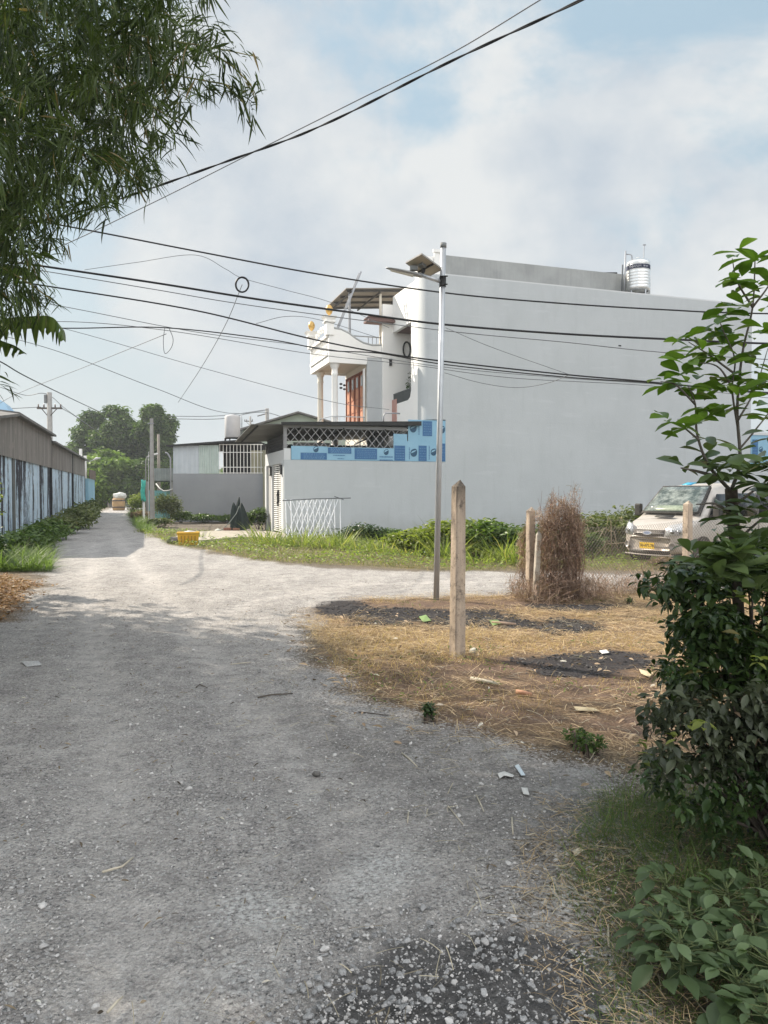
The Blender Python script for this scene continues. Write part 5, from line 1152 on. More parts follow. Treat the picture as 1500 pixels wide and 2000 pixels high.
MB().tube([(-.7, -.35, .1), (-.35, -.4, .45), (.0, -.42, .9), (.12, -.36, 1.25)], .022, 6).build('tie', surf('pale_cord', (0.25, 0.28, 0.26)), NP_)
BRK = surf('old_brick', (0.24, 0.11, 0.08), (0.16, 0.08, 0.06), 8, .9, .2)
for i, (dx, w_, h_, mt, lb) in enumerate(((-.42, .34, .20, BRK, 'dark red brick under the left of the netted plant'), (.0, .32, .18, BRK, 'dark red brick under the middle of the netted plant'), (.62, .22, .14, surf('pale_pink_block', (0.62, 0.52, 0.49)), 'pale pink block right of the netted plant'))):
    tag(MB().box(-w_ / 2, w_ / 2, -.1, .1, 0, h_).build('brick', mt, None, bevel=.01, loc=(c.x + dx, c.y - .45, .02)), lb, 'brick')
rock('rock', 'pale whitish rock left of the netted plant', (c.x - .85, c.y - .5), .17, surf('pale_rock', (0.55, 0.55, 0.50), (0.4, 0.42, 0.38), 6, .9, .3))
# white trellis leaning at the yard wall
c = P(566, 1062, 31.2); TZ = 1.62
TR = thing('trellis', 'white criss-cross trellis of thin rods hung from a dark stick before the yard wall', 'trellis', (c.x - .1, 31.0, 0), R(14))
m = MB(); rr = random.Random(4); TW = 2.25
for k in range(11): m.bar((k * TW / 10, .02, 0), (k * TW / 10 + rr.uniform(-.05, .05), .15, TZ), .034 if k in (0, 1, 10) else .024)
for k in range(-3, 11):
    for s in (1, -1):
        x0 = k * .22; x1 = x0 + .62
        if s < 0: x0, x1 = x1, x0
        if min(x0, x1) < 0 or max(x0, x1) > TW: continue
        m.bar((x0, 0, 0.05), (x1, .13, TZ), .026)
m.build('rods', surf('white_rods', (0.86, 0.88, 0.92), None, 3, .5, 0), TR)
MB().tube([(-.15, .12, TZ - .05), (1.2, .13, TZ + .02), (2.7, .12, TZ + .05)], .022, 6).build('stick', surf('dark_stick', (0.16, 0.17, 0.18)), TR)
MB().tube([(2.0, .1, TZ + .12), (2.4, .1, TZ - .02)], .02, 5).build('twig', surf('dark_stick', (0.16, 0.17, 0.18)), TR)
# ---- litter and sticks
def stick(a, b, r, label, mat, mid=None, name='stick', cat='stick'):
    A = G(*a); B = G(*b); pts = [A, (G(*mid) if mid else (A + B) / 2 + Vector((0, .01, .004))), B]
    pts = [Vector((p.x, p.y, vgz(p.x, p.y) + r + .008)) for p in pts]
    return tag(MB().tube(pts, [r, r * .9, r * .6], 6).build(name, mat, None, True), label, cat)
PALE = surf('bleached_wood', (0.55, 0.50, 0.40), (0.42, 0.37, 0.29), 20, .8, .2); DKW = surf('dark_wood_stick', (0.07, 0.06, 0.05), (0.12, 0.10, 0.08), 20, .9, .3)
stick((785, 1477), (815, 1503), .006, 'straight white stick on the gravel, nearest the dirt edge', PALE)
stick((798, 1590), (796, 1611), .005, 'short white stub of stick lying along the view on the gravel', PALE)
stick((1000, 1603), (1002, 1634), .006, 'pale stick below the white litter scraps', PALE)
stick((875, 1580), (905, 1615), .004, 'thin tan stalk lying diagonally left of the pale sticks', PALE)
stick((200, 1711), (260, 1682), .007, 'pale curved twig on the left of the gravel road', PALE, (238, 1700))
stick((504, 1364), (572, 1356), .009, 'dark forked branch lying on the gravel beside the straw', DKW, (530, 1358))
stick((383, 1344), (405, 1344), .007, 'small dark twig in the middle of the road', DKW, (390, 1338))
stick((920, 1332), (975, 1343), .022, 'pale split log piece on the burnt soil', PALE, name='log', cat='log')
stick((960, 1220), (1008, 1222), .028, 'short pale log beside the green scrap in the ashes', surf('pinkish_log', (0.42, 0.30, 0.22), (0.32, 0.22, 0.16), 9, .9, .2), name='log', cat='log')
stick((1008, 1358), (1038, 1362), .025, 'reddish brick-coloured chunk on the brown soil', surf('reddish_chunk', (0.45, 0.24, 0.15)), name='log', cat='log')
stick((1190, 1852), (1188, 1812), .007, 'upright pale stalk by the near grass edge', PALE)
stick((700, 1395), (760, 1402), .005, 'thin brown twig along the gravel edge', DKW)
stick((450, 1300), (490, 1296), .006, 'bleached twig left of the burnt corner', PALE)
stick((930, 1560), (945, 1590), .005, 'short bent straw stalk in the centre right gravel', PALE)
stick((210, 1985), (240, 1955), .006, 'pale broken twig at the bottom left corner', PALE)
def scrap(pts, label, mat, z=.012, name='paper_scrap', cat='litter'):
    q = [G(*p) for p in pts]; c = sum(q, Vector()) / len(q); rr = random.Random(int(pts[0][0]))
    v = [Vector((p.x, p.y, vgz(p.x, p.y) + z + rr.uniform(0, .012))) for p in q] + [Vector((c.x, c.y, vgz(c.x, c.y) + z + .02))]; n = len(q)
    o = MB().add(v, [(i, (i + 1) % n, n) for i in range(n)]).build(name, mat); s_ = o.modifiers.new('t', 'SOLIDIFY'); s_.thickness = .002; return tag(o, label, cat)
scrap([(42, 1296), (75, 1292), (82, 1301), (52, 1305)], 'flat whitish paper sheet at the left of the road', surf('grubby_paper', (0.55, 0.54, 0.52), (0.3, 0.3, 0.3), 60, .9, 0))
scrap([(972, 1520), (985, 1514), (1004, 1521), (1001, 1528), (985, 1525), (976, 1529)], 'crumpled white scrap on the gravel, lower of the pair', PAP)
scrap([(1005, 1502), (1013, 1500), (1026, 1522), (1018, 1524)], 'thin white plastic scrap above the crumpled one', surf('plastic_scrap', (0.62, 0.70, 0.75), None, 3, .4, 0))
scrap([(1018, 1548), (1030, 1550), (1034, 1562), (1022, 1560)], 'small torn white scrap right of the pale sticks', PAP)
scrap([(1118, 1668), (1132, 1664), (1140, 1670), (1124, 1680)], 'cream crumpled leaf-like scrap at the grass edge', surf('cream_scrap', (0.62, 0.56, 0.44)))
scrap([(818, 1208), (832, 1203), (842, 1216), (826, 1220)], 'light green scrap among the ashes left of the tall post', surf('green_scrap', (0.20, 0.30, 0.11)), .03)
scrap([(955, 1215), (972, 1214), (980, 1221), (962, 1224)], 'light green scrap right of the tall post', surf('green_scrap', (0.20, 0.30, 0.11)), .03)
scrap([(1170, 1278), (1184, 1276), (1190, 1283), (1176, 1285)], 'white scrap on the charred patch edge', PAP, .03)
scrap([(1120, 1386), (1160, 1388), (1172, 1394), (1126, 1393)], 'pale husk lying on the brown soil', surf('pale_husk', (0.55, 0.46, 0.30)), .02)
scrap([(1248, 1313), (1276, 1322), (1268, 1330), (1252, 1322)], 'dry pale leaf beside the shrub', surf('pale_husk', (0.55, 0.46, 0.30)), .02)
rock('rock', 'dark pebble sitting in the middle of the gravel', G(618, 1513), .030, GREYR)
rock('rock', 'pale angular pebble on the lower left gravel', G(525, 1702), .026, ROCK)
rock('rock', 'round pale stone in the straw right of the tall post', G(925, 1275), .055, surf('pale_rock', (0.55, 0.55, 0.50)))
# far lane end: covered barrel and small things under the trees
c = G(232, 997)
BR = thing('barrel', 'brown barrel standing in the lane far away', 'barrel', (c.x, c.y, 0))
MB().lathe([(.55, 0), (.62, .1), (.66, .7), (.62, 1.25), (.5, 1.3)], (0, 0, 0), 16).build('drum', surf('brown_drum', (0.42, 0.28, 0.14), (0.30, 0.20, 0.11), 2, .8, 0), BR, True)
for z in (.3, 1.0): MB().lathe([(.66, z), (.69, z + .03), (.69, z + .09), (.66, z + .12)], (0, 0, 0), 16).build('hoop', surf('rusty_steel', (0.10, 0.085, 0.075)), BR, True)
rock('sack', 'bulging white sack on top of the far barrel', (c.x + .1, c.y), .72, surf('white_sack', (0.62, 0.62, 0.58), (0.5, 0.5, 0.46), 2, .8, .2), 'sack', (1, .8, .55)).location = (c.x + .1, c.y, 1.55)
for i, (px, py, yy, w_, h_, mt, nm, lb) in enumerate(((221, 984, 118, .5, 1.9, BRIGHT, 'white_board', 'narrow white board under the trees, leftmost'), (228, 982, 119, 1.3, 1.7, surf('bluish_board', (0.55, 0.56, 0.62)), 'white_board', 'bluish white board under the trees behind the barrel'), (252, 980, 119, .4, 2.8, surf('pale_cloth', (0.45, 0.46, 0.46)), 'white_board', 'tall pale cloth hung under the trees'), (258, 984, 119, 1.2, 1.5, surf('grey_tarp', (0.20, 0.21, 0.24)), 'tarpaulin', 'grey covered heap under the trees'))):
    q = P(px, py, yy); tag(MB().box(-w_ / 2, w_ / 2, 0, .25, .25, .25 + h_).build(nm, mt, None, bevel=.1, loc=(q.x, yy, 0)), lb, 'board' if 'board' in nm else 'tarpaulin')
bn = thing('bench', 'low pale bench at the lane end below the trees', 'bench', (P(212, 985, 112).x, 112, 0))
MB().box(-1, 1, -.2, .2, .5, .6).build('seat', surf('pale_plank', (0.40, 0.38, 0.27)), bn)
for sx_ in (-.9, .8): MB().box(sx_, sx_ + .1, -.2, .2, 0, .498).build('leg', surf('pale_plank', (0.40, 0.38, 0.27)), bn)
tag(MB().hexa([(-10, 0, 0), (10, 0, 0), (10, 1.2, 0), (-10, 1.2, 0)], [(-10, .2, .35), (10, .2, .35), (10, 1.2, .35), (-10, 1.2, .35)]).build('kerb', CONC, None, loc=(-38, 114, 0)), kind='structure')
# ---- overhead cables
CAB = surf('black_cable', (0.012, 0.012, 0.014), None, 3, .5, 0); CABG = surf('grey_cable', (0.16, 0.17, 0.18), None, 3, .6, 0)
def smooth(pts, n=14):
    P_ = [pts[0] * 2 - pts[1]] + pts + [pts[-1] * 2 - pts[-2]]; out = []
    for i in range(1, len(P_) - 2):
        a, b, c, d = P_[i - 1:i + 3]
        for k in range(n):
            t = k / n; out.append(.5 * ((2 * b) + (c - a) * t + (2 * a - 5 * b + 4 * c - d) * t * t + (3 * b - a - 3 * c + d) * t ** 3))
    out.append(P_[-2]); return out
def cable(pts, r, label, mat=CAB, name='overhead_cable', cat='cable', group='overhead cables', twist=False):
    pts = [P(*p) for p in pts]; path = smooth(pts)
    if twist:
        root = thing(name, label, cat, (0, 0, 0), 0, group); path = smooth(pts, 60)
        acc = [0]
        for a, b in zip(path, path[1:]): acc.append(acc[-1] + (b - a).length)
        for ph in (0, math.pi):
            q = []
            for p, s in zip(path, acc):
                a = s * 5.2 + ph; q.append(p + Vector((0, math.cos(a), math.sin(a))) * r * .75)
            MB().tube(q, r * .8, 6).build('strand', mat, root, True)
        return root
    return tag(MB().tube(path, r, 6).build(name, mat, None, True), label, cat, group)
cable([(-150, 470, 13), (130, 420, 12.5), (480, 302, 11.5), (640, 240, 10.8), (880, 120, 9.6), (1135, 0, 8.4), (1400, -140, 7)], .012, 'thick twisted black cable climbing to the top right of the sky', twist=True)
cable([(-100, 555, 14), (80, 497, 13.5), (280, 405, 13), (520, 285, 12), (700, 195, 11), (880, 105, 10), (1050, 3, 9), (1300, -150, 8)], .0075, 'thin cable climbing just beside the twisted one', CABG)
cable([(-150, 395, 17), (120, 440, 17), (380, 490, 17), (620, 535, 17), (870, 572, 17), (1090, 592, 17), (1300, 605, 17), (1470, 612, 17), (1900, 618, 17)], .017, 'uppermost black cable crossing the blank side wall near its top')
cable([(-150, 487, 16), (50, 515, 16), (300, 552, 16), (500, 584, 16), (700, 612, 16), (870, 634, 16), (1100, 652, 16), (1340, 664, 16), (1500, 671, 16), (1900, 682, 16)], .022, 'thickest black cable crossing the middle of the view')
cable([(-100, 500, 16.5), (90, 530, 16.5), (300, 565, 16.5), (500, 598, 16.5), (870, 646, 16.5), (1100, 668, 16.5), (1330, 691, 16.5), (1800, 720, 16.5)], .009, 'thin cable just under the thickest one', CABG)
cable([(-100, 530, 15.5), (100, 560, 15.5), (380, 606, 15.5), (600, 660, 15.5), (740, 688, 15.5), (870, 706, 15.5), (1110, 732, 15.5), (1290, 748, 15.5), (1700, 790, 15.5)], .015, 'black cable sagging past the balcony house down to the sapling')
cable([(-100, 636, 16.2), (130, 641, 16.2), (320, 640, 16.2), (520, 662, 16.2), (640, 684, 16.2), (740, 690, 16.2), (870, 712, 16.2), (1100, 736, 16.2), (1300, 750, 16.2), (1700, 785, 16.2)], .012, 'lower cable of the loose bundle, dipping before the balcony')
cable([(-100, 560, 16.4), (120, 598, 16.4), (380, 648, 16.4), (600, 676, 16.4), (860, 716, 16.4), (1100, 738, 16.4), (1250, 748, 16.4), (1700, 780, 16.4)], .007, 'thin grey wire woven through the loose bundle', CABG)
cable([(-100, 640, 16.6), (120, 628, 16.6), (330, 646, 16.6), (600, 690, 16.6), (800, 712, 16.6), (1000, 738, 16.6), (1300, 756, 16.6), (1700, 800, 16.6)], .007, 'lowest thin wire of the loose bundle', CABG)
cable([(-100, 630, 17.5), (100, 682, 17.5), (300, 757, 17.5), (440, 806, 19), (520, 802, 30)], .007, 'thin grey wire descending over the lane trees', CABG)
cable([(-100, 590, 17.8), (130, 643, 17.8), (400, 720, 17.8), (640, 783, 17.8), (760, 800, 19)], .006, 'faint wire running down toward the balcony columns', CABG)
cable([(-80, 670, 20), (0, 706, 22), (70, 745, 28), (190, 802, 50), (240, 822, 62)], .02, 'dark cable running down the lane over the long shed')
cable([(-60, 830, 26), (20, 776, 24), (170, 715, 20), (325, 652, 16.3)], .007, 'faint wire rising from the long shed to the bundle loop', CABG)
cable([(473, 556, 17.6), (440, 635, 19), (395, 715, 22), (348, 786, 27)], .008, 'slanting wire dropping from the hanging coil', CABG)
cable([(165, 527, 17.6), (270, 512, 17.6), (380, 498, 17.2), (440, 525, 17.6), (473, 543, 17.6), (560, 567, 17.6), (650, 592, 18), (760, 640, 19)], .006, 'faint wire holding the hanging coil', CABG)
cable([(330, 813, 60), (430, 812, 60), (522, 800, 61.8)], .025, 'upper distant wire from the lane to the pole behind the roof', CABG)
cable([(330, 818, 60), (430, 818, 60), (522, 806, 61.8), (600, 840, 75)], .025, 'lower distant wire from the lane to the pole behind the roof', CABG)
cable([(0, 756, 46), (50, 772, 46), (92, 770, 46), (130, 800, 60), (180, 835, 80)], .02, 'distant wire held by the crossarm of the lane pole', CABG)
cable([(-20, 800, 46), (40, 797, 46), (80, 795, 46)], .02, 'short distant wire reaching the crossarm from the left', CABG)
cable([(120, 797, 46), (150, 815, 60), (200, 850, 85)], .02, 'short distant wire leaving the crossarm to the trees', CABG)
cable([(870, 640, 16.8), (960, 678, 16.8), (1110, 731, 15.6)], .006, 'thin diagonal wire across the side wall joining the bundle', CABG)
cable([(868, 728, 16.8), (940, 748, 16.8), (1010, 757, 16.8), (1070, 748, 16.2), (1112, 732, 15.6)], .006, 'drooping slack wire under the bundle on the side wall', CABG)
cable([(500, 632, 17), (560, 618, 17), (625, 625, 17.4), (740, 660, 18)], .006, 'loose wire end curling near the balcony globe', CABG)
tag(MB().tube([P(473 + 12.5 * math.cos(a), 556 + 14.5 * math.sin(a), 17.55) for a in [i * math.pi / 16 for i in range(33)]], .022, 6).build('cable_coil', CAB, None, True), 'round black coil of spare cable hanging in the sky', 'cable coil')
tag(MB().tube(smooth([P(322, 640, 16.2), P(319, 665, 16.2), P(322, 690, 16.2), P(334, 680, 16.2), P(338, 662, 16.2), P(330, 640, 16.2)]), .007, 6).build('cable_loop', CABG, None, True), 'small loose loop of wire dangling from the bundle', 'cable loop')
# ================================================================== PLANTS
def stem_mat(n, a, b): return surf(n, a, b, 14, 0.95, 0.5, 60)
BARK = stem_mat('bark', (0.13, 0.10, 0.08), (0.07, 0.055, 0.045)); GSTEM = stem_mat('green_stem', (0.12, 0.15, 0.06), (0.08, 0.10, 0.04))
# ---- bamboo
CULM = stem_mat('bamboo_culm', (0.20, 0.22, 0.08), (0.28, 0.22, 0.10))
BAM = leafm('bamboo_leaf', (0.012, 0.026, 0.008), (0.075, 0.11, 0.025), 0.28, 0.42, (0.20, 0.15, 0.07))
OUT = [(-5000, -9000), (415, -9000), (420, 0), (450, 60), (440, 120), (395, 190), (365, 250), (345, 330), (300, 375), (285, 400), (200, 420), (160, 440), (135, 480), (95, 510), (90, 545), (120, 590), (105, 625), (30, 640), (5, 690), (5, 760), (-5000, 760)]
def culm(m, x, y, bend, h, r=.045):
    a = math.atan2(bend[1], bend[0]); L_ = math.hypot(*bend)
    pts = [Vector((x + bend[0] * t ** 2.3, y + bend[1] * t ** 2.3, h * (t - .16 * t ** 4))) for t in [i / 12 for i in range(13)]]
    m.tube(pts, [r * (1 - .85 * t / 12) for t in range(13)], 8); return pts
def sprays(cent, nl, ln, wd, out):
    """fans of drooping bamboo leaves; cent (N,3)"""
    N = len(cent); c = np.repeat(cent, nl, 0); base = np.repeat(U(0, 6.28, N), nl); droop = np.repeat(U(-1.15, -.15, N), nl)
    k = N * nl; yaw = base + RNG.normal(0, .42, k); p = droop + RNG.normal(0, .22, k)
    c = c + RNG.normal(0, .03, (k, 3)) + np.stack([-np.sin(base), np.cos(base), 0 * base], -1) * U(-.12, .1, (k, 1))
    rr = np.clip(np.repeat(RNG.random(N), nl) * .7 + .3 * RNG.random(k) * 1.1, 0, 1)
    l = U(ln[0], ln[1], k)
    if out is not None:      # growth thins out toward the open side
        px, py = proj(cent); d = psd(px, py, np.array(out, float)); lump = 70 * (fbm(px / 55, py / 55, 3) - .45)
        pr_ = np.clip((d + lump + 5) / 125, 0, 1) ** 1.1 * .95 + .02; pr_[d < 2] = 0; pr_[(d > 400)] = 1
        m = np.repeat(RNG.random(N) < pr_, nl)
        c, yaw, p, rr, l = c[m], yaw[m], p[m], rr[m], l[m]
    k = len(c); return scatter(L_BAMBOO, c, yaw, p, U(-.9, .9, k), l, l * U(wd[0], wd[1], k), rr)
bx, by = -6.6, 8.6
BB = thing('bamboo', 'large arching bamboo clump hanging over the left edge of the lane', 'bamboo', (0, 0, 0))
rr = random.Random(3); path_pts = []
for k in range(14):
    m = MB(); a = rr.uniform(0, 6.28); q = rr.uniform(.1, .8)
    b_ = (rr.uniform(-1.6, 3.4), rr.uniform(-2.6, 2.8)); pts = culm(m, bx + q * math.cos(a), by + q * math.sin(a), b_, rr.uniform(7.5, 10.5)); path_pts.append(pts)
    m.build('culm', CULM, BB, True)
cen = []
for pts in path_pts:      # foliage follows the upper culms
    for _ in range(360):
        t = rr.uniform(.28, 1); p = pts[min(11, int(t * 12))]; s = 1.05
        cen.append((p.x + rr.gauss(0, s), p.y + rr.gauss(0, s), p.z + rr.gauss(0, .7)))
n = 3800; X = U(-9.3, -2.0, n); Yb = U(5.6, 12, n); Zb = U(2.6, 10, n)
vol = np.stack([X, Yb, Zb], -1)
cen = np.concatenate([np.array(cen), vol]); cen = cen[(cen[:, 2] > 2.3) & (cen[:, 1] > 4.4) & (cen[:, 0] < -.8)]
dense1 = []
k = 3000                  # near curtain of leaves that faces the lane
Yc = U(5.2, 7.6, k); pxs = U(-80, 430, k); pys = U(-120, 760, k)
near = np.array([P(a, b, c) for a, b, c in zip(pxs, pys, Yc)]); near = near[psd(pxs, pys, np.array(OUT, float)) > 0]
wisp = []
for path_ in (((330, 90), (400, 95), (450, 105), (495, 110)), ((330, 150), (390, 150), (440, 165), (470, 175)), ((400, 100), (455, 130), (490, 165), (500, 205)), ((440, 165), (475, 195), (490, 235)), ((300, 210), (345, 235)), ((260, 350), (280, 385)), ((380, 60), (420, 60)), ((60, 560), (95, 585)), ((-20, 745), (5, 770))):
    for (a, b) in zip(path_, path_[1:]):
        for t in (0, .33, .66): wisp.append(P(a[0] + (b[0] - a[0]) * t, a[1] + (b[1] - a[1]) * t, 6.0))
wisp = np.array([w[:] for w in wisp])
A = sprays(cen, 7, (.13, .22), (.8, 1.2), OUT); B = sprays(near, 7, (.12, .23), (.75, 1.15), OUT); C = sprays(wisp, 6, (.10, .21), (.8, 1.15), None)
V, T, r = join([A, B, C]); trimesh('foliage', V, T, BAM, BB, r)
for path_ in (((200, 60), (300, 75), (400, 90), (460, 102), (505, 112)), ((220, 130), (330, 145), (440, 165), (480, 180)), ((400, 95), (455, 130), (490, 165), (502, 210)), ((440, 165), (475, 200), (488, 240)), ((200, 180), (300, 210), (350, 240)), ((180, 300), (260, 350), (285, 395)), ((0, 520), (60, 555), (100, 585))):
    MB().tube([P(a, b, 6.02) for a, b in path_], [.008 - .0012 * i for i in range(len(path_))], 5).build('twig', CULM, BB, True)
# second clump just outside the frame; its crown shades the lane
BB2 = thing('bamboo', 'second bamboo clump further back on the left verge, beyond the frame edge', 'bamboo', (0, 0, 0))
for b in (BB, BB2): b['group'] = 'bamboo clumps on the left verge'
cen = []
for (x0, y0) in ((-11.2, 13.4), (-9.6, 8.6), (-8.6, 4.8), (-7.4, 1.6)):
    for k in range(6):
        m = MB(); a = rr.uniform(0, 6.28)
        pts = culm(m, x0 + .6 * math.cos(a), y0 + .6 * math.sin(a), (rr.uniform(-1.5, 2.6), rr.uniform(-2.2, 2.2)), rr.uniform(7.5, 9.5)); m.build('culm', CULM, BB2, True)
        for _ in range(900 if y0 > 6 else 600):
            t = rr.uniform(.25, 1); p = pts[min(11, int(t * 12))]; cen.append((p.x + rr.gauss(0, 1.15), p.y + rr.gauss(0, 1.15), p.z + rr.gauss(0, .8)))
cen = np.array(cen); px, py = proj(cen); ok = (px < -40) | (cen[:, 1] < 1.5) | (py < -60)
V, T, r = sprays(cen[ok & (cen[:, 2] > 2.2)], 7, (.20, .32), (1.5, 2.1), None); trimesh('foliage', V, T, BAM, BB2, r)
# ---- banana leaves under the bamboo
BN = thing('banana_plant', 'torn broad banana leaves hanging under the bamboo at the left edge', 'banana plant', (0, 0, 0))
BNM = leafm('banana_leaf', (0.10, 0.17, 0.03), (0.22, 0.30, 0.06), .4, .4)
def ban(pts, w, seed):
    rr_ = random.Random(seed); path = smooth([P(*p) for p in pts], 10); m = MB(); n = len(path)
    for i, p in enumerate(path):
        t = i / (n - 1); ww_ = w * math.sin(math.pi * min(1, t * .9 + .08)) ** .6
        dr_ = ww_ * (.95 + .25 * math.sin(i * 1.7)); m.v += [tuple(p + Vector((.02, -.1, -dr_ if i % 3 else -dr_ * .6))), tuple(p), tuple(p + Vector((0, ww_ * .8, -ww_ * .25)))]
    for i in range(n - 1):
        a = 3 * i
        if rr_.random() > .10: m.f.append((a, a + 1, a + 4, a + 3))
        m.f.append((a + 1, a + 2, a + 5, a + 4))
    me = bpy.data.meshes.new('leaf'); me.from_pydata(m.v, [], m.f); me.materials.append(BNM); at = me.attributes.new('rnd', 'FLOAT', 'FACE')
    for q in at.data: q.value = rr_.random()
    o = link(bpy.data.objects.new('leaf', me), BN); 
    for p_ in me.polygons: p_.use_smooth = True
    s_ = o.modifiers.new('t', 'SOLIDIFY'); s_.thickness = .003
ban([(-80, 640, 7.4), (0, 624, 7.2), (60, 618, 7.0), (105, 622, 6.9), (124, 664, 6.8)], .26, 1)
ban([(-100, 560, 7.8), (-20, 520, 7.6), (40, 522, 7.4), (78, 545, 7.3)], .22, 2)
ban([(-120, 690, 7.6), (-40, 660, 7.4), (20, 672, 7.3), (50, 690, 7.2)], .14, 3)
c0 = P(-150, 700, 7.8); MB().tube([(c0.x, 7.8, 0), (c0.x, 7.8, 1.6), (c0.x + .05, 7.8, 3.0)], [.12, .10, .06], 12).build('stem', GSTEM, BN, True)
# ---- vine bush hanging at the left frame edge
def bush(name, label, cat, c, rad, n, ls, mat, group=None, tmpl=L_OVATE, stems=4, base=None, up=(-.7, .7), hollow=.45, w_=1.0, lob=6):
    t = thing(name, label, cat, (c[0], c[1], 0), 0, group); rad = np.array(rad, float)
    q = RNG.normal(0, 1, (n, 3)); q /= np.linalg.norm(q, axis=1)[:, None]
    lo = RNG.normal(0, 1, (lob, 3)); lo /= np.linalg.norm(lo, axis=1)[:, None]; lo[:, 2] = np.abs(lo[:, 2]) * .8
    pick = RNG.integers(0, lob + 1, n); L0 = np.vstack([lo * .55, [[0, 0, 0]]])[pick]; sc_ = np.where(pick < lob, .52, .8)
    q = (L0 + q * (RNG.random((n, 1)) ** hollow) * sc_[:, None]) * rad
    q[:, 2] += c[2]; q = q[q[:, 2] > .03]; k = len(q)
    rn = np.clip(.5 * ((pick[:k] * .37) % 1) + .5 * RNG.random(k), 0, 1)
    V, T, r = scatter(tmpl, q, U(0, 6.28, k), U(up[0], up[1], k), U(-.7, .7, k), U(ls[0], ls[1], k), U(ls[0], ls[1], k) * w_, rn)
    trimesh('foliage', V, T, mat, t, r)
    m = MB()
    for i in range(stems):
        a = 2 * math.pi * i / stems; m.tube([(.06 * math.cos(a), .06 * math.sin(a), 0), (rad[0] * .3 * math.cos(a), rad[1] * .3 * math.sin(a), c[2] * .7), (rad[0] * .5 * math.cos(a), rad[1] * .5 * math.sin(a), c[2] + rad[2] * .5)], [.02, .014, .006], 6)
    m.build('stems', BARK, t, True); return t
YG = leafm('yellow_green_leaf', (0.08, 0.115, 0.022), (0.27, 0.30, 0.075), .4, .5); MG = leafm('mid_green_leaf', (0.03, 0.065, 0.015), (0.13, 0.19, 0.05), .3, .5)
DG2 = leafm('dull_green_leaf', (0.05, 0.07, 0.03), (0.19, 0.21, 0.09), .3, .6, (0.35, 0.27, 0.16)); DKG = leafm('dark_green_leaf', (0.015, 0.035, 0.012), (0.06, 0.10, 0.03), .2, .35)
c = P(-22, 915, 15); bush('shrub', 'yellow-green shrub sprouting at the left frame edge before the long shed', 'shrub', (c.x, 15, 1.6), (.36, .4, .9), 900, (.06, .12), YG, stems=1)
# bushes along the long shed and lane
wl = lambda yy: -5.42 - .31 * yy
BL = [(19.2, .55, 1.3, .85, 1500, DKG, 'dark bushy weed at the near left corner of the verge'), (22.5, .9, 1.5, .60, 1500, MG, 'second green bush along the foot of the long shed'), (26, 1.0, 1.6, .65, 1500, MG, 'third green bush along the foot of the long shed'),
      (30, .9, 1.6, .7, 1400, MG, 'mid green bush by the corner pier of the long shed'), (34.5, .9, 1.7, .7, 1400, DG2, 'dull bush hiding the shed wall where the road narrows'), (39.5, 1.2, 2.0, .95, 1500, DG2, 'taller olive bush leaning onto the lane'),
      (45.5, .9, 1.6, 1.1, 1500, DG2, 'tall dusty bush halfway along the shed'), (52, .6, 1.4, 1.0, 1400, DG2, 'dusty bush below the dark stained wall end'), (59, .3, 1.3, 1.0, 1200, DG2, 'far bush at the foot of the blue end wall'), (67, .1, 1.3, 1.1, 1100, DG2, 'farthest bush on the left of the lane')]
for y_, dx, rx, hz_, n_, mt, lb in BL:
    bush('bush', lb, 'bush', (wl(y_) + dx + .5, y_, hz_ * .55), (rx * .62, rx, hz_ * .75), int(n_ * .6), (.08 + y_ * .002, .14 + y_ * .004), mt, 'bushes along the long shed', lob=8)
# right of the lane
for px, yy, w_, h_, n_, mt, lb in ((268, 58, 1.0, 1.9, 1500, YG, 'yellow-green shrub at the lane edge left of the hut'), (276, 50, .75, .75, 900, leafm('russet_leaf', (0.12, 0.08, 0.05), (0.28, 0.19, 0.12), .2, .7), 'low russet brown shrub beside the lane, before the white stake'), (326, 46.5, .95, 2.0, 1800, DG2, 'speckled dull shrub between the lane pole and the grey shed'), (352, 47, .7, .9, 800, MG, 'small green bush at the corner of the grey shed'),
                               (400, 47, 1.3, .6, 1200, MG, 'low dark weeds along the middle of the grey wall'), (505, 38, .8, 1.2, 1200, MG, 'green bush between netted plant and gate pier'), (312, 41.5, .9, .5, 700, DG2, 'low grassy tuft bush at the pole foot'), (440, 47, 1.0, .55, 900, MG, 'low weeds behind the netted plant')):
    x_ = P(px, 950, yy).x; bush('shrub', lb, 'shrub', (x_, yy, h_ * .5), (w_, w_, h_ * .55), n_, (.10, .22), mt, 'shrubs right of the lane')
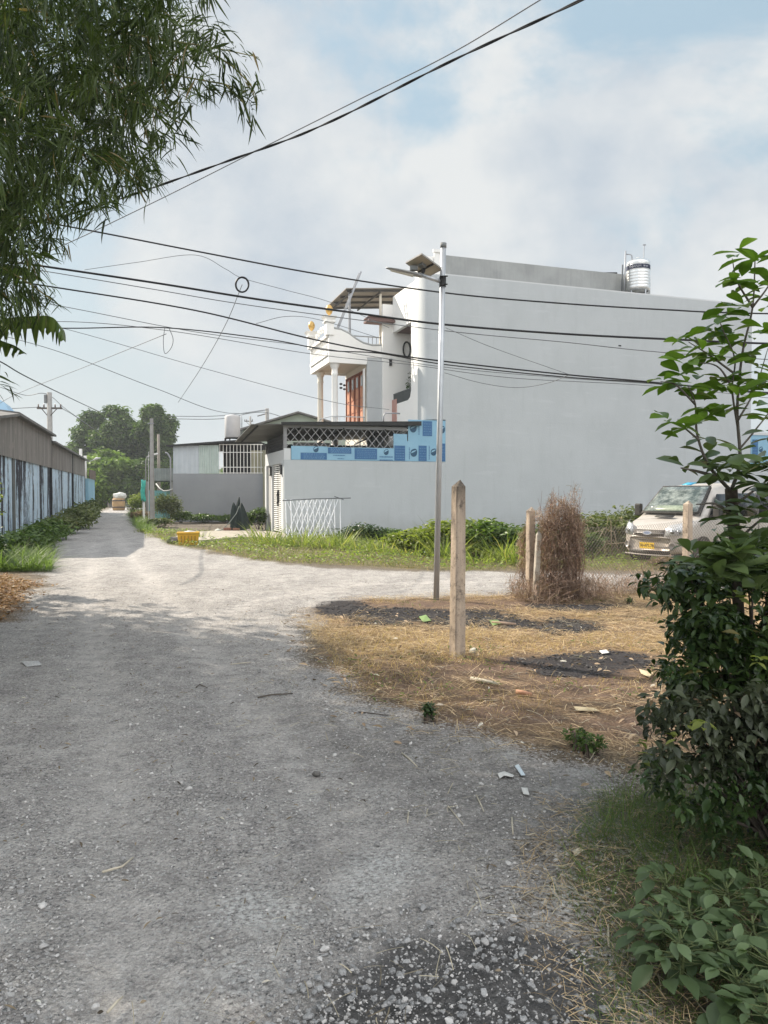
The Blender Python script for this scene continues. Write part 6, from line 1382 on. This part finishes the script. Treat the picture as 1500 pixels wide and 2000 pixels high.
# tall grass clumps
TG = leafm('reed_blade', (0.08, 0.12, 0.028), (0.30, 0.33, 0.11), .4, .5, (0.5, 0.42, 0.2))
def tuft(label, pt, h, n, sp=.35, wd=(.02, .035)):
    t = thing('grass_tuft', label, 'grass clump', (pt[0], pt[1], 0), 0, 'tall grass clumps')
    n = int(n * .5); a = U(0, 6.28, n); rad = 1.25 * sp * np.sqrt(RNG.random(n)); q = np.stack([rad * np.cos(a), rad * np.sin(a), 0 * a], -1)
    V, T, r = scatter(BLADE, q, a - math.pi / 2 + U(-.5, .5, n), U(.75, 1.5, n), U(-.3, .3, n), h * U(.3, 1.0, n) ** 1.0, U(wd[0], wd[1], n)); trimesh('blades', V, T, TG, t, r)
for px, py, h, n, sp, lb in ((515, 1062, 1.15, 260, .5, 'grass clump at the yard corner pillar'), (545, 1066, .9, 200, .4, 'grass clump under the left end of the trellis'), (590, 1070, 1.25, 260, .45, 'tall grass clump before the trellis'), (640, 1072, .8, 240, .6, 'low grass clump under the trellis middle'), (665, 1070, 1.1, 200, .4, 'grass clump at the right end of the trellis'), (700, 1075, .7, 240, .6, 'low grass clump right of the trellis'),
                         (872, 1092, 1.45, 320, .4, 'bright tall grass clump just right of the lamp pole'), (985, 1095, 1.35, 300, .4, 'tall grass clump left of the dry creeper'), (1010, 1100, .8, 260, .5, 'low grass clump beside the dry creeper'), (930, 1100, .6, 260, .6, 'low grass clump right of the tall post'), (800, 1085, .6, 240, .6, 'low grass clump left of the lamp pole'), (390, 1052, .5, 120, .4, 'small tuft on the edge of the concrete slab'), (740, 1080, .8, 180, .5, 'thin grass clump in the middle of the verge')):
    c = G(px, py); tuft(lb, c, h, n, sp)
for px, py, w_, h_, n_, ls, mt, lb in ((705, 1058, 1.1, .75, 1300, (.08, .18), DKG, 'dark weed heap at the wall foot right of the trellis'), (745, 1058, 1.1, .55, 1200, (.08, .18), MG, 'mid green weed heap against the wall'), (905, 1085, 1.7, 1.15, 2600, (.12, .24), YG, 'broad bright creeper mound behind the tall post'), (830, 1080, 1.3, .8, 1800, (.12, .24), YG, 'bright creeper mound left of the lamp pole'), (965, 1088, 1.2, 1.1, 1800, (.12, .24), MG, 'green creeper mound left of the dry creeper'),
                               (1165, 1082, 1.5, 1.35, 2600, (.08, .2), DG2, 'olive brush heap left of the minibus'), (1212, 1075, 1.5, 1.5, 2400, (.08, .2), DG2, 'tallest brush heap against the minibus nose'), (1130, 1090, 1.0, .8, 1500, (.08, .2), MG, 'green weed heap right of the dry creeper'), (1250, 1060, 1.6, 1.2, 1500, (.08, .2), DG2, 'brush heap behind the minibus bonnet'), (1040, 1075, 1.3, .9, 1500, (.1, .2), MG, 'weed heap behind the paired posts'),
                               (1300, 1112, .5, .35, 500, (.06, .12), leafm('russet_leaf', (0.12, 0.08, 0.05), (0.28, 0.19, 0.12)), 'dry brown weeds in front of the minibus wheel')):
    c = G(px, py); bush('weed_heap', lb, 'weeds', (c.x, c.y, h_ * .42), (w_, w_ * .7, h_ * .62), n_, ls, mt, 'weed heaps on the far verge', lob=8, stems=3)
m = MB(); rr = random.Random(9)
for k in range(26):
    c = G(rr.uniform(1125, 1245), rr.uniform(1080, 1092)); a = rr.uniform(-1.4, 1.4); h = rr.uniform(.5, 1.5); m.tube([(c.x, c.y, 0), (c.x + .25 * a, c.y - .1, h * .7), (c.x + .7 * a, c.y - .25, h * .8), (c.x + 1.0 * a, c.y - .3, h * .45)], [.015, .012, .009, .005], 5)
tag(m.build('dry_stalks', surf('bleached_stalk', (0.50, 0.42, 0.28), (0.36, 0.29, 0.19)), None, True), kind='stuff')
# ---- dry creeper on the fence
DC = thing('dry_creeper', 'dead reddish brown creeper covering the fence as a tall column', 'dead creeper', tuple(G(1092, 1172)))
TWG = leafm('dead_twig', (0.11, 0.07, 0.055), (0.40, 0.28, 0.21), .1, .8, (0.50, 0.40, 0.32)); L_TW = strand_t(4, .2)
def column(n, x0, x1, z1, ths, dx=0):
    x = U(x0, x1, n); z = z1 * RNG.random(n) ** .85; env = 1 - .25 * (np.abs((x - (x0 + x1) / 2) / ((x1 - x0) / 2)) ** 3); z = z * (env + .38 * (vnoise(x * 11 + 3, x * 0) - .6)); x = x + .09 * (vnoise(z * 3.1, z * 0 + 5) - .5) + RNG.normal(0, .02, n)
    y = RNG.normal(0, ths, n); return np.stack([x + dx, y, z], -1)
q = np.concatenate([column(9500, -.38, .34, 1.90, .13), column(1700, -.58, -.36, 1.5, .06) + [0, .75, 0], column(1500, .05, .42, 2.02, .08), column(2800, -.85, .6, .42, .2), column(500, .3, .9, .35, .2)])
k = len(q); V, T, r = scatter(L_TW, q, U(0, 6.28, k), RNG.normal(.3, .9, k), U(-.8, .8, k), U(.04, .17, k), U(.003, .009, k), np.clip(.45 * vnoise(q[:, 0] * 5, q[:, 2] * 5) + .55 * RNG.random(k), 0, 1)); trimesh('twigs', V, T, TWG, DC, r)
k = 1900; q = column(k, -.36, .38, 1.85, .14); V, T, r = scatter(L_OVATE, q, U(0, 6.28, k), U(-1.4, .2, k), U(-.9, .9, k), U(.025, .055, k), U(.02, .05, k)); trimesh('dead_leaves', V, T, leafm('curled_dead_leaf', (0.14, 0.065, 0.045), (0.32, 0.20, 0.14), .15, .8), DC, r)
m = MB(); rr = random.Random(5)
for j in range(26):
    x = rr.uniform(-.35, .38); m.tube([(x, rr.uniform(-.06, .06), 0), (x + rr.uniform(-.12, .12), rr.uniform(-.08, .08), .7), (x + rr.uniform(-.15, .15), rr.uniform(-.08, .08), 1.3), (x + rr.uniform(-.1, .1), 0, rr.uniform(1.6, 2.02))], [.009, .007, .005, .002], 5)
m.build('stems', stem_mat('dead_stem', (0.20, 0.12, 0.09), (0.12, 0.075, 0.06)), DC, True)
k = 4500; xq = U(2.5, 7.2, k); yq = 13.3 + (xq - 3) * .62 + RNG.normal(0, .25, k)
V, T, r = scatter(L_TW, np.stack([xq, yq, gz(xq, yq) + .3 * RNG.random(k) ** 2.5], -1), U(0, 6.28, k), RNG.normal(.3, .5, k), U(-.8, .8, k), U(.08, .35, k), U(.003, .008, k)); tag(trimesh('brushwood', V, T, TWG, None, r), kind='stuff')
# ---- small plants on the plot
for px, py, s, n, lb in ((838, 1412, .13, 260, 'small dark seedling at the gravel edge below the tall post'), (1150, 1478, .13, 260, 'low green weed between burnt soil and dark shrub'), (1128, 1462, .12, 220, 'tiny weed left of the low green one'), (1230, 1180, .10, 120, 'tiny green weed on the straw near the fence')):
    c = G(px, py); bush('seedling', lb, 'small plant', (c.x, c.y, s * .55), (s * (.5 if px < 900 else 1.0), s * .6, s * 1.05), n, (.02, .05), DKG if px < 900 else MG, None, L_OVATE, 3)
# ---- sapling on the right
SP = thing('sapling', 'young leafy sapling with bright green upper leaves at the right edge', 'tree', (0, 0, 0))
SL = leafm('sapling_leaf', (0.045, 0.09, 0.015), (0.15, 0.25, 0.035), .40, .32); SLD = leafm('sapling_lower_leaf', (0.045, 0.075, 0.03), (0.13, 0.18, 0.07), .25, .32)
tk = [P(1447, 1300, 4.3), P(1440, 1150, 4.1), P(1436, 1060, 3.9), P(1431, 1010, 3.75), P(1428, 955, 3.7)]
base = Vector((tk[0].x, tk[0].y, 0)); MB().tube(smooth([base] + tk, 5), .029, 10).build('trunk', stem_mat('dark_bark', (0.05, 0.04, 0.032), (0.09, 0.075, 0.06)), SP, True)
br = MB()
BR_ = [((1428, 960, 3.7), (1445, 900, 3.65), (1440, 800, 3.6), (1450, 690, 3.55), (1470, 600, 3.5), (1475, 500, 3.5)),
       ((1440, 830, 3.6), (1430, 760, 3.55), (1435, 700, 3.5), (1410, 640, 3.45), (1400, 600, 3.45)), ((1435, 730, 3.5), (1380, 690, 3.45), (1345, 668, 3.4)), ((1432, 760, 3.5), (1400, 715, 3.45), (1345, 708, 3.4)),
       ((1428, 960, 3.7), (1385, 910, 3.6), (1362, 850, 3.5), (1358, 790, 3.45), (1345, 755, 3.4)), ((1358, 790, 3.45), (1320, 752, 3.4), (1290, 745, 3.4)), ((1366, 860, 3.5), (1335, 835, 3.45), (1310, 824, 3.4)),
       ((1395, 930, 3.6), (1360, 920, 3.5), (1330, 914, 3.4)), ((1442, 880, 3.65), (1475, 840, 3.7), (1510, 790, 3.8), (1540, 700, 3.8)), ((1442, 820, 3.6), (1475, 760, 3.7), (1500, 680, 3.7)), ((1470, 600, 3.5), (1440, 550, 3.45), (1430, 505, 3.45)), ((1470, 600, 3.5), (1500, 560, 3.5), (1520, 520, 3.5)),
       ((1430, 990, 3.7), (1470, 960, 3.7), (1510, 930, 3.7)), ((1432, 1010, 3.75), (1400, 985, 3.6), (1360, 985, 3.5)), ((1436, 1060, 3.8), (1480, 1020, 3.7), (1520, 990, 3.7))]
for b_ in BR_:
    pts = smooth([P(*p) for p in b_], 6); n = len(pts); r0 = .0095 if b_[0][1] > 900 else .0055; br.tube(pts, [r0 * (1 - .75 * i / n) for i in range(n)], 6)
br.build('branches', stem_mat('grey_twig', (0.17, 0.15, 0.13), (0.10, 0.09, 0.075)), SP, True)
def rosette(cl, mat, name, par, ln, nl=(6, 9), w_=1.0, tmpl=L_OBOV, pit=(-.35, .55), jit=14):
    parts = []
    for (px, py, Yd) in cl:
        n = RNG.integers(nl[0], nl[1] + 1); c = P(px, py, Yd); yaw = np.linspace(0, 6.28, n, endpoint=False) + U(-.3, .3, n) + U(0, 6)
        off = RNG.normal(0, jit * Yd / F * .5, (n, 3)); l = U(ln[0], ln[1], n)
        parts.append(scatter(tmpl, np.array(c)[None] + off, yaw, U(pit[0], pit[1], n), U(-.6, .6, n), l, l * w_ * U(.85, 1.15, n), np.clip(U(0, .6) + .4 * RNG.random(n), 0, 1)))
    V, T, r = join(parts); return trimesh(name, V, T, mat, par, r, True)
up = [(1440, 495), (1462, 515), (1488, 500), (1430, 550), (1445, 585), (1470, 560), (1492, 590), (1505, 545), (1398, 628), (1418, 612), (1405, 650), (1425, 668), (1352, 672), (1335, 660), (1368, 690), (1385, 675), (1412, 700), (1470, 655), (1490, 640), (1500, 690), (1465, 700), (1480, 720),
      (1294, 744), (1318, 738), (1345, 758), (1362, 770), (1340, 705), (1385, 735), (1425, 748), (1455, 745), (1490, 760), (1505, 740), (1312, 824), (1340, 832), (1362, 826), (1378, 800), (1332, 750), (1470, 790), (1495, 815), (1440, 775), (1400, 760)]
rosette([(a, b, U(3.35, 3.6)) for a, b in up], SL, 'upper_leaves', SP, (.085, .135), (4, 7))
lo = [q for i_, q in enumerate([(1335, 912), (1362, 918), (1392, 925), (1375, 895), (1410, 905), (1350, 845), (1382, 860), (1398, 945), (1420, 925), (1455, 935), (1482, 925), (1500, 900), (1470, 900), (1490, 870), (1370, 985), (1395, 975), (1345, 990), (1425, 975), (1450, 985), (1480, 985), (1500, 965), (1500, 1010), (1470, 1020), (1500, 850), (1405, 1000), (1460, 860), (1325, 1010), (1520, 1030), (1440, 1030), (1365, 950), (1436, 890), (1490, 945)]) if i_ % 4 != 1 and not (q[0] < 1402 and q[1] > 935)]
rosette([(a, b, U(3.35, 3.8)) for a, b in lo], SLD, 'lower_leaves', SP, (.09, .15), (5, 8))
# ---- dark shrub mass under the sapling, built shrub by shrub
SHO = np.array([(1240, 1130), (1300, 1112), (1370, 1075), (1420, 1050), (1520, 1030), (1800, 1000), (1800, 1800), (1500, 1760), (1400, 1680), (1300, 1570), (1262, 1530), (1245, 1490), (1270, 1450), (1290, 1435), (1255, 1400), (1262, 1375), (1310, 1345), (1285, 1300), (1290, 1290), (1350, 1280), (1308, 1245), (1312, 1220), (1358, 1195), (1340, 1180), (1290, 1165)], float)
SH1 = leafm('shrub_leaf', (0.010, 0.026, 0.008), (0.065, 0.105, 0.03), .15, .26, (0.20, 0.17, 0.06)); SH2 = leafm('shrub_leaf_dull', (0.024, 0.034, 0.020), (0.09, 0.105, 0.06), .15, .35, (0.20, 0.14, 0.09))
def shrub(label, box, Yr, n, mat, ls, extra=None):
    t = thing('shrub', label, 'shrub', (0, 0, 0), 0, 'dark shrubs at the right edge')
    N = n // 8; px = U(box[0], box[2], N); py = U(box[1], box[3], N); m = psd(px, py, SHO) > 2; px, py = px[m], py[m]
    dpt = np.clip(psd(px, py, SHO) / 120, 0, 1); Yd = Yr[0] + (Yr[1] - Yr[0]) * (RNG.random(len(px)) * (1 - .3 * dpt) + .15 * fbm(px / 40, py / 40)) 
    fr = fbm(px / 45, py / 45, 2); keep = fr > .30; px, py, Yd = px[keep], py[keep], Yd[keep]
    parts = []
    c = np.array([P(a, b, c_)[:] for a, b, c_ in zip(px, py, Yd)]); c = c[c[:, 2] > .05]; K = len(c); k = K * 8
    cc = np.repeat(c, 8, 0) + RNG.normal(0, .03, (k, 3)); yaw = np.repeat(U(0, 6.28, K), 8) + np.tile(np.arange(8) * .785, K) + U(-.3, .3, k)
    l = U(ls[0], ls[1], k) * (.55 + .6 * RNG.random(k)); V, T, r = scatter(L_OVATE, cc, yaw, U(-1.1, .3, k), U(-.5, .5, k), l, l * U(.75, 1.05, k), np.clip(np.repeat(RNG.random(K), 8) * .75 + .25 * RNG.random(k), 0, 1))
    trimesh('foliage', V, T, mat, t, r, True)
    mb = MB(); rr_ = random.Random(int(box[0] + box[1])); bc = P((box[0] + box[2]) / 2 + 60, 1400, (Yr[0] + Yr[1]) / 2); gx, gy = bc.x, bc.y
    for j in range(0, K, max(1, K // 14)):
        e = Vector(c[j]); mb.tube([(gx, gy, 0), ((gx * 2 + e.x) / 3 + rr_.uniform(-.06, .06), (gy * 2 + e.y) / 3, e.z * .5), tuple(e)], [.014, .009, .004], 6)
    mb.build('branches', stem_mat('dark_bark', (0.05, 0.04, 0.032), (0.09, 0.075, 0.06)), t, True); return t
shrub('topmost shrub of the dark mass, spreading left toward the minibus', (1230, 1030, 1620, 1210), (3.9, 4.6), 5200, SH1, (.055, .10))
shrub('dark glossy shrub tier overhanging the golden straw', (1290, 1190, 1700, 1345), (3.7, 4.6), 5600, SH1, (.05, .085))
shrub('dull purplish-green shrub tier in the middle of the dark mass', (1240, 1340, 1700, 1500), (3.5, 4.3), 6000, SH2, (.045, .08))
shrub('lowest shrub tier above the rank grass', (1240, 1480, 1700, 1790), (3.4, 4.3), 4500, DKG, (.04, .075))
sh_all = [o for o in bpy.data.objects if o.name.startswith('shrub') and o.get('group') == 'dark shrubs at the right edge']
for (q, k_) in (((1368, 1415, 3.45), 2), ((1310, 1440, 3.6), 2), ((1262, 1468, 3.6), 2), ((1480, 1290, 3.4), 1), ((1445, 1165, 3.6), 0)): rosette([q], YG, 'fresh_shoot', sh_all[k_], (.04, .07), (5, 8), 1, L_OVATE)
rosette([(U(1350, 1540), U(1055, 1150), U(3.2, 3.6)) for _ in range(26)], SLD, 'large_leaves', thing('rubber_shrub', 'large grey-green leaves at the foot of the sapling trunk', 'shrub', (0, 0, 0)), (.10, .15), (5, 8), 1.0, L_OBOV, (.0, .9))
# ---- broadleaf weeds in the lower right corner
BLM = leafm('broad_weed_leaf', (0.035, 0.062, 0.025), (0.15, 0.21, 0.10), .3, .42, (0.20, 0.19, 0.07))
i = 0
for px, py, Yd, h, lb in ((1345, 1800, 3.05, .34, 'broadleaf weed with a pale crown, leftmost of the corner patch'), (1300, 1740, 3.3, .25, 'small broadleaf weed at the grass side of the patch'), (1420, 1760, 3.2, .36, 'broadleaf weed at the top of the corner patch'), (1480, 1720, 3.3, .4, 'broadleaf weed under the lowest shrub tier'), (1400, 1860, 2.85, .32, 'broadleaf weed in the middle of the patch'), (1470, 1830, 2.95, .36, 'broadleaf weed touching the right frame edge'),
                          (1330, 1860, 2.8, .22, 'low broadleaf weed beside the pale stalk'), (1440, 1940, 2.65, .26, 'broadleaf weed lowest in the corner'), (1500, 1900, 2.7, .32, 'broadleaf weed in the bottom right corner'), (1290, 1820, 3.0, .18, 'smallest broadleaf weed on the patch edge'), (1500, 1990, 2.5, .2, 'broadleaf weed cut by the bottom corner'), (1540, 1800, 3.0, .4, 'broadleaf weed just beyond the right edge')):
    c = P(px, py, Yd); t = thing('broadleaf_weed', lb, 'weed', (c.x, c.y, 0), 0, 'broadleaf weeds in the corner'); zt = max(.12, c.z + .08); n = 34
    lev = RNG.random(n); yaw = np.arange(n) * 2.4; q = np.stack([.05 * np.cos(yaw), .05 * np.sin(yaw), zt * (.35 + .65 * lev)], -1); rr_ = .16 * (1 - lev * .6); q[:, 0] -= np.sin(yaw) * rr_ * .6; q[:, 1] += np.cos(yaw) * rr_ * .6
    l = (.045 + .075 * (1 - lev * .8)) * U(.55, 1.3, n); V, T, r = scatter(L_OVATE, q, yaw, U(-.65, .45, n) + .35 * lev, U(-.3, .3, n), l, l * U(.95, 1.3, n), np.clip(.3 + .6 * lev * RNG.random(n), 0, 1)); trimesh('leaves', V, T, BLM, t, r, True)
    m = MB(); m.tube([(0, 0, 0), (.01, 0, zt * .6), (0, .01, zt)], [.008, .006, .003], 6)
    for j in range(n): m.tube([(0, 0, q[j, 2] * .9), tuple(q[j])], .0022, 4)
    m.build('stem', GSTEM, t, True)
# ---- far trees at the lane end
TL = leafm('far_tree_leaf', (0.02, 0.045, 0.012), (0.13, 0.20, 0.045), .25, .6); TL2 = leafm('far_tree_leaf_light', (0.04, 0.08, 0.015), (0.21, 0.30, 0.06), .3, .6)
def tree(label, px, Y_, top, wpx, n, mat, seed, lobes, trunk=.35, ls=(.35, .75)):
    c = P(px, 985, Y_); t = thing('tree', label, 'tree', (c.x, Y_, 0), 0, 'trees at the end of the lane'); H_ = (985 - top) / F * Y_; Wd = wpx / F * Y_ / 2; rs = np.random.default_rng(seed); parts = []
    br = MB(); br.tube([(0, 0, -.2), (.1, 0, H_ * .25), (0, .2, H_ * .5)], [trunk, trunk * .8, trunk * .5], 10)
    for (lx, lz, lr) in lobes:
        cx, cz, rad = lx * Wd, lz * H_, lr * Wd; cy = rs.uniform(-.5, .5) * Wd * .6; k = int(n * lr ** 2 * 1.7)
        q = rs.normal(0, 1, (k, 3)); q /= np.linalg.norm(q, axis=1)[:, None]; sub = rs.normal(0, 1, (14, 3)); sub /= np.linalg.norm(sub, axis=1)[:, None]
        pk = rs.integers(0, 14, k); pos = sub[pk] * .62 + q * (rs.random((k, 1)) ** .6) * .56; pos = pos * [rad, rad, rad * .85] + [cx, cy, cz]; pos = pos[pos[:, 2] > .6]; k = len(pos)
        sh_ = np.clip(.5 * ((pk[:k] * .29) % 1) + .5 * rs.random(k), 0, 1)
        parts.append(scatter(L_OVATE, pos, rs.uniform(0, 6.28, k), rs.uniform(-.9, .6, k), rs.uniform(-.8, .8, k), rs.uniform(ls[0], ls[1], k), rs.uniform(ls[0], ls[1], k), sh_))
        br.tube([(0, .1, H_ * .3), (cx * .5, cy * .5, (H_ * .35 + cz) / 2), (cx, cy, cz)], [trunk * .45, trunk * .3, .05], 7)
    V, T, r = join(parts); trimesh('crown', V, T, mat, t, r); br.build('trunk', BARK, t, True)
tree('tall tree with two rounded heads in the middle of the lane end', 240, 112, 779, 130, 9000, TL, 1, [(-.15, .84, .42), (.0, .70, .6), (-.45, .62, .5), (.5, .6, .5), (0, .48, .65), (-.5, .38, .5), (.5, .32, .6), (0, .25, .7)])
tree('tree with an airy head leaning right behind the square pole', 305, 108, 775, 95, 7000, TL, 2, [(0, .84, .5), (.45, .76, .5), (-.35, .70, .5), (.1, .60, .65), (.2, .45, .6), (.3, .3, .6), (-.4, .3, .6)])
tree('darker tree on the left side of the grove', 178, 116, 788, 105, 7000, TL, 3, [(.2, .84, .42), (-.1, .7, .55), (.4, .62, .5), (-.4, .52, .5), (.1, .42, .6), (0, .25, .7)])
tree('lower bright green tree in front of the grove', 205, 100, 868, 120, 7500, TL2, 4, [(0, .72, .55), (-.5, .6, .45), (.5, .62, .5), (0, .38, .6), (.6, .3, .4)], .3)
tree('dark low tree behind the hut', 285, 98, 880, 80, 5500, TL, 5, [(0, .7, .6), (.5, .5, .5), (-.5, .45, .5), (0, .25, .6)], .3)
tree('small tree peeking left of the grey shed roof', 335, 80, 905, 50, 3500, TL, 6, [(0, .7, .8), (.3, .4, .7)], .2)
tree('distant low tree behind the long shed', 150, 125, 868, 70, 3000, TL, 7, [(0, .7, .7), (.5, .4, .6), (-.5, .4, .6)], .3)
tag(MB().box(-30, 30, 0, .3, 0, 3.2).build('boundary_wall', surf('dark_far_wall', (0.05, 0.055, 0.055), (0.08, 0.08, 0.075), .5, .9, .2, grime=.4), None, loc=(-40, 127, 0)), 'long dark wall closing the lane behind the trees', 'wall')
V = U(-85, 60, 9000); Yt = U(135, 175, 9000); Zt = RNG.random(9000) * (5 + 3 * fbm(V * .05, Yt * 0, 3)); ok = V < 5
V_, T_, r_ = scatter(L_OVATE, np.stack([V, Yt, Zt], -1)[ok], U(0, 6.28, ok.sum()), U(-.9, .6, ok.sum()), U(-.8, .8, ok.sum()), U(.9, 1.8, ok.sum()), U(1.2, 2.2, ok.sum())); tag(trimesh('distant_wood', V_, T_, TL, None, r_), kind='stuff')
# ================================================================== HAZE
HZ = bpy.data.materials.new('haze'); HZ.use_nodes = True; hn = HZ.node_tree; hn.nodes.clear()
ho = hn.nodes.new('ShaderNodeOutputMaterial'); hv_ = hn.nodes.new('ShaderNodeVolumePrincipled'); hv_.inputs['Density'].default_value = 0.0006; hv_.inputs['Color'].default_value = (0.86, 0.93, 1.0, 1); hv_.inputs['Anisotropy'].default_value = 0.25
hn.links.new(hv_.outputs[0], ho.inputs['Volume'])
tag(MB().box(-720, 720, -70, 930, -1.2, 22).build('haze', HZ), kind='stuff')
# ---- put each empty that still sits at the origin at the foot of its own parts
for o in [q for q in bpy.data.objects if q.type == 'EMPTY' and q.parent is None and q.location.length < 1e-6]:
    cs = [c for c in o.children if c.type == 'MESH' and len(c.data.vertices)]
    if not cs: continue
    ref = next((c for c in cs if c.name.split('.')[0] in ('trunk', 'culm', 'stem', 'branches')), cs[0])
    a = np.empty(len(ref.data.vertices) * 3, np.float32); ref.data.vertices.foreach_get('co', a); a = a.reshape(-1, 3)
    low = a[a[:, 2] < a[:, 2].min() + .3]; b = Vector((float(low[:, 0].mean()), float(low[:, 1].mean()), max(0.0, float(a[:, 2].min()))))
    o.location = b
    for c in o.children: c.location = c.location - b
